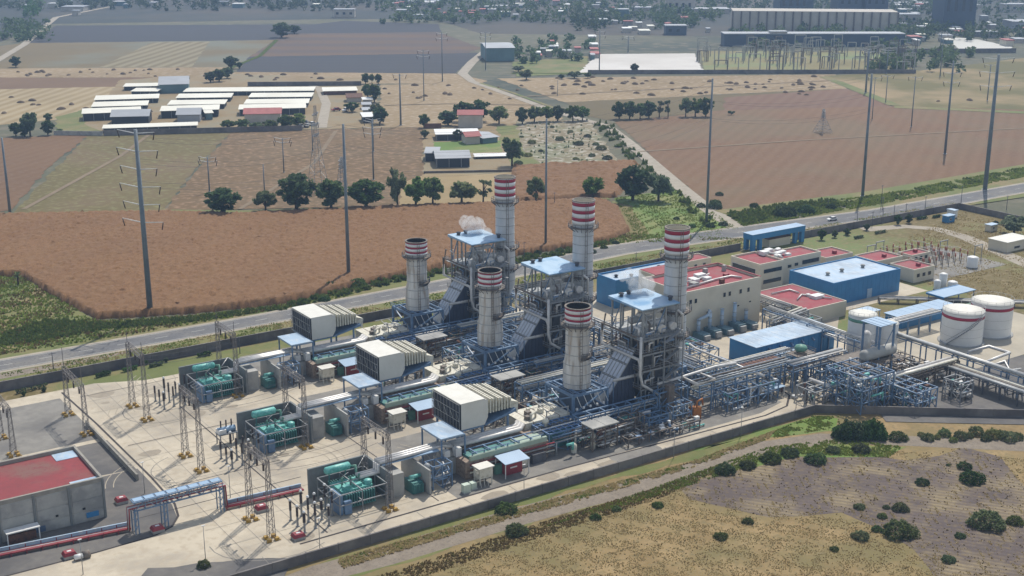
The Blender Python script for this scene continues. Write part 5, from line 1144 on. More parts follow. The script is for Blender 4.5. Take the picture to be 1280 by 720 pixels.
rack('pipe rack leading from the canopy tower back to the white tanks', (268, 221), (268, 262), 3.0, 7, 2, 6, 6)
rack('wide pipe rack running towards the white tank pair on blue posts', (282, 235.4), (312, 235.4), 4.2, 5.4, 1, 7, 5)
rack('low pipe trench rack along the grass behind the tanks', (318, 262), (372, 216), 2.6, 1.8, 1, 6, 6, mst='grime')
rack('pipe rack between farthest and middle boilers at the lower level', (172, 252), (206, 252), 3.4, 6.2, 2, 7, 5)
rack('pipe rack between the middle and nearest boilers', (184, 262.8), (212, 262.8), 3.4, 6.2, 2, 7, 5)
rack('blue rack right of the farthest boiler', (184, 300), (212, 300), 3.0, 6.2, 2, 7, 5)
rack('long pipe rack passing in front of the white tanks to the right edge', (282, 226), (282, 180), 2.4, 6.0, 1, 4, 5, rp=.4)
rack('wide low pipe rack with many bright pipes at the right edge', (278.5, 207), (278.5, 171), 5.6, 3.8, 1, 9, 5, mst='grime', rp=.36)
rack('brownish pipe rack from the dense blue frame to the wide low rack', (252, 204.6), (281, 204.6), 2.8, 5.0, 2, 7, 5, mst='rustgrey', rp=.3)
# expansion loops
def loop(label, pts, rr=.34, m='pipe', posts=True):
    r = thing('pipe_loop', label, 'pipe', tuple(pts[0])); b = MB(); b.tube(pts, rr, 9); part('pipe', b, M[m], r)
    if posts:
        for k, p in enumerate(pts):
            if k % 2 == 0 or len(pts) < 4: b = MB(); b.bar((p[0], p[1], .33), (p[0], p[1], p[2] - rr), .22); part('support', b, M['bluesteel'], r)
def L3(z, *px): return [tuple(at(a, c, z)) for a, c in px]
loop('bright pipe loop on top of the racks in front of the tanks', L3(6.2, (1210, 440), (1236, 433), (1262, 441), (1228, 454)))
loop('second bright pipe loop at the right edge', L3(5.6, (1236, 458), (1256, 452), (1262, 464), (1276, 461)), .26)
loop('bright steam pipe bent round the end of the nearest boiler', L3(8.6, (822, 480), (850, 472), (895, 458), (920, 454)), .36)
loop('bright square pipe loop hanging over the nearest rack', L3(8.4, (852, 471), (872, 481), (893, 474), (876, 467)), .3)
loop('bright pipe elbow on a low cage frame below the green vessel', L3(4.2, (1012, 474), (1038, 484), (1062, 476)), .5)
loop('long bright pipe from the beige hall corner down to the racks', L3(7.0, (862, 430), (870, 436), (905, 450), (955, 470)), .32)
for i in range(3):
    y = 262 + 38.4 * i - 38.4 + 8
    loop('bright pipe loop between stacks in the %s bay' % ORD[i], [(186, y, 10.4), (196, y, 10.4), (196, y + 5, 10.4), (190, y + 5, 10.4), (190, y + 9, 10.4)], .36)
# ------------------------------------------------------------------ canopy tower and its vessels
h = thing('steel_tower', 'tall blue steel tower with pale ribbed canopy over pipes and drums', 'tower', (257, 211.5, .33))
b = MB()
for x in (254.6, 260.0):
    for y in (208.6, 214.0): b.bar((x, y, .33), (x, y, 18), .45)
part('columns', b, M['bluesteel'], h)
b = MB()
for z in (4.6, 8.6):
    for y in (208.6, 214.0): b.bar((248, y, z), (262, y, z), .26)
    for x in (248, 254.6, 260.0): b.bar((x, 206, z), (x, 216, z), .26)
for z0, z1 in ((.4, 4.6), (4.6, 8.6), (8.6, 17)): b.bar((254.6, 208.6, z0), (260, 208.6, z1), .14)
part('beams', b, M['bluesteel'], h)
for k in range(7): b = MB(); b.box(254.0 + k * .92, 254.8 + k * .92, 208, 214.6, 18.0 + (k % 2) * .05, 18.18 + (k % 2) * .05); part('canopy_panel', b, M['roofblue'], h)
b = MB(); b.box(244.5, 263, 206.5, 216.5, 8.75, 8.95); part('deck', b, M['rustgrey'], h)
b = MB(); railing(b, 244.5, 263, 206.5, 216.5, 8.95, 1, .07); part('handrail', b, M['rustgrey'], h)
h2 = thing('horizontal_drum', 'long horizontal grey drum lying on the deck of the blue tower', 'vessel', (256, 212, 9)); b = MB()
b.tube([(249.4, 209.4, 10.7), (250.0, 209.4, 10.7), (261, 209.4, 10.7), (261.6, 209.4, 10.7)], [.8, 1.5, 1.5, .8], 18); part('shell', b, M['greywall'], h2)
b = MB(); b.box(251.5, 252.2, 208.2, 210.6, 8.96, 9.6); b.box(258.5, 259.2, 208.2, 210.6, 8.96, 9.6); part('saddle', b, M['rustgrey'], h2)
h2 = thing('vertical_vessel', 'upright white vessel inside the blue tower', 'vessel', (257.6, 214.8, 9)); b = MB(); b.lathe(257.6, 215.4, [(1.3, 9), (1.3, 13.6), (.8, 14.3), (.02, 14.6)], 18); part('shell', b, M['pipe'], h2)
h = thing('green_vessel', 'pale green round vessel on a high platform with blue column', 'vessel', (248, 223, .33))
q = at(1001, 437, 9.2); b = MB(); b.lathe(q.x, q.y, [(.02, 8.6), (1.4, 8.9), (1.75, 9.6), (1.4, 10.3), (.02, 10.7)], 20); part('shell', b, M['palegreen'], h)
b = MB(); b.box(q.x - 3.4, q.x + 3.4, q.y - 2.2, q.y + 2.2, 8.2, 8.4); part('deck', b, M['rustgrey'], h); b = MB(); railing(b, q.x - 3.4, q.x + 3.4, q.y - 2.2, q.y + 2.2, 8.4, 1, .07); part('handrail', b, M['rustgrey'], h)
for sx in (-3.2, 0, 3.2): b = MB(); b.bar((q.x + sx, q.y - 2, .33), (q.x + sx, q.y - 2, 8.2), .5 if sx == 0 else .3); part('column', b, M['bluesteel'], h)
# dense blue process frames in front of the tower
random.seed(91)
def process_frame(label, x0, x1, y0, y1, H, n, m='bluesteel'):
    r = thing('process_frame', label, 'process frame', ((x0 + x1) / 2, (y0 + y1) / 2, .33)); b = MB()
    nx = max(1, round((x1 - x0) / 3.2)); ny = max(1, round((y1 - y0) / 3.6)); zs = [.33] + [H * k / max(1, round(H / 3)) for k in range(1, max(1, round(H / 3)) + 1)]
    grid_frame(b, [x0 + (x1 - x0) * k / nx for k in range(nx + 1)], [y0 + (y1 - y0) * k / ny for k in range(ny + 1)], zs, .24); part('frame', b, M[m], r)
    for k in range(n):
        x = x0 + random.random() * (x1 - x0); y = y0 + random.random() * (y1 - y0); z = .6 + random.random() * (H - .6); L = 1 + random.random() * 4; b = MB(); t = random.random()
        if t < .35: pts = [(x, y, z), (x + L, y, z), (x + L, y, max(.4, z - 2))]
        elif t < .6: pts = [(x, y, z), (x, y + L, z), (x + .8, y + L, z)]
        elif t < .85: pts = [(x, y, .4), (x, y, z + .8)]
        else:
            b.box(x, x + .6 + random.random(), y, y + .8, z, z + .7); pts = None
        if pts: b.tube(pts, random.choice((.12, .18, .28)), 6)
        part('pipe' if pts else 'valve_box', b, M[random.choice(('pipe', 'pipe', 'white', 'bluesteel', 'pipeg', 'rust', 'rustgrey', 'white', 'teal', 'grime'))], r)
    return r
process_frame('dense blue pipe frame directly in front of the canopy tower', 238.6, 250, 199.4, 211.5, 9.6, 130)
process_frame('blue pipe frame at the right of the tower reaching the dark paving', 250.6, 258.6, 192.5, 204, 5.6, 70)
process_frame('grey pipe cage on the pale slab beside the bend of the wall', 233, 239.6, 209.5, 216, 4.2, 22, 'steelgrey')
process_frame('rusty framed pipework between the tower and the tank racks', 262, 274, 205, 217, 5.0, 46, 'rustgrey')
process_frame('grey pump skid standing alone on the dark paving', 266.0, 270.6, 191, 196.5, 5.4, 30, 'steelgrey')
process_frame('pipe frame below the green vessel platform', 243.5, 255, 217.5, 226, 5.2, 36, 'bluesteel')
process_frame('blue frame of pumps and pipes right of the nearest boiler', 212.5, 230, 219.2, 223.5, 5.2, 46)
process_frame('small vessels and valves in front of the long blue workshop', 236, 246, 226, 233, 4.2, 24, 'rustgrey')
process_frame('pipe and vessel group behind the nearest tall stack', 213, 232, 234, 243, 4.2, 40)
process_frame('pipe and vessel group left of the beige hall', 224, 238, 250, 284, 3.6, 60)
process_frame('pipe and pump group in the bay between nearest and middle boilers', 184, 212, 246, 258, 5.0, 70)
process_frame('pipe and pump group in the bay between middle and farthest boilers', 184, 212, 284, 296, 5.0, 60)
process_frame('framed pipework beside the low red roofed annex', 274, 281, 252, 264, 4.2, 26, 'steelgrey')
for k_, (w_, yy_) in enumerate((('nearest and middle', 243.5), ('middle and farthest', 281.9))):
    process_frame('low pipe and valve group on the paving between the %s turbine lines' % w_, 150, 182, yy_, yy_ + 4.5, 2.8, 60, 'rustgrey')
    process_frame('blue pipe frame in the gap between the %s exhaust stacks' % w_, 173, 190, yy_ + .5, yy_ + 9, 4.6, 80)
process_frame('low valves and pipes along the front edge below the nearest stack', 178, 200, 215.5, 218.5, 2.4, 40, 'rustgrey')
h = thing('walkway_roof', 'small bright roofed pump shelter by the curved drain', 'shelter', (231, 217, .33)); b = MB(); b.box(227.6, 232.8, 219.3, 222.3, 2.9, 3.05); part('roof', b, M['roofblue'], h)
for x in (227.9, 232.5): b = MB(); b.bar((x, 219.5, .33), (x, 219.5, 2.9), .15); part('post', b, M['white'], h)
h = thing('crane_hoist', 'orange yellow hoist frame at the foot of the nearest boiler', 'hoist', (203.6, 221, .33))
b = MB(); b.box(201.8, 204.4, 219.8, 221.6, .35, 3.4); part('body', b, M['orange'], h); b = MB(); b.tube([(203.0, 220, 3.4), (203.0, 220, 5.0), (204.6, 220, 5.4), (205, 220, 3.6)], .2, 6); part('boom', b, M['orange'], h)
h = thing('brown_grating', 'weathered brown grated platform over the pipes near the bend of the drain', 'platform', (226, 228, 6)); b = MB()
for k in range(9): b.box(226 + k * 1.4, 227.1 + k * 1.4, 226.8, 229.6, 7.2, 7.3)
part('grating', b, M['rust'], h); b = MB()
for x in (226.2, 232, 238): b.bar((x, 227, .33), (x, 227, 7.2), .25)
part('legs', b, M['bluesteel'], h)
# ------------------------------------------------------------------ small switchyard at the right
YD = thing('small_switchyard_pad', 'pale slab of the small switchyard behind the red roofed control rooms', 'slab', (372, 290, .33)); b = MB(); b.box(352, 392, 268, 301, .33, .37); part('slab', b, M['concrete2'], YD)
random.seed(8)
for i in range(9):
    for j in range(7):
        x = 357 + i * 3.4; y = 279 + j * 3.2
        if 361 < x < 373 and 285 < y < 292: continue
        r = thing('insulator_stand', '%s orange insulator stand from the left in the %s row of the small switchyard' % (ordn(i), ordn(j)), 'insulator', (x, y, .37), 'orange insulator stands in the small switchyard')
        hh = 2.2 + random.random() * 1.6; b = MB(); b.bar((x, y, .37), (x, y, hh), .2); part('stand', b, M['rustgrey'], r)
        b = MB(); b.tube([(x, y, hh), (x, y, hh + 1.3)], [.3, .2], 7); part('porcelain', b, mat('orange_porcelain', col(196, 120, 90), col(150, 84, 64), 1, .5), r)
        if j < 6 and random.random() < .5: b = MB(); b.bar((x, y, hh + 1.3), (x, y + 3.2, hh + 1.3), .12); part('busbar', b, M['pipe'], r)
for i, (x, y) in enumerate(((354, 297), (361, 299), (381, 287), (386, 276))):
    r = thing('small_portal', ['leftmost', 'second', 'third', 'rightmost'][i] + ' light grey frame portal of the small switchyard', 'power portal', (x, y, .37)); b = MB()
    for s in (-2, 2): b.bar((x + s, y, .37), (x + s, y, 6.5), .2)
    part('legs', b, M['steelgrey'], r); b = MB(); b.bar((x - 2.3, y, 6.5), (x + 2.3, y, 6.5), .3); part('beam', b, M['steelgrey'], r)
# ------------------------------------------------------------------ lower left: hall with red roof, pipe bridge, pipe rack, shelter
h = thing('grey_hall', 'large grey panelled hall with red membrane roof at the lower left corner', 'hall', (52, 258, .33))
x0, x1, y0, y1, H = 6.0, 66.5, 247.9, 267.8, 9.2
b = MB(); b.box(x0, x1, y0, y1, .33, H - .9); part('wall', b, M['greywall'], h)
b = MB(); b.box(x0 + .5, x1 - .5, y0 + .5, y1 - .5, H - .9, H - .8); rf = part('roof', b, M['redgis'], h)
b = MB(); b.box(x0, x1, y0, y0 + .5, H - .897, H); b.box(x0, x1, y1 - .5, y1, H - .897, H); b.box(x1 - .5, x1, y0 + .5, y1 - .5, H - .897, H); part('parapet', b, M['walltop'], h)
b = MB(); b.box(60.4, 65.9, 248.6, 250.8, H - .797, H - .7); part('repair_patch', b, M['roofsky'], rf); b = MB(); b.box(61.2, 65.8, 263.0, 267.0, H - .797, H - .7); part('repair_patch', b, M['roofsky'], rf)
cols_x = [66.3 - k * 6.9 for k in range(8)]
for k in range(7):
    for j, (za, zb) in enumerate(((.5, 2.6), (2.9, 5.2), (5.5, 8.1))):
        b = MB(); b.box(cols_x[k + 1] + .5, cols_x[k] - .3, y0 - .1, y0 - .002, za, zb); part('wall_panel', b, M['greywall'], h)
for k in range(8): b = MB(); b.box(cols_x[k] - .25, cols_x[k] + .19, y0 - .22, y0 - .002, .34, H - .3); part('pilaster', b, M['firewall'], h)
for k in range(3):
    for j, (za, zb) in enumerate(((.5, 4.2), (4.5, 8.1))):
        b = MB(); b.box(x1 + .002, x1 + .1, y0 + .6 + k * 6.5, y0 + 6.6 + k * 6.5, za, zb); part('wall_panel', b, M['greywall'], h)
b = MB(); b.box(62.4, 64.9, y0 - .26, y0 - .102, 1.2, 2.3); part('sign', b, M['blue'], h); 
for x, z in ((56.4, 3.1), (61.8, 3.2), (46.5, 2.0)): b = MB(); b.box(x, x + .5, y0 - .3, y0 - .102, z, z + .4); part('wall_lamp', b, M['dark'], h)
b = MB(); b.box(51.5, 54.2, y0 - .26, y0 - .102, .7, 1.9); part('door_panel', b, mat('blue_grey_paint', col(90, 112, 140), col(74, 94, 122), .5, .6), h)
h = thing('entrance_shelter', 'small white flat canopy in front of the grey hall', 'shelter', (48, 245, .33)); q = at(10, 672, 3.2); q2 = at(53, 662, 3.2)
b = MB(); b.box(q.x, q2.x, 245.0, 247.2, 3.1, 3.3); part('roof', b, M['white'], h)
for x in (q.x + .2, q2.x - .2): b = MB(); b.bar((x, 245.2, .33), (x, 245.2, 3.1), .18); part('post', b, M['white'], h)
b = MB(); b.box(q.x + .6, q2.x - .6, 246.2, 247.4, .34, 2.2); part('red_cabinet', b, M['rust'], h)
# blue pipe bridge
h = thing('pipe_bridge', 'blue trussed pipe bridge over the yard road with two leg towers', 'pipe bridge', (78, 238, .33))
zt, zm = 7.2, 5.4; ya, yb = 236.6, 238.6; xa, xb = 68.9, 87.4
b = MB(); n = 8
for y in (ya, yb):
    for z in (zt, zm): b.bar((xa, y, z), (xb, y, z), .24)
    for k in range(n): u0 = xa + (xb - xa) * k / n; u1 = xa + (xb - xa) * (k + 1) / n; b.bar((u0, y, zt if k % 2 else zm), (u1, y, zm if k % 2 else zt), .13); b.bar((u1, y, zm), (u1, y, zt), .13)
for k in range(n + 1): u0 = xa + (xb - xa) * k / n; b.bar((u0, ya, zt), (u0, yb, zt), .18); b.bar((u0, ya, zm), (u0, yb, zm), .16)
part('truss', b, M['bluesteel'], h)
for k in range(8): u0 = xa + (xb - xa) * k / n; b = MB(); b.box(u0 + .2, u0 + 2.1, ya + .25, yb - .25, zt + .13, zt + .2); part('top_panel', b, M['roofblue'], h)
for x in (69.2, 75.2, 87.1):
    b = MB()
    for dx in (-.35, .35):
        for y in (ya, yb): b.bar((x + dx, y, .34), (x + dx, y, zm), .2)
    for z in (1.5, 3, 4.4): b.bar((x - .35, ya, z), (x + .35, ya, z + .7), .12); b.bar((x, ya, z), (x, yb, z), .12)
    part('leg', b, M['bluesteel'], h)
for k in range(4):
    b = MB(); y = ya + .4 + k * .42; b.tube([(88.4, y, 1.2), (88.2, y, zm + .5), (68.0, y, zm + .5), (67.8, y, 1.2)], .14, 6); part('pipe', b, M[('redpaint', 'pipe', 'pipeg', 'redpaint')[k]], h)
# low red pipe rack left and right of the bridge
def low_rack(label, pa, pb, w=1.6):
    r = thing('low_pipe_rack', label, 'pipe rack', (pa[0], pa[1], .34)); pa = Vector((*pa, 0)); pb = Vector((*pb, 0)); d = (pb - pa); L = d.length; d /= L; nn = Vector((-d.y, d.x, 0))
    for i, (mm, rr) in enumerate((('redpaint', .2), ('redpaint', .2), ('pipeg', .16), ('redpaint', .16))):
        o = nn * (-w / 2 + .2 + i * .4); a = pa + o; e = pb + o; b = MB(); b.tube([(a.x, a.y, .95), (e.x, e.y, .95)], rr, 6); part('pipe', b, M[mm], r)
    a = pa + nn * (w / 2 + .2); e = pb + nn * (w / 2 + .2); b = MB(); b.bar((a.x, a.y, 1.75), (e.x, e.y, 1.75), .34, .1); b.bar((a.x, a.y, 1.2), (e.x, e.y, 1.2), .08, .8); part('cable_tray', b, M['roofsky'], r)
    for k in range(int(L / 2.9) + 1):
        c = pa + d * k * 2.9; b = MB(); a = c - nn * w / 2; e = c + nn * (w / 2 + .2); b.bar((a.x, a.y, .72), (e.x, e.y, .72), .16); b.bar((a.x, a.y, .34), (a.x, a.y, 1.25), .16); b.bar((e.x, e.y, .34), (e.x, e.y, 1.7), .16); part('trestle', b, M['redpaint'], r)
low_rack('low rack of red pipes and pale cable tray in front of the grey hall', (20, 244.9), (68.6, 239.2))
low_rack('low rack of red pipes running right from the pipe bridge to the transformer', (88.2, 237.6), (105.2, 236.4))

h = thing('pump_shelter', 'small pale roofed shelter between the blue hall and the white tanks', 'shelter', (283, 246, .33)); q = at(1066, 389, 3.6)
b = MB(); b.box(q.x, q.x + 8, q.y - 4, q.y + 1, 3.5, 3.7); part('roof', b, M['roofsky'], h)
for x in (q.x + .3, q.x + 7.7):
    for y in (q.y - 3.8, q.y + .8): b = MB(); b.bar((x, y, .33), (x, y, 3.5), .2); part('post', b, M['white'], h)
random.seed(15)
for k, (x, y, lb) in enumerate([(134, 216.5, 'left pale green cabinet of the pair beside the cream hopper tank'), (136.2, 217.2, 'right smaller green cabinet of the pair beside the cream tank')]):
    r = thing('control_cabinet', lb, 'cabinet', (x, y, .33)); b = MB(); b.box(x - .8 + k * .15, x + .8 - k * .15, y - .8, y + .5, .5, 2.3 - k * .4); part('body', b, mat('mint_cabinet', col(206, 220, 204), col(186, 200, 186), .8, .6), r); b = MB(); b.box(x - .9, x + .9, y - .9, y + .6, .33, .5); part('plinth', b, M['greywall'], r)
# ------------------------------------------------------------------ vegetation
rng = np.random.default_rng(4)
def leaf_mesh(name, pts, size, m, flat=0.35, nrm=None):
    """many small leaf-sized quads at pts"""
    n = len(pts); pts = np.asarray(pts, float)
    a = rng.normal(size=(n, 3)); a[:, 2] *= flat + .4; a /= np.linalg.norm(a, axis=1)[:, None]
    t = rng.normal(size=(n, 3)); b = np.cross(a, t); b /= np.linalg.norm(b, axis=1)[:, None]
    s = size * (0.6 + rng.random((n, 1)) * .8)
    a *= s; b *= s * .7
    v = np.stack([pts - a - b, pts + a - b * .5, pts + a * .8 + b, pts - a * .7 + b * .8], 1).reshape(-1, 3)
    f = np.arange(4 * n).reshape(n, 4)
    me = bpy.data.meshes.new(name); me.vertices.add(4 * n); me.vertices.foreach_set('co', v.ravel())
    me.loops.add(4 * n); me.loops.foreach_set('vertex_index', f.ravel()); me.polygons.add(n); me.polygons.foreach_set('loop_start', np.arange(n) * 4); me.polygons.foreach_set('loop_total', np.full(n, 4))
    me.update(); me.validate(); me.materials.append(m); return me
def crown_pts(n, clumps, rad, zc, zr, spread, low=0.0):
    c = []
    while len(c) < clumps:
        p = rng.uniform(-1, 1, 3); d = np.linalg.norm(p)
        if d < 1 and d > .3: c.append(p)
    c = np.array(c); c[:, :2] *= rad * .82; c[:, 2] = zc + c[:, 2] * zr * .82
    w = rng.random(clumps) + .5; w /= w.sum(); k = rng.choice(clumps, n, p=w)
    q = rng.normal(size=(n, 3)); q /= np.linalg.norm(q, axis=1)[:, None]; q *= (rng.random((n, 1)) ** .45) * spread * (0.7 + rng.random(clumps)[k][:, None] * .6)
    p = c[k] + q * np.array([rad, rad, zr * .8]); p[:, 2] = np.maximum(p[:, 2], low); return p, c
TREES = {}
def tree_proto(kind, n, clumps, zc, zr, spread, m, trunk_r=.045, leaf=.055, low=.1, rad=.5):
    """unit tree: height 1, crown radius rad"""
    pts, c = crown_pts(n, clumps, rad, zc, zr, spread, low); cm = leaf_mesh('crown', pts, leaf, M[m])
    b = MB(); b.tube([(0, 0, -.02), (.01, .0, zc * .5), (.02, .01, zc)], [trunk_r, trunk_r * .7, trunk_r * .4], 7)
    for k in range(6):
        q = c[k % len(c)]; b.tube([(0, 0, zc * (.35 + .08 * k)), (q[0] * .5, q[1] * .5, (zc * .5 + q[2] * .5)), tuple(q)], [trunk_r * .5, trunk_r * .35, trunk_r * .12], 5)
    TREES[kind] = (cm, b.mesh('trunk', M['trunk']))
tree_proto('round', 1300, 32, .56, .42, .26, 'leaf'); tree_proto('round_b', 1300, 28, .56, .42, .26, 'leaf')
tree_proto('dark', 1300, 30, .54, .44, .26, 'leafdark'); tree_proto('yellow', 1300, 28, .56, .42, .26, 'leafyel')
tree_proto('grey', 1100, 20, .56, .42, .3, 'leafgrey'); tree_proto('sparse', 420, 14, .6, .38, .2, 'leafgrey', leaf=.05)
tree_proto('tall', 1100, 22, .56, .44, .24, 'leafgrey', rad=.5); tree_proto('far', 260, 9, .55, .44, .42, 'leafdark', leaf=.1)
def tree(px, py, hpx, wpx, kind, label, grp=None, name='tree'):
    p = at(px, py); s = proj(p)[2]; h = hpx / s * 1.04; w = wpx / s
    r = thing(name, label, 'tree', (p.x, p.y, .1), grp); cm, tm = TREES[kind]
    for nm, me in (('crown', cm), ('trunk', tm)): o = bpy.data.objects.new(nm, me); C.objects.link(o); o.parent = r
    w *= 1.22; r.scale = (w, w, h); r.rotation_euler.z = rng.random() * 6.28; return r
TG = 'trees in the row between the corn field and the olive field'
for px, py, h, w, k, lb in [
    (278, 268, 32, 42, 'dark', 'low wide dark tree standing first from the left in the field row'), (332, 264, 26, 26, 'round', 'small round tree second from the left in the field row'),
    (371, 263, 45, 46, 'dark', 'large dark green tree third from the left in the field row'), (414, 261, 36, 36, 'dark', 'dense dark tree just left of the slender pole in the field row'),
    (458, 260, 34, 47, 'dark', 'broad dark tree just right of the slender pole in the field row'), (497, 259, 52, 21, 'tall', 'tall thin grey green tree in the field row'),
    (520, 258, 38, 30, 'round_b', 'mid green tree right of the tall thin one'), (541, 257, 36, 27, 'round', 'mid green tree with pale trunk next to the yellowish one'),
    (577, 256, 32, 33, 'yellow', 'yellowish green tree on the bare plot edge'), (604, 254, 30, 23, 'sparse', 'nearly bare brownish tree beside the tall stack'),
    (670, 252, 31, 22, 'round', 'round green tree left of the slender pole behind the stacks'), (741, 249, 28, 27, 'round', 'round green tree above the middle tall stack'),
    (791, 251, 42, 42, 'dark', 'big dark tree on the green meadow'), (823, 252, 37, 30, 'grey', 'grey green tree beside the big dark one on the meadow')]:
    tree(px, py, h, w, k, lb, TG)
for px, py, h, w, k, lb in [
    (530, 160, 17, 14, 'dark', 'small dark tree left of the red roofed house'), (560, 157, 18, 24, 'dark', 'low tree touching the house on its left'), (580, 152, 24, 26, 'dark', 'tall dark tree behind the red house, left one'),
    (600, 152, 26, 26, 'dark', 'tall dark tree behind the red house, right one'), (624, 155, 22, 22, 'round', 'round tree right of the red house'), (572, 176, 14, 10, 'dark', 'dark tree in front of the white roofed shed'), (531, 173, 10, 10, 'dark', 'small bush tree left of the white roofed shed'),
    (653, 155, 20, 16, 'dark', 'leftmost tree of the grove by the rubble lot'), (668, 153, 20, 18, 'round', 'second tree of the grove by the rubble lot'), (683, 152, 19, 18, 'round', 'third tree of the grove by the rubble lot'), (697, 152, 19, 16, 'dark', 'fourth tree of the grove by the rubble lot'),
    (716, 152, 20, 18, 'round', 'tree at the right end of the grove by the rubble lot'), (728, 151, 18, 16, 'round', 'last small tree of the grove beside the dirt track'), (640, 208, 38, 26, 'grey', 'grey green tree on the plot behind the tallest left stack'),
    (774, 149, 21, 17, 'dark', 'first tree from the left in the far row on the brown field'), (787, 149, 22, 17, 'dark', 'second tree in the far row on the brown field'), (800, 149, 20, 14, 'round', 'third tree in the far row on the brown field'), (811, 148, 21, 18, 'dark', 'fourth tree in the far row on the brown field'),
    (824, 147, 21, 14, 'sparse', 'sparse fifth tree in the far row on the brown field'), (835, 147, 22, 13, 'sparse', 'sparse last tree in the far row on the brown field'), (857, 146, 24, 15, 'round', 'left tree of the separate trio on the brown field'), (869, 146, 24, 18, 'round_b', 'middle tree of the separate trio on the brown field'), (882, 146, 23, 18, 'dark', 'right tree of the separate trio by a pole'),
    (914, 144, 6, 7, 'far', 'tiny lone bush tree on the reddish field'), (793, 92, 12, 10, 'dark', 'small conical tree on the edge of the pale pad'), (658, 100, 14, 16, 'grey', 'grey bush tree left below the far industrial yard'), (648, 90, 8, 14, 'grey', 'low scrub tree near the far warehouse'), (718, 98, 9, 16, 'grey', 'low wide scrub tree by the pale pad'), (702, 99, 6, 8, 'dark', 'tiny dark shrub by the pale pad'), (735, 98, 8, 9, 'grey', 'scrub tree nearest the pale pad corner'),
    (20, 84, 13, 13, 'dark', 'lone round tree by the track at the far left'), (20, 170, 16, 14, 'dark', 'leftmost tree of the clump at the left edge'), (38, 170, 31, 22, 'grey', 'tallest tree of the clump at the left edge'), (31, 171, 16, 20, 'dark', 'dark low tree in the clump at the left edge'), (60, 169, 18, 16, 'dark', 'dark tree at the right of the left clump'), (61, 152, 10, 11, 'dark', 'small tree behind the left clump'), (75, 168, 7, 8, 'round', 'small bush right of the left clump'),
    (263, 103, 13, 15, 'dark', 'first tree of the dark row behind the farm sheds'), (274, 102, 15, 17, 'dark', 'second tree of the dark row behind the farm sheds'), (284, 98, 13, 15, 'dark', 'third tree of the dark row behind the farm sheds'), (289, 86, 15, 17, 'dark', 'tree farthest back in the dark row behind the sheds'), (299, 86, 8, 8, 'dark', 'small tree at the end of the dark row'), (352, 47, 18, 24, 'dark', 'big bluish tree alone on the far dark field'), (368, 42, 10, 16, 'dark', 'lower tree beside the big bluish one'),
    (457, 105, 13, 11, 'dark', 'left tree of the trio behind the farm yard'), (465, 104, 12, 6, 'grey', 'thin middle tree of the trio behind the farm yard'), (473, 105, 12, 9, 'dark', 'right tree of the trio behind the farm yard'), (460, 122, 16, 16, 'dark', 'tree beside the brown shed of the farm yard'), (468, 128, 22, 16, 'dark', 'tall tree at the right edge of the farm yard'), (475, 155, 20, 20, 'dark', 'tree at the lower right corner of the farm yard'), (470, 145, 16, 14, 'grey', 'grey tree behind the white roofs of the farm yard'), (440, 140, 12, 17, 'dark', 'low dark tree standing in the farm yard'),
    (285, 162, 12, 16, 'round', 'first bushy tree along the farm front wall'), (303, 163, 14, 17, 'round', 'second bushy tree along the farm front wall'), (320, 163, 11, 16, 'grey', 'third bushy tree in front of the red farmhouse'), (338, 163, 13, 17, 'round', 'fourth bushy tree in front of the red farmhouse'), (358, 162, 18, 20, 'dark', 'dense tree right of the red farmhouse'), (373, 160, 18, 18, 'round', 'last dense tree of the farm front row'), (256, 146, 7, 8, 'grey', 'little tree between two long sheds'),
    (1267, 294, 26, 32, 'grey', 'drooping grey green tree at the right edge inside the plant'), (1275, 306, 10, 12, 'dark', 'small dark tree below the drooping one'), (1005, 254, 3, 3, 'far', 'tiny shrub in the big brown field')]:
    tree(px, py, h, w, k, lb, 'trees among the farms and fields' if py < 215 else None)
# clipped round trees in the lawn strip inside the highway wall
for i, (px, py, h, w) in enumerate([(1027, 301, 14, 10), (1043, 298, 10, 8), (1059, 295, 9, 9), (1083, 289, 9, 8), (1122, 282, 13, 9), (1136, 280, 12, 9), (1244, 284, 8, 7)]):
    tree(px, py, h, w, 'dark', '%s small clipped dark tree from the left along the highway wall' % ordn(i), 'clipped trees along the highway wall')
for i, (px, py) in enumerate([(30, 497), (55, 492), (130, 471), (148, 462), (183, 458), (208, 455), (257, 447), (575, 402), (610, 400)]):
    tree(px, py - 1, 7, 6, 'dark', '%s tiny clipped bush from the left on the verge strip by the highway wall' % ordn(i), 'tiny clipped bushes on the verge strip')
# hedges on the lawn strip
for i, (a, c) in enumerate([((20, 494), (60, 485)), ((120, 474), (139, 469)), ((153, 467), (172, 462)), ((187, 461), (204, 457)), ((247, 448), (264, 445)), ((1068, 300), (1078, 298)), ((1094, 294), (1108, 291)), ((1146, 276), (1158, 274)), ((1166, 274), (1175, 272))]):
    p, q = at(*a), at(*c); n = 260; t = rng.random(n); pts = np.stack([p.x + (q.x - p.x) * t, p.y + (q.y - p.y) * t + rng.normal(size=n) * .3, .5 + rng.random(n) * .9], 1) - np.array([p.x, p.y, .3])
    o = bpy.data.objects.new('clipped_hedge', leaf_mesh('clipped_hedge', pts, .22, M['leafdark'])); C.objects.link(o); o.location = (p.x, p.y, .3); o['label'] = '%s low clipped dark hedge from the left on the lawn inside the highway wall' % ordn(i); o['category'] = 'hedge'; o['group'] = 'clipped hedges inside the highway wall'
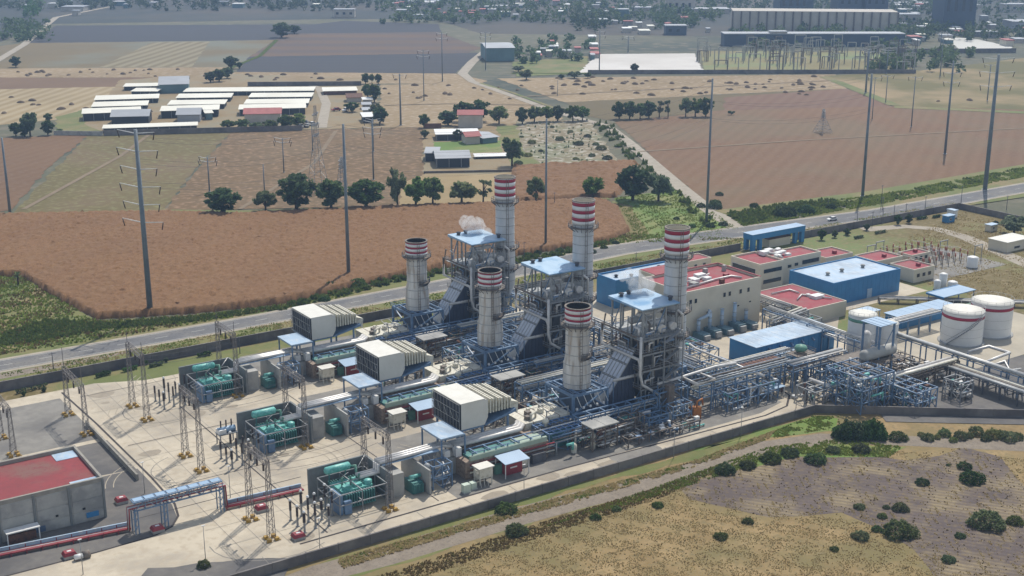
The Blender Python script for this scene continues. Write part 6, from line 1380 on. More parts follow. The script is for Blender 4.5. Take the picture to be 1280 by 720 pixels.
# foreground bushes
BUSH = []
for k in range(6):
    n = 1700; th = rng.random(n) * 6.283; u = rng.random(n); ph = np.arccos(1 - u * .98); lump = 1 + .14 * np.sin(3 * th + k) * np.sin(2 * ph + k * 2) + .10 * np.sin(7 * th + 2 * k + 4 * ph); rr = (.72 + .28 * rng.random(n) ** .5) * lump * .5
    pts = np.stack([rr * np.sin(ph) * np.cos(th), rr * np.sin(ph) * np.sin(th), rr * np.cos(ph) * .98 + .04], 1); BUSH.append(leaf_mesh('bush', pts, .032, M[('leafdark', 'leafbush', 'leafbush', 'leaflight', 'leaflight', 'leafgrey')[k]]))
def bush(px, py, w, label, hf=.8, k=None, grp='bushes on the dry field in the foreground', z=.2):
    p = at(px, py, z); s = proj(p)[2]; w = w / s; p = p + FH * w * .42; o = bpy.data.objects.new('bush', BUSH[rng.integers(3) if k is None else k]); C.objects.link(o); o.location = (p.x, p.y, z); o.scale = (w, w, w * hf); o.rotation_euler.z = rng.random() * 6.28
    o['label'] = label; o['category'] = 'bush'
    if grp: o['group'] = grp
for px, py, w, lb in [(908, 595, 27, 'first round dark bush from the left in the row along the green bank'), (936, 588, 21, 'second round bush in the row along the green bank'), (966, 581, 27, 'third round bush in the row along the green bank'), (989, 573, 23, 'fourth round bush in the row along the green bank'),
    (1022, 582, 27, 'round bush standing a little in front of the bank row'), (1043, 568, 19, 'small bush on the green bank behind the front one'), (1079, 568, 23, 'round bush on the green bank right of the others'), (1125, 553, 24, 'bush touching the dirt track below the wall'),
    (823, 636, 15, 'small grey green bush at the left of the bare soil'), (902, 676, 18, 'small green bush low in the dry field'), (936, 656, 15, 'little bright bush right of the low one'), (771, 640, 13, 'tiny yellowish bush beside the track verge'), (745, 651, 15, 'tiny grey bush left of the yellowish one'),
    (1208, 588, 19, 'upper bush of the stacked pair on the grey soil'), (1219, 607, 31, 'lower wider bush of the stacked pair on the grey soil'), (1076, 638, 15, 'small dark bush left of the tiny pair'), (1109, 637, 10, 'left one of the tiny pair on the soil'), (1128, 641, 21, 'wide one of the tiny pair on the soil'),
    (1104, 649, 13, 'tiny low bush just above the biggest round bush'), (1078, 677, 22, 'dark bush left of the biggest round bush'), (1098, 666, 15, 'small bush between the dark one and the biggest'), (1129, 676, 42, 'biggest round bush in the middle of the bare soil'), (1202, 674, 14, 'small round bush right of the biggest one'),
    (1240, 665, 44, 'large spreading bush near the right edge'), (1272, 658, 22, 'smaller bush attached to the large spreading one'), (1188, 705, 18, 'pale weedy bush at the bottom right'), (632, 645, 28, 'dark bush against the foot of the front wall'), (645, 672, 29, 'low green bush on the far side of the track'),
    (1186, 585 - 2, 6, 'tiny tuft bush near the upper pair'), (1155, 608, 18, 'low sprawling bush in the middle of the grey soil'), (1044, 690, 12, 'yellowish small bush in the dry grass rows')]:
    bush(px, py, w, lb, .75 if w > 20 else .7)
bush(253, 712, 17, 'round potted bush at the yard edge near the bottom', .95, 2, None, .34)
for i in range(9): bush(1052 + i * 6, 550 + (i % 3), 22 + (i * 5) % 12, '%s shrub from the left of the dark hedge clump behind the wall bend' % ordn(i), 1.2, 0, 'shrubs of the dark hedge clump', .2)
for i in range(13): bush(1152 + i * 10.2, 546 + (i * 5 % 7) * 1.3, 9 + (i * 7) % 13, '%s shrub from the left of the loose hedge along the right part of the track' % ordn(i), 1.0, (3, 1, 4, 5, 3, 2, 4)[i % 7], 'shrubs of the loose hedge along the track', .2)
for i, (px, py, w) in enumerate([(68, 372 + 0, 0), (447, 360, 22), (462, 352, 12), (405, 378, 15), (343, 378, 10), (412, 362, 18), (470, 352, 14), (492, 344, 8), (900, 245, 10), (895, 262, 18), (877, 260, 12), (944, 260, 12), (905, 283, 12), (866, 285, 10), (846, 275, 8), (740, 318, 12), (770, 306, 10), (755, 312, 10), (983, 272, 30), (1010, 268, 22), (1040, 262, 14), (895, 258, 16), (889, 285, 12), (797, 243, 10), (700, 316, 12), (660, 322, 12), (672, 318, 10)]):
    if w: bush(px, py, w, 'roadside bush beside the highway, %s' % ['', 'big one left of the slender pole foot', 'small one right of the slender pole foot', 'one in the dark hedge left of the pole', 'leftmost tiny one by the farthest filter house', 'one up the verge left of the pole', 'one close behind the slender pole', 'tiny one left of the farthest stack', 'tiny one near the top of the dirt road bend', 'big one right of the dirt road pole', 'one at the foot of the dirt road pole', 'one right of the dirt road at the brown field corner', 'dark upright one at the junction', 'one left of the junction pole', 'small one on the meadow edge', 'one between middle and nearest tall stack', 'one under the meadow path end', 'one beside that under the meadow path', 'widest one between junction and brown field', 'second widest one toward the right of the junction', 'third one toward the right of the junction', 'wide one above the junction pole', 'low one in front of the junction pole', 'tiny one under the big dark meadow tree', 'one left of the middle tall stack', 'one behind the middle boiler roof', 'small one next to it behind the middle boiler'][i], .8, 0, 'roadside bushes beside the highway', .15)
random.seed(66)
for i in range(16):
    bush(*[(652, 172), (665, 180), (676, 190), (700, 176), (713, 166), (724, 182), (740, 196), (752, 188), (735, 172), (690, 160), (660, 196), (630, 196), (648, 206), (720, 200), (760, 200), (745, 182)][i], 6 + (i * 5) % 9, '%s low scrub bush from the left of those dotting the rubble lot' % ordn(i), .7, (5, 3, 1)[i % 3], 'scrub bushes on the rubble lot', .2)
# yucca palm at the left
p = at(23, 357); r = thing('palm', 'small spiky palm in the weeds at the left edge', 'palm', (p.x, p.y, .15)); b = MB(); b.tube([(p.x, p.y, .1), (p.x, p.y, 3.0)], .3, 7); part('trunk', b, M['trunk'], r)
b = MB()
for k in range(40): t = k * 2.4; e = -.5 + (k % 8) * .25; L = 1.5; b.bar((p.x, p.y, 3.0), (p.x + L * math.cos(t) * math.cos(e), p.y + L * math.sin(t) * math.cos(e), 3.2 + L * math.sin(e) + .3), .22, .05)
part('crown', b, M['leaf'], r)
# tufts: grass, weeds, stubble
def inpoly(P, x, y):
    c = np.zeros(len(x), bool); n = len(P)
    for i in range(n):
        x0, y0 = P[i]; x1, y1 = P[(i + 1) % n]
        k = ((y0 > y) != (y1 > y)); xi = (x1 - x0) * (y - y0) / ((y1 - y0) if y1 != y0 else 1e-9) + x0; c ^= k & (x < xi)
    return c
def world_poly(px): return [(at(*p).x, at(*p).y) for p in px]
def noise2(x, y, s, seed=0):
    r2 = np.random.default_rng(seed); v = np.zeros(len(x))
    for k in range(6):
        a = r2.random() * 6.28; f = (1.5 ** k) / s; v += np.sin((x * math.cos(a) + y * math.sin(a)) * f * 6.28 + r2.random() * 6.28) / (1.25 ** k)
    return v / 2.5
def tufts(name, poly, n, h, m, label, z=.2, world=False, clump=0.0, blades=3, w=.5, patch=8, seed=1, avoid=None, row=None, rs=.6):
    P = poly if world else world_poly(poly); P = np.array(P); lo, hi = P.min(0), P.max(0); X = rng.uniform(lo[0], hi[0], n * 3); Y = rng.uniform(lo[1], hi[1], n * 3)
    if row is not None:
        ang, per = row; u = X * math.cos(ang) + Y * math.sin(ang); X += (np.round(u / per) * per - u) * rs * math.cos(ang); Y += (np.round(u / per) * per - u) * rs * math.sin(ang)
    k = inpoly(P, X, Y) & (noise2(X, Y, patch, seed) > clump)
    if avoid is not None: jx = noise2(X, Y, 9, 31) * 5; jy = noise2(X, Y, 7, 33) * 5; k &= ~inpoly(np.array(world_poly(avoid)), X + jx, Y + jy)
    X, Y = X[k][:n], Y[k][:n]; n = len(X)
    hh = h * (.4 + rng.random(n) * .9); V = np.zeros((n, blades, 3, 3))
    for j in range(blades):
        t = rng.random(n) * 6.28; ww = w * h * (.5 + rng.random(n)); lx = rng.normal(size=n) * h * .3; ly = rng.normal(size=n) * h * .3
        V[:, j, 0] = np.stack([X - np.cos(t) * ww, Y - np.sin(t) * ww, np.full(n, z)], 1); V[:, j, 1] = np.stack([X + np.cos(t) * ww, Y + np.sin(t) * ww, np.full(n, z)], 1); V[:, j, 2] = np.stack([X + lx, Y + ly, z + hh], 1)
    V = V.reshape(-1, 3); nf = len(V) // 3; me = bpy.data.meshes.new(name); me.vertices.add(len(V)); me.vertices.foreach_set('co', V.ravel()); me.loops.add(nf * 3); me.loops.foreach_set('vertex_index', np.arange(nf * 3)); me.polygons.add(nf); me.polygons.foreach_set('loop_start', np.arange(nf) * 3); me.polygons.foreach_set('loop_total', np.full(nf, 3)); me.update(); me.materials.append(M[m])
    o = bpy.data.objects.new(name, me); C.objects.link(o); o['kind'] = 'stuff'; o['label'] = label; o['category'] = 'grass'
SOIL = [(940, 585), (985, 566), (1050, 570), (1130, 576), (1205, 560), (1250, 572), (1300, 620), (1300, 740), (1190, 715), (1110, 668), (1050, 640), (960, 648), (860, 625), (840, 600)]
FRONT = [(380, 760), (560, 702), (700, 645), (830, 612), (900, 595), (960, 575), (1120, 565), (1300, 575), (1300, 790), (380, 790)]
tufts('dry_grass', FRONT, 42000, .2, 'drygrass', 'dry yellow grass on the field in the foreground', clump=-.25, avoid=SOIL, seed=3, w=.6, patch=7)
tufts('brown_weeds', FRONT, 2500, .22, 'brownweeds', 'darker weeds scattered through the dry field', clump=.3, seed=41, w=.6, patch=5)
tufts('dry_grass', SOIL, 10000, .22, 'drygrass', 'sparse dry tufts on the bare grey soil', clump=.25, seed=5, row=(R(-35.6), 1.6), w=.5, rs=.6, patch=7)
tufts('brown_weeds', SOIL, 1100, .25, 'brownweeds', 'dark weed clumps on the bare grey soil', clump=.2, seed=8, w=.8, patch=5)
tufts('brown_weeds', [(400, 745), (540, 700), (690, 650), (830, 608), (905, 580), (900, 590), (830, 622), (690, 668), (560, 712), (440, 750)], 4500, .32, 'brownweeds', 'rough brown weeds along the near edge of the dirt track', seed=6, clump=-.6)
tufts('green_weeds', [(680, 660), (830, 606), (960, 560), (1050, 550), (1130, 560), (1110, 573), (985, 568), (900, 596), (800, 628)], 8000, .35, 'weeds', 'green weeds on the bank beside the track', seed=7, clump=-.5)
tufts('green_weeds', [(420, 701), (560, 662), (700, 623), (860, 580), (972, 538), (1016, 521), (1048, 522), (1050, 535), (960, 550), (860, 586), (700, 632), (560, 670), (430, 710)], 8000, .3, 'weeds', 'thin green weeds at the foot of the front wall', seed=9, clump=-.1)
tufts('dry_grass', [(420, 701), (560, 662), (700, 623), (860, 580), (972, 538), (960, 550), (860, 588), (700, 634), (560, 672), (430, 712)], 5000, .4, 'drygrass', 'dry grass at the foot of the front wall', seed=12, clump=-.3)
VERGE = [(-20, 345), (30, 348), (122, 402), (230, 396), (350, 382), (505, 347), (690, 318), (785, 292), (930, 300), (770, 306), (640, 330), (500, 350), (430, 372), (300, 396), (130, 424), (-20, 448)]
tufts('green_weeds', VERGE, 16000, .7, 'weeds', 'green weeds between the corn field and the highway', seed=13, clump=-.5, z=.1, patch=25)
tufts('brown_weeds', VERGE, 12000, .7, 'brownweeds', 'brown weeds between the corn field and the highway', seed=14, clump=0, z=.1, patch=20)
tufts('dark_weeds', [(0, 420), (60, 400), (130, 405), (230, 398), (350, 384), (350, 388), (230, 405), (130, 413), (60, 426), (0, 434)], 3500, 1.0, 'weedsdark', 'tall dark green weeds along the corn field edge', seed=15, z=.1, clump=-.6)
tufts('dark_weeds', [(350, 384), (505, 346), (690, 318), (770, 300), (760, 306), (690, 324), (505, 352), (350, 390)], 3500, 1.4, 'weedsdark', 'dark weeds at the corn edge beside the highway', seed=16, z=.1, clump=.1)
tufts('green_weeds', [(905, 268), (1100, 244), (1300, 206), (1300, 218), (1100, 256), (930, 284)], 9000, .7, 'weeds', 'green weeds between the brown field and the highway at the right', seed=17, z=.1, clump=-.4, patch=20)
tufts('dark_weeds', [(905, 268), (1100, 244), (1300, 206), (1300, 216), (1100, 254), (930, 282)], 1600, 1.0, 'weedsdark', 'dark scrub between the brown field and the highway at the right', seed=18, z=.1, clump=.2, patch=14)
tufts('green_weeds', [(768, 248), (850, 238), (925, 288), (880, 302), (800, 304)], 5000, .5, 'weeds', 'green grass on the meadow beside the dirt track', seed=19, z=.1, clump=-.3, patch=14)
tufts('dark_weeds', [(735, 152), (765, 155), (790, 185), (840, 235), (880, 268), (900, 285), (885, 285), (830, 240), (775, 190), (750, 165)], 4000, 2.0, 'weedsdark', 'dark scrub along the left side of the dirt road', seed=20, z=.1, clump=.25, patch=14)
tufts('green_weeds', [(-60, 337), (460, 337), (460, 344), (335, 348), (235, 350), (-60, 349)], 9000, .4, 'weeds', 'short grass between the highway and the block wall', seed=22, world=True, z=.3, clump=-.1, patch=18)
tufts('dry_grass', [(-60, 337), (460, 337), (460, 344), (335, 348), (235, 350), (-60, 349)], 9000, .35, 'drygrass', 'dry grass between the highway and the block wall', seed=23, world=True, z=.3, clump=-.1, patch=22)
tufts('dry_grass', [(345, 300), (450, 330), (450, 210), (350, 240)], 12000, .35, 'drygrass', 'dry grass in the open ground at the right of the plant', seed=24, world=True, z=.3, clump=-.3, patch=20)
tufts('dark_weeds', [(905, 268), (980, 256), (1040, 250), (1050, 256), (985, 266), (930, 284)], 800, 1.4, 'weedsdark', 'bushy dark scrub right of the dirt road junction', seed=51, z=.1, clump=-.3)
tufts('dry_grass', [(645, 152), (735, 150), (775, 204), (680, 208), (655, 190)], 350, 1.1, 'leafgrey', 'grey scrub scattered over the rubble lot', seed=52, z=.2, clump=.2, patch=16)
# standing dry corn: a low relief crop
def crop(name, px, h, cell, amp, m, label):
    P = np.array(world_poly(px)); lo, hi = P.min(0), P.max(0); nx, ny = int((hi[0] - lo[0]) / cell) + 1, int((hi[1] - lo[1]) / cell) + 1
    gx, gy = np.meshgrid(lo[0] + np.arange(nx) * cell, lo[1] + np.arange(ny) * cell, indexing='ij'); X = gx.ravel() + rng.normal(size=nx * ny) * cell * .22; Y = gy.ravel() + rng.normal(size=nx * ny) * cell * .22
    ins = inpoly(P, X, Y); Z = np.where(ins, h + rng.normal(size=nx * ny) * amp, .02); idx = np.arange(nx * ny).reshape(nx, ny)
    q = np.stack([idx[:-1, :-1], idx[1:, :-1], idx[1:, 1:], idx[:-1, 1:]], -1).reshape(-1, 4); q = q[ins[q].any(1)]
    used = np.unique(q); mp = np.full(nx * ny, -1); mp[used] = np.arange(len(used)); q = mp[q]; V = np.stack([X, Y, Z], 1)[used]
    me = bpy.data.meshes.new(name); me.vertices.add(len(V)); me.vertices.foreach_set('co', V.ravel()); me.loops.add(q.size); me.loops.foreach_set('vertex_index', q.ravel()); me.polygons.add(len(q)); me.polygons.foreach_set('loop_start', np.arange(len(q)) * 4); me.polygons.foreach_set('loop_total', np.full(len(q), 4)); me.update(); me.materials.append(M[m])
    o = bpy.data.objects.new(name, me); C.objects.link(o); o['kind'] = 'stuff'; o['label'] = label; o['category'] = 'crop'
crop('corn_field', [(-30, 272), (205, 268), (300, 271), (480, 262), (620, 257), (752, 252), (772, 262), (786, 290), (760, 302), (690, 313), (600, 326), (505, 345), (350, 380), (250, 391), (122, 399), (70, 372), (28, 346), (-30, 344)], 2.0, .85, .24, 'corn', 'standing dry corn in the large field behind the highway')
crop('corn_field', [(642, 210), (795, 204), (783, 232), (768, 247), (690, 251), (640, 253)], 1.9, 1.4, .34, 'corn', 'standing dry corn in the small field left of the meadow')
# ------------------------------------------------------------------ tubular power poles
def pole(px, py, top, label, arms=6, wpx=None, side=8.0, h=None, ang=R(56 + 62), dia=None, grp='tubular power poles'):
    p = at(px, py); h = h or height(px, py, top); s = proj(p)[2]; d0 = (dia or 1.5) * .88
    r = thing('power_pole', label, 'power pole', (p.x, p.y, 0), grp); b = MB(); b.tube([(p.x, p.y, 0), (p.x, p.y, h)], [d0 / 2, d0 * .3], 12); part('shaft', b, M['polegrey'], r)
    b = MB(); b.lathe(p.x, p.y, [(d0 * .75, 0), (d0 * .75, .5), (d0 * .5, .5)], 12); part('footing', b, M['greywall'], r)
    dv = Vector((math.cos(ang), math.sin(ang), 0))
    for k in range(arms):
        z = h * (.985 - k * .095) if arms > 3 else h * (.97 - k * .1); L = side * (1 if k % 2 else .9)
        for sgn in (-1, 1):
            e = Vector((p.x, p.y, z)) + dv * sgn * L; b = MB(); b.tube([(p.x, p.y, z - .3), tuple(e + UPZ * .5)], [.17, .08], 6); a = part('cross_arm', b, M['white'], r)
            b = MB(); b.tube([tuple(e + UPZ * .4), tuple(e - UPZ * 1.9 + dv * -sgn * .6)], .16, 6); part('insulator', b, M['brownins'], a)
    return r
PP = [pole(188, 392, 162, 'thick tall power pole at the left with six pairs of cross arms', side=7.5, dia=2.1, ang=R(56 + 68)),
pole(436, 347, 155, 'tall slender power pole left of the stacks', arms=0, dia=1.5), pole(682, 310, 148, 'tall slender power pole behind the middle stacks', arms=0, dia=1.1),
pole(883, 278, 98, 'tall slender power pole beside the dirt road junction', arms=0, dia=1.3), pole(1078, 246, 92, 'tall power pole on the far verge behind the entrance gate', arms=0, dia=1.6),
pole(1231, 238, 68, 'thick tall power pole at the right with pale cross arms', side=7.5, dia=2.3, arms=3, ang=R(56 + 85)), pole(13, 270, 172, 'leaning looking pole at the left edge with white insulators', arms=0, dia=1.4)]
# ladder-like climbing clips and extra arms for the slender ones
for (px, py, top, a) in ((436, 347, 155, 3), (682, 310, 148, 2), (883, 278, 98, 2), (1078, 246, 92, 2)): pass
for px, py, top, lb, arms, dia in [(501, 157, 92, 'dark pole on the tan field edge', 1, 1.3), (553, 102, 40, 'pole on the far edge of the tan field', 2, 1.0), (530, 126, 62, 'thin pole standing in the tan field', 2, .8), (607, 88, 40, 'pole beside the far dirt track bend', 2, .9), (749, 91, 38, 'dark pole at the edge of the pale pad', 2, 1.1),
    (262, 240, 196, 'short pole left of the field row trees', 2, .8), (331, 246, 205, 'short pole behind the small round tree', 0, .7), (355, 216, 172, 'short pole in the brown field under the farm', 2, .7), (391, 189, 154, 'short pole in front of the farm yard cars', 1, .7), (467, 225, 150, 'short double pole right of the pylon', 3, .9), (467, 190, 148, 'short pole near the farm yard corner', 1, .7),
    (1082, 116, 64, 'pole at the corner of the green field', 1, 1.6), (1107, 128, 94, 'thin pole in the green field', 1, .7), (1139, 159, 95, 'thin pole with a dark foot in the big brown field', 1, .8), (1181, 193, 76, 'tall pole in the brown field left of the thick one', 3, 1.5), (1234, 126, 80, 'dark pole behind the thick right pole', 1, .9), (1175, 96, 46, 'dark pole in front of the far white roof', 1, 1.0),
    (1090, 150, 96, 'thin pole behind the tall verge pole', 1, .6), (697, 120, 100, 'tiny far pole near the grove', 0, .5)]:
    pole(px, py, top, lb, arms=arms, dia=dia, side=4.5, ang=R(56 + 80), grp='small power poles in the fields')
for px, py, top, lb in [(443, 283 + 0, 0, '')]: pass
# wooden and lamp posts along the highway
for i, (px, py, top) in enumerate([(1071, 281, 263), (1090, 283, 264), (1103, 278, 259), (1117, 274, 256), (1132, 270, 254), (1156, 264, 245), (1201, 256, 232), (1258, 262, 244), (795, 327, 315), (693, 258, 240), (1035, 258, 250), (1101, 262, 231), (1103, 263, 246), (655, 330, 302), (300, 442, 420), (67, 442 + 20, 430 + 10)]):
    q = at(px, py, .3); h = height(px, py, top); r = thing('utility_post', '%s thin utility post counted along the highway roadside' % ordn(i), 'post', (q.x, q.y, .2), 'thin utility posts along the highway')
    b = MB(); b.tube([(q.x, q.y, .2), (q.x, q.y, h + .2)], [.14, .09], 6); part('shaft', b, M['grime'], r); b = MB(); b.bar((q.x - .9, q.y, h - .2), (q.x + .9, q.y, h - .2), .12); part('cross_piece', b, M['grime'], r)
# lattice pylons
def pylon(px, py, top, label, base=6.0, m='steelgrey'):
    p = at(px, py); h = height(px, py, top); r = thing('lattice_pylon', label, 'pylon', (p.x, p.y, 0)); b = MB(); lattice(b, (p.x, p.y, 0), (p.x, p.y, h * .6), base, 2.0, .15, 8); lattice(b, (p.x, p.y, h * .6), (p.x, p.y, h), 2.0, .8, .12, 8); part('mast', b, M[m], r)
    for k, z in enumerate((h * .66, h * .78, h * .9)):
        for sgn in (-1, 1):
            b = MB(); lattice(b, (p.x, p.y, z), (p.x + sgn * 6 * .56, p.y + sgn * -6 * .83 * -1 * .0 + sgn * 4, z + .3), 1.2, .2, .13, 4); part('cross_arm', b, M[m], r)
pylon(398, 240, 132, 'grey lattice pylon rising in front of the farm yard', 7.5); pylon(428, 236, 196, 'faint lower pylon mast right of the big one', 4); pylon(1028, 166, 136, 'small pale lattice pylon in the big brown field', 8)
# ------------------------------------------------------------------ farm sheds and houses
def shed(a, c, depth, h, label, roof='roofcream', wall='dark', gable=.0, grp=None, name='farm_shed', cat='shed', posts=True, over=.8):
    p, q = at(*a), at(*c); d = (q - p); L = d.length; d.normalize(); n = Vector((-d.y, d.x, 0))
    if n.dot(FH) < 0: n = -n
    r = thing(name, label, cat, (p.x, p.y, .2), grp)
    def W(u, v, z): e = p + d * u + n * v; return (e.x, e.y, z)
    b = MB(); b.hexa([W(0, 0, .1), W(L, 0, .1), W(L, depth, .1), W(0, depth, .1)], [W(0, 0, h), W(L, 0, h), W(L, depth, h), W(0, depth, h)]); part('wall', b, M[wall], r)
    o_ = over
    if gable:
        b = MB(); i = 0; b.hexa([W(-o_, -o_, h), W(L + o_, -o_, h), W(L + o_, depth / 2, h + gable), W(-o_, depth / 2, h + gable)], [W(-o_, -o_, h + .2), W(L + o_, -o_, h + .2), W(L + o_, depth / 2, h + gable + .2), W(-o_, depth / 2, h + gable + .2)]); part('roof_slope', b, M[roof], r)
        b = MB(); b.hexa([W(-o_, depth / 2, h + gable), W(L + o_, depth / 2, h + gable), W(L + o_, depth + o_, h), W(-o_, depth + o_, h)], [W(-o_, depth / 2, h + gable + .2), W(L + o_, depth / 2, h + gable + .2), W(L + o_, depth + o_, h + .2), W(-o_, depth + o_, h + .2)]); part('roof_slope', b, M[roof], r)
    else:
        b = MB(); b.hexa([W(-o_, -o_, h), W(L + o_, -o_, h), W(L + o_, depth + o_, h + .4), W(-o_, depth + o_, h + .4)], [W(-o_, -o_, h + .25), W(L + o_, -o_, h + .25), W(L + o_, depth + o_, h + .7), W(-o_, depth + o_, h + .7)]); part('roof', b, M[roof], r)
    if posts:
        k = 0
        while k * 6 <= L: b = MB(); e = W(min(k * 6, L), -.3, 0); b.bar((e[0], e[1], .1), (e[0], e[1], h), .3); part('post', b, M['steelgrey'], r); k += 1
    return r
M['roofcream'] = mat('cream_sheet_roof', col(240, 238, 226), col(220, 216, 202), .05, .7); M['roofgrey'] = mat('grey_sheet_roof', col(176, 180, 186), col(156, 160, 166), .05, .7); M['terracotta'] = mat('terracotta_roof', col(186, 110, 106), col(160, 92, 90), .3, .8)
M['tealwall'] = mat('teal_wall', col(112, 142, 146), col(94, 122, 126), .1, .8); M['houseW'] = mat('house_wall', col(206, 198, 186), col(186, 178, 166), .2, .85); M['darkshed'] = mat('dark_shed_side', col(62, 66, 70), col(46, 50, 54), .1, .9)
for a, c, dp, h, lb in [((104.5, 151.5), (176, 148.5), 17, 4.4, 'nearest long cream roofed shed in the left farm block'), ((116, 140), (183.5, 138), 17, 3.2, 'second long shed of the left farm block'), ((119.5, 131), (197.5, 128.6), 17, 3.0, 'third long shed of the left farm block'),
    ((165, 119.5), (196, 119.5), 13, 2.8, 'short cream shed behind the left farm block'), ((155.6, 113.4), (199, 112.6), 13, 2.8, 'farthest short cream shed at the left'), ((202, 148), (273, 146), 17, 4.4, 'nearest long shed of the middle farm block'), ((211, 137), (280, 136), 16, 3.0, 'second long shed of the middle farm block'),
    ((221.5, 128), (288, 127), 16, 2.8, 'third long shed of the middle farm block'), ((230.6, 120), (391, 118.6), 16, 2.8, 'longest cream roof spanning behind both farm blocks'), ((312, 126.6), (388.6, 126), 16, 2.6, 'farthest shed of the right farm block'), ((306.6, 135.4), (384.3, 134.4), 16, 2.8, 'middle shed of the right farm block'), ((300, 145), (381.7, 143), 16, 4.0, 'nearest shed of the right farm block with thin posts'),
    ((129.8, 166), (246, 162), 9, 2.4, 'long narrow cream roof along the front of the farm')]:
    shed(a, c, dp, h, lb, wall='darkshed', grp='long cream roofed farm sheds')
shed((140, 156), (186, 155), 16, 4.6, 'grey gabled barn in front of the left farm block', 'roofgrey', 'darkshed', 3, posts=False); shed((222, 153), (250, 152.5), 14, 4.4, 'grey gabled barn in front of the middle farm block', 'roofgrey', 'roofgrey', 3, posts=False)
shed((200, 117), (236, 116), 26, 6, 'large grey open barn at the back of the farm', 'roofgrey', 'tealwall', 4, posts=False); shed((258, 150), (266, 149.6), 8, 4, 'tiny white roofed block between the barns', 'roofcream', 'tealwall', posts=False)
shed((306, 154.5), (351, 153.6), 14, 5.5, 'farmhouse with long terracotta roof behind the garden trees', 'terracotta', 'houseW', 2.5, name='farmhouse', cat='house', posts=False)
shed((454.5, 130.5), (465, 130.2), 7, 3, 'farthest small white roof at the farm yard edge', 'white', 'greywall', posts=False); shed((453.5, 137), (463, 136.8), 7, 3, 'second small pale roof at the farm yard edge', 'roofgrey', 'greywall', posts=False); shed((454, 144), (464, 143.8), 8, 3, 'third small pale roof at the farm yard edge', 'roofgrey', 'greywall', posts=False); shed((455, 154), (467, 153.6), 14, 3.6, 'nearest white roofed block at the farm yard edge', 'white', 'darkshed', posts=False)
shed((434, 128), (452, 127.6), 12, 3, 'brown roofed shed in the farm yard', 'rust', 'houseW', 2, posts=False); shed((405, 119), (446, 118), 16, 2.6, 'pale green roof at the back of the farm yard', mat and 'roofcream', 'rust', posts=False)
shed((573, 160), (603, 160), 10, 7.5, 'two storey pale house with red tiled roof among the trees', 'terracotta', 'houseW', 2.2, name='house', cat='house', posts=False); shed((546, 176), (598, 175), 14, 3.4, 'open shed with white roof in front of the red house', 'white', 'darkshed', posts=True); shed((583, 181), (600, 180), 9, 4.2, 'small house with salmon roof in front of the white shed', 'terracotta', 'houseW', 2, name='house', cat='house', posts=False)
shed((604, 180), (622, 178), 20, 3.0, 'pale teal greenhouse beside the small house', 'roofgrey', 'tealwall', 1.2, posts=False); shed((532, 202), (547, 202), 14, 4.2, 'left part of the open grey roofed stable', 'roofgrey', 'darkshed', posts=True); shed((546, 210), (587, 209), 18, 4.6, 'large open grey roofed stable by the bare plot', 'roofgrey', 'darkshed', 2.2, posts=True); shed((595, 199), (633, 198), 5, 1.2, 'low white feeding trough next to the stable', 'white', 'darkshed', posts=False, name='trough', cat='trough')
wall_run('dark wall along the front of the farm', [(at(130, 170).x, at(130, 170).y), (at(378, 163.5).x, at(378, 163.5).y)], 3.2, name='farm_wall', step=20, m='wall'); wall_run('grey wall left of the farm front', [(at(68, 169).x, at(68, 169).y), (at(129, 170).x, at(129, 170).y)], 2.6, name='farm_wall', step=20, m='greywall')
wall_run('grey wall behind the farm yard', [(at(310, 108).x, at(310, 108).y), (at(452, 107).x, at(452, 107).y)], 3.2, name='farm_wall', step=20, m='wall'); wall_run('dark red wall beside the trees by the house', [(at(531, 161).x, at(531, 161).y), (at(552, 160.5).x, at(552, 160.5).y)], 3, name='farm_wall', step=20, m='rust')
wall_run('low rail wall around the bare plot', [(at(530, 217).x, at(530, 217).y), (at(640, 215).x, at(640, 215).y)], 1.2, name='farm_wall', step=20, m='rustgrey')
wall_run('long dark wall in front of the far substation', [(at(735, 92.6).x, at(735, 92.6).y), (at(1145, 92).x, at(1145, 92).y)], 3.2, name='far_wall', step=40, m='wall'); wall_run('dark wall below the far white roof at the right', [(at(1108, 67).x, at(1108, 67).y), (at(1270, 66).x, at(1270, 66).y)], 4, name='far_wall', step=40, m='wall')
for i, (px, py, mm) in enumerate([(376, 160, 'white'), (384, 159, 'greywall'), (390, 157, 'white'), (380, 155, 'grime'), (420, 139, 'redpaint'), (432, 139.5, 'white')]):
    q = at(px, py); cc = saloon(q.x, q.y, R(20 + 40 * i), ['white car at the farm entrance under the trees', 'silver car second in the farm entrance lot', 'white car third in the farm entrance lot', 'dark car at the back of the farm entrance lot', 'red vehicle in the open farm yard', 'white vehicle in the open farm yard'][i], m=mm, z=.3); cc.scale = (1.4, 1.4, 1.4)
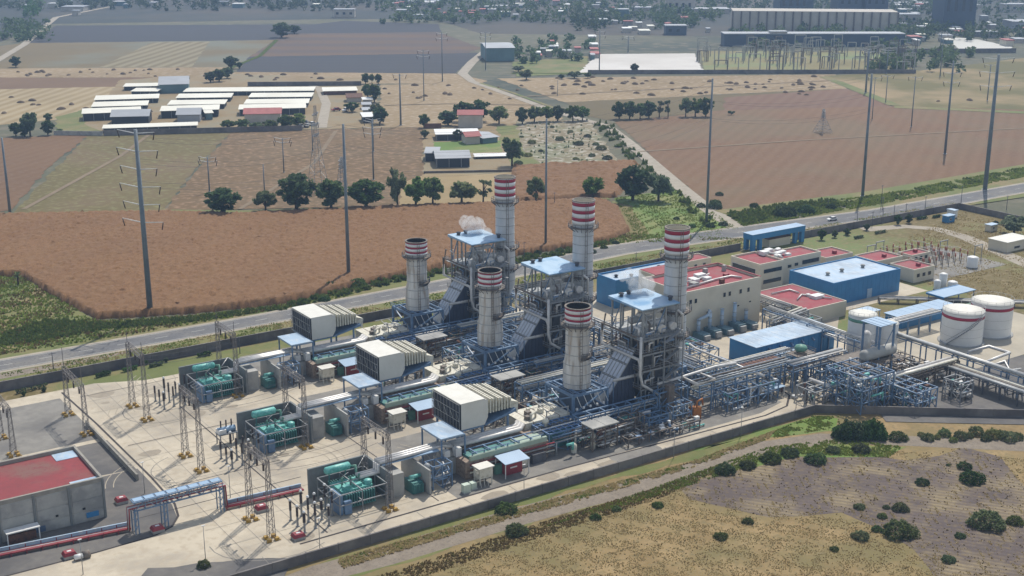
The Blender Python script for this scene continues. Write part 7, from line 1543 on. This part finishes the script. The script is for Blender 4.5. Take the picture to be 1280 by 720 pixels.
# hay bales / stooks as dark specks on the stubble
BP = []
random.seed(12)
for (x0, x1, ya, yb, n) in [(20, 260, 87, 96, 24), (2, 110, 114, 148, 9), (300, 560, 91, 101, 12), (480, 640, 107, 124, 16), (640, 1040, 96, 120, 64), (990, 1020, 100, 108, 4), (1160, 1220, 105, 130, 2)]:
    for k in range(n): BP.append((random.uniform(x0, x1), random.uniform(ya, yb), {20: 'tan strip behind the farm sheds', 2: 'mown field at the left edge', 300: 'tan strip right of the farm sheds', 480: 'tan field above the red roofed house', 640: 'wide tan field below the far substation', 990: 'right end of the wide tan field', 1160: 'green field at the right'}[x0]))
b = MB(); b.lathe(0, 0, [(1.5, 0), (1.3, .6), (.8, 1.2), (.02, 1.5)], 8); bm_ = b.mesh('hay_heap', M['hay'])
for px, py, where in BP:
    q = at(px, py); o = bpy.data.objects.new('hay_heap', bm_); C.objects.link(o); o.location = (q.x, q.y, .1); s_ = random.uniform(.7, 1.5); o.scale = (s_ * 1.5, s_ * .9, s_ * .8); o.rotation_euler.z = random.random() * 3; o['label'] = 'small dark heap of hay lying on the %s' % where; o['category'] = 'hay heap'; o['group'] = 'hay heaps on the tan fields'
# ------------------------------------------------------------------ far industry
shed((608, 77), (643, 76.5), 46, 11, 'pale warehouse with white roof and grey green walls by the far track', 'roofgrey', 'tealwall', 1.5, posts=False, name='warehouse', cat='warehouse')
p, q = at(915, 39), at(1121, 41); d = (q - p); L = d.length; d.normalize(); n = Vector((-d.y, d.x, 0)); n = n if n.dot(FH) > 0 else -n
r = thing('turbine_hall', 'very long pale hall with dark vertical ribs far away at the top', 'hall', (p.x, p.y, 0))
def W(u, v, z): e = p + d * u + n * v; return (e.x, e.y, z)
b = MB(); b.hexa([W(0, 0, 0), W(L, 0, 0), W(L, 40, 0), W(0, 40, 0)], [W(0, 0, 21), W(L, 0, 21), W(L, 40, 21), W(0, 40, 21)]); part('wall', b, M['houseW'], r)
for k in range(20): b = MB(); u = L * k / 19; b.hexa([W(u - .8, -1.2, 0), W(u + .8, -1.2, 0), W(u + .8, -.05, 0), W(u - .8, -.05, 0)], [W(u - .8, -1.2, 20.7), W(u + .8, -1.2, 20.7), W(u + .8, -.05, 20.7), W(u - .8, -.05, 20.7)]); part('rib', b, M['rustgrey'], r)
def far_block(px, py, wpx, h, dp, m, label, cat='building', grp=None, roof=None):
    q = at(px, py); s = proj(q)[2]; w = wpx / s; dd = RT; nn = FH; r = thing('far_building' if cat == 'building' else cat.replace(' ', '_'), label, cat, (q.x, q.y, 0), grp)
    def W(u, v, z): e = q + dd * u + nn * v; return (e.x, e.y, z)
    b = MB(); b.hexa([W(0, 0, 0), W(w, 0, 0), W(w, dp, 0), W(0, dp, 0)], [W(0, 0, h), W(w, 0, h), W(w, dp, h), W(0, dp, h)]); part('wall', b, M[m], r)
    b = MB(); b.hexa([W(-.5, -.5, h), W(w + .5, -.5, h), W(w + .5, dp + .5, h), W(-.5, dp + .5, h)], [W(-.5, -.5, h + .8), W(w + .5, -.5, h + .8), W(w + .5, dp + .5, h + .8), W(-.5, dp + .5, h + .8)]); part('roof', b, M[roof or 'roofgrey'], r)
    nwin = int(w / 8)
    if h > 7 and nwin < 12:
        for k in range(nwin):
            b = MB(); u = 3 + k * 8; b.hexa([W(u, -.3, h * .4), W(u + 3, -.3, h * .4), W(u + 3, -.02, h * .4), W(u, -.02, h * .4)], [W(u, -.3, h * .7), W(u + 3, -.3, h * .7), W(u + 3, -.02, h * .7), W(u, -.02, h * .7)]); part('window', b, M['glass'], r)
    return r
M['farblue'] = mat('boiler_cladding', col(84, 98, 114), col(66, 80, 96), .02, .8)
for px, py, w, h, dp, m, lb in [(974, 22, 42, 34, 40, 'farblue', 'left dark boiler block rising behind the ribbed hall'), (1047, 22, 29, 40, 40, 'farblue', 'middle dark boiler block behind the ribbed hall'), (1081, 22, 28, 40, 40, 'farblue', 'right dark boiler block behind the ribbed hall'), (1178, 36, 40, 46, 40, 'farblue', 'wide blue cooling block at the top right'),
    (905, 58, 225, 11, 20, 'farblue', 'low dark machinery strip in front of the ribbed hall'), (963, 58, 20, 13, 12, 'houseW', 'small beige building between the strip and the substation'), (833, 16, 36, 17, 24, 'houseW', 'beige block at the top left of the ribbed hall'), (860, 17, 52, 5, 30, 'houseW', 'long low white roof beside the beige block'),
    (793, 14, 22, 4, 20, 'houseW', 'short white roof pair left of the beige block'), (832, 44, 26, 9, 16, 'farblue', 'small dark roofed shed in the trees'), (770, 22, 16, 9, 16, 'tealwall', 'small teal block among the trees'), (1110, 30, 40, 10, 20, 'houseW', 'pale block at the right end of the ribbed hall'),
    (77, 14, 27, 5, 24, 'houseW', 'long white roof far away at the top left'), (90, 19, 8, 5, 10, 'houseW', 'tiny white house below the long roof at the top left'), (417, 22, 26, 9, 14, 'houseW', 'pale ruined block on the far field edge'), (510, 7, 38, 5, 20, 'houseW', 'pale long block on the top edge'), (608, 12, 26, 4, 18, 'houseW', 'thin white roof near the top middle'), (1255, 15, 30, 9, 20, 'houseW', 'pale building at the top right corner'), (1100, 8, 75, 4, 20, 'houseW', 'row of pale low buildings beyond the boiler blocks'), (1265, 40, 30, 10, 30, 'roofgrey', 'grey shed at the right edge of the distance')]:
    far_block(px, py, w, h, dp, m, lb)
random.seed(44); k = 0
for (x0, x1, ya, yb, n) in [(480, 800, 3, 26, 46), (650, 740, 48, 76, 16), (735, 900, 28, 48, 12), (1120, 1280, 18, 62, 26), (1120, 1280, 2, 16, 12), (10, 420, 2, 12, 14)]:
    for j in range(n):
        px, py = random.uniform(x0, x1), random.uniform(ya, yb)
        wm, rm_ = random.choice(('houseW', 'greywall', 'tealwall', 'houseW', 'beige')), random.choice(('roofgrey', 'roofcream', 'terracotta', 'roofgrey', 'white')); ww = random.uniform(4, 14)
        far_block(px, py, ww, random.uniform(3, 6), random.uniform(8, 18), wm, '%s distant building with %s walls and %s roof, %s' % ('narrow' if ww < 8 else 'long', {'houseW': 'pale', 'greywall': 'grey', 'tealwall': 'greenish', 'beige': 'beige'}[wm], {'roofgrey': 'grey', 'roofcream': 'cream', 'terracotta': 'reddish', 'white': 'white'}[rm_], {480: 'at the top middle', 650: 'left of the pale earth pad', 735: 'left of the ribbed hall', 1120: 'right of the ribbed hall', 10: 'at the top left'}[x0]), 'building', 'small distant buildings', rm_); k += 1
# far wood: separate big masses, crowns too many to count
def wood(px0, px1, ya, yb, n, label, size=7.0, m='leafdark'):
    P = []
    for j in range(n):
        q = at(random.uniform(px0, px1), random.uniform(ya, yb)); rr = random.uniform(3, size); k = 26; v = rng.normal(size=(k, 3)); v /= np.linalg.norm(v, axis=1)[:, None]; v *= rng.random((k, 1)) ** .4 * rr; P.append(v + np.array([q.x, q.y, rr * .95]))
    o = bpy.data.objects.new('wood', leaf_mesh('wood', np.concatenate(P), 1.5, M[m])); C.objects.link(o); o['kind'] = 'stuff'; o['label'] = label; o['category'] = 'trees'
wood(470, 900, -6, 30, 420, 'trees among the far settlement at the top middle'); wood(0, 470, -6, 14, 260, 'distant trees at the top left'); wood(900, 1290, -8, 20, 300, 'distant trees at the top right'); wood(715, 760, 14, 40, 34, 'dark grove left of the far industrial site', 9)
wood(1112, 1290, 30, 52, 90, 'trees among the sheds at the upper right', 8); wood(640, 740, 50, 80, 30, 'scrub around the far industrial yard', 5); wood(0, 60, 30, 56, 40, 'trees at the far left edge', 7); wood(820, 870, 16, 40, 30, 'grove beside the beige block', 8); wood(910, 1130, 40, 62, 90, 'dark trees behind the substation', 6); wood(1085, 1215, 64, 92, 46, 'trees beside the white earth pad', 6, 'leafgrey'); wood(30, 50, 8, 24, 14, 'tall trees by the track at the top left', 11)
# far substation frames
random.seed(61)
for k in range(96):
    px, py = random.uniform(870, 1140), random.uniform(62, 92) ; q = at(px, py); hh = random.choice((9, 12, 15)); w = random.uniform(5, 11)
    r = thing('substation_frame', '%s %s steel frame in the %s part of the far substation, %s' % ('tall' if hh > 12 else ('medium' if hh > 9 else 'low'), 'grey' if k % 3 else 'rusty', 'left' if px < 960 else ('middle' if px < 1050 else 'right'), 'near the dark wall' if py > 77 else 'toward the ribbed hall'), 'steel frame', (q.x, q.y, 0), 'steel frames of the far substation'); b = MB(); e = q + RT * w
    b.bar((q.x, q.y, 0), (q.x, q.y, hh), .55); b.bar((e.x, e.y, 0), (e.x, e.y, hh), .55); b.bar((q.x, q.y, hh), (e.x, e.y, hh), .6); part('frame', b, M['greywall' if k % 3 else 'rustgrey'], r)
for i, (px, py, top, lb) in enumerate([(1085, 92, 60, 'tall mast at the right end of the substation'), (785, 66, 45, 'mast on the far side of the pale pad'), (1175, 66, 40, 'mast above the far white roof'), (1108, 92, 62, 'mast right of the substation end')]): pole(px, py, top, lb, arms=2, dia=1.2, side=6, grp='masts round the far substation')
# ------------------------------------------------------------------ steam above the boiler roofs
MATS['steam'] = None; sm = vmat('steam', (1, 1, 1, 1), .3)
for k in (0, 2):
    r_ = random.Random(k); b = MB()
    import bmesh
    bm = bmesh.new()
    y_ = YC + 38.4 * k + 3.5
    for j in range(26 if k == 0 else (18 if k == 2 else 9)):
        t = j / 25; rad = .7 + 1.25 * math.sin(min(1, t + .25) * 2.6) * r_.uniform(.6, 1.1)
        bmx = bmesh.ops.create_icosphere(bm, subdivisions=2, radius=max(.35, rad)); off = Vector((200.6 - t * 3.0 + r_.uniform(-2.4, 2.4), y_ + t * 2.5 + r_.uniform(-1.6, 1.6), 29.0 + t * 4.2 + r_.uniform(-.5, .6)))
        for v in bmx['verts']:
            v.co = v.co * (1 + .35 * mnoise.noise(v.co * 1.4 + off)) + off
    me = bpy.data.meshes.new('steam_plume'); bm.to_mesh(me); bm.free(); me.materials.append(sm)
    o = bpy.data.objects.new('steam_plume', me); C.objects.link(o); o['label'] = 'white steam plume drifting off the roof of the %s boiler' % ORD[k]; o['category'] = 'steam'; o['group'] = 'steam plumes'
# ------------------------------------------------------------------ haze
b = MB(); b.box(-2700, 5300, -2500, 5300, -1, 131); hz = struct('haze', b, vmat('haze', (.36, .54, .84, 1), 0.00015, .1), 'stuff', 'thin blue haze over the whole valley')

# conductors of the big pole line
for (a, c, n_) in [((121.5, 381.3, 55), (191.6, 383.8, 52), 'left'), ((191.6, 383.8, 52), (270.9, 379.2, 46), 'middle'), ((270.9, 379.2, 46), (351.4, 379.9, 55), 'right'), ((351.4, 379.9, 55), (439.9, 375.8, 52), 'far right')]:
    wires('thin sagging conductors of the pole line, %s span' % n_, [((a[0], a[1] + o, a[2] - dz), (c[0], c[1] + o * .4, c[2] - dz)) for o in (-6, 6) for dz in (0, 7, 14)], r=.03, sag=3.0)
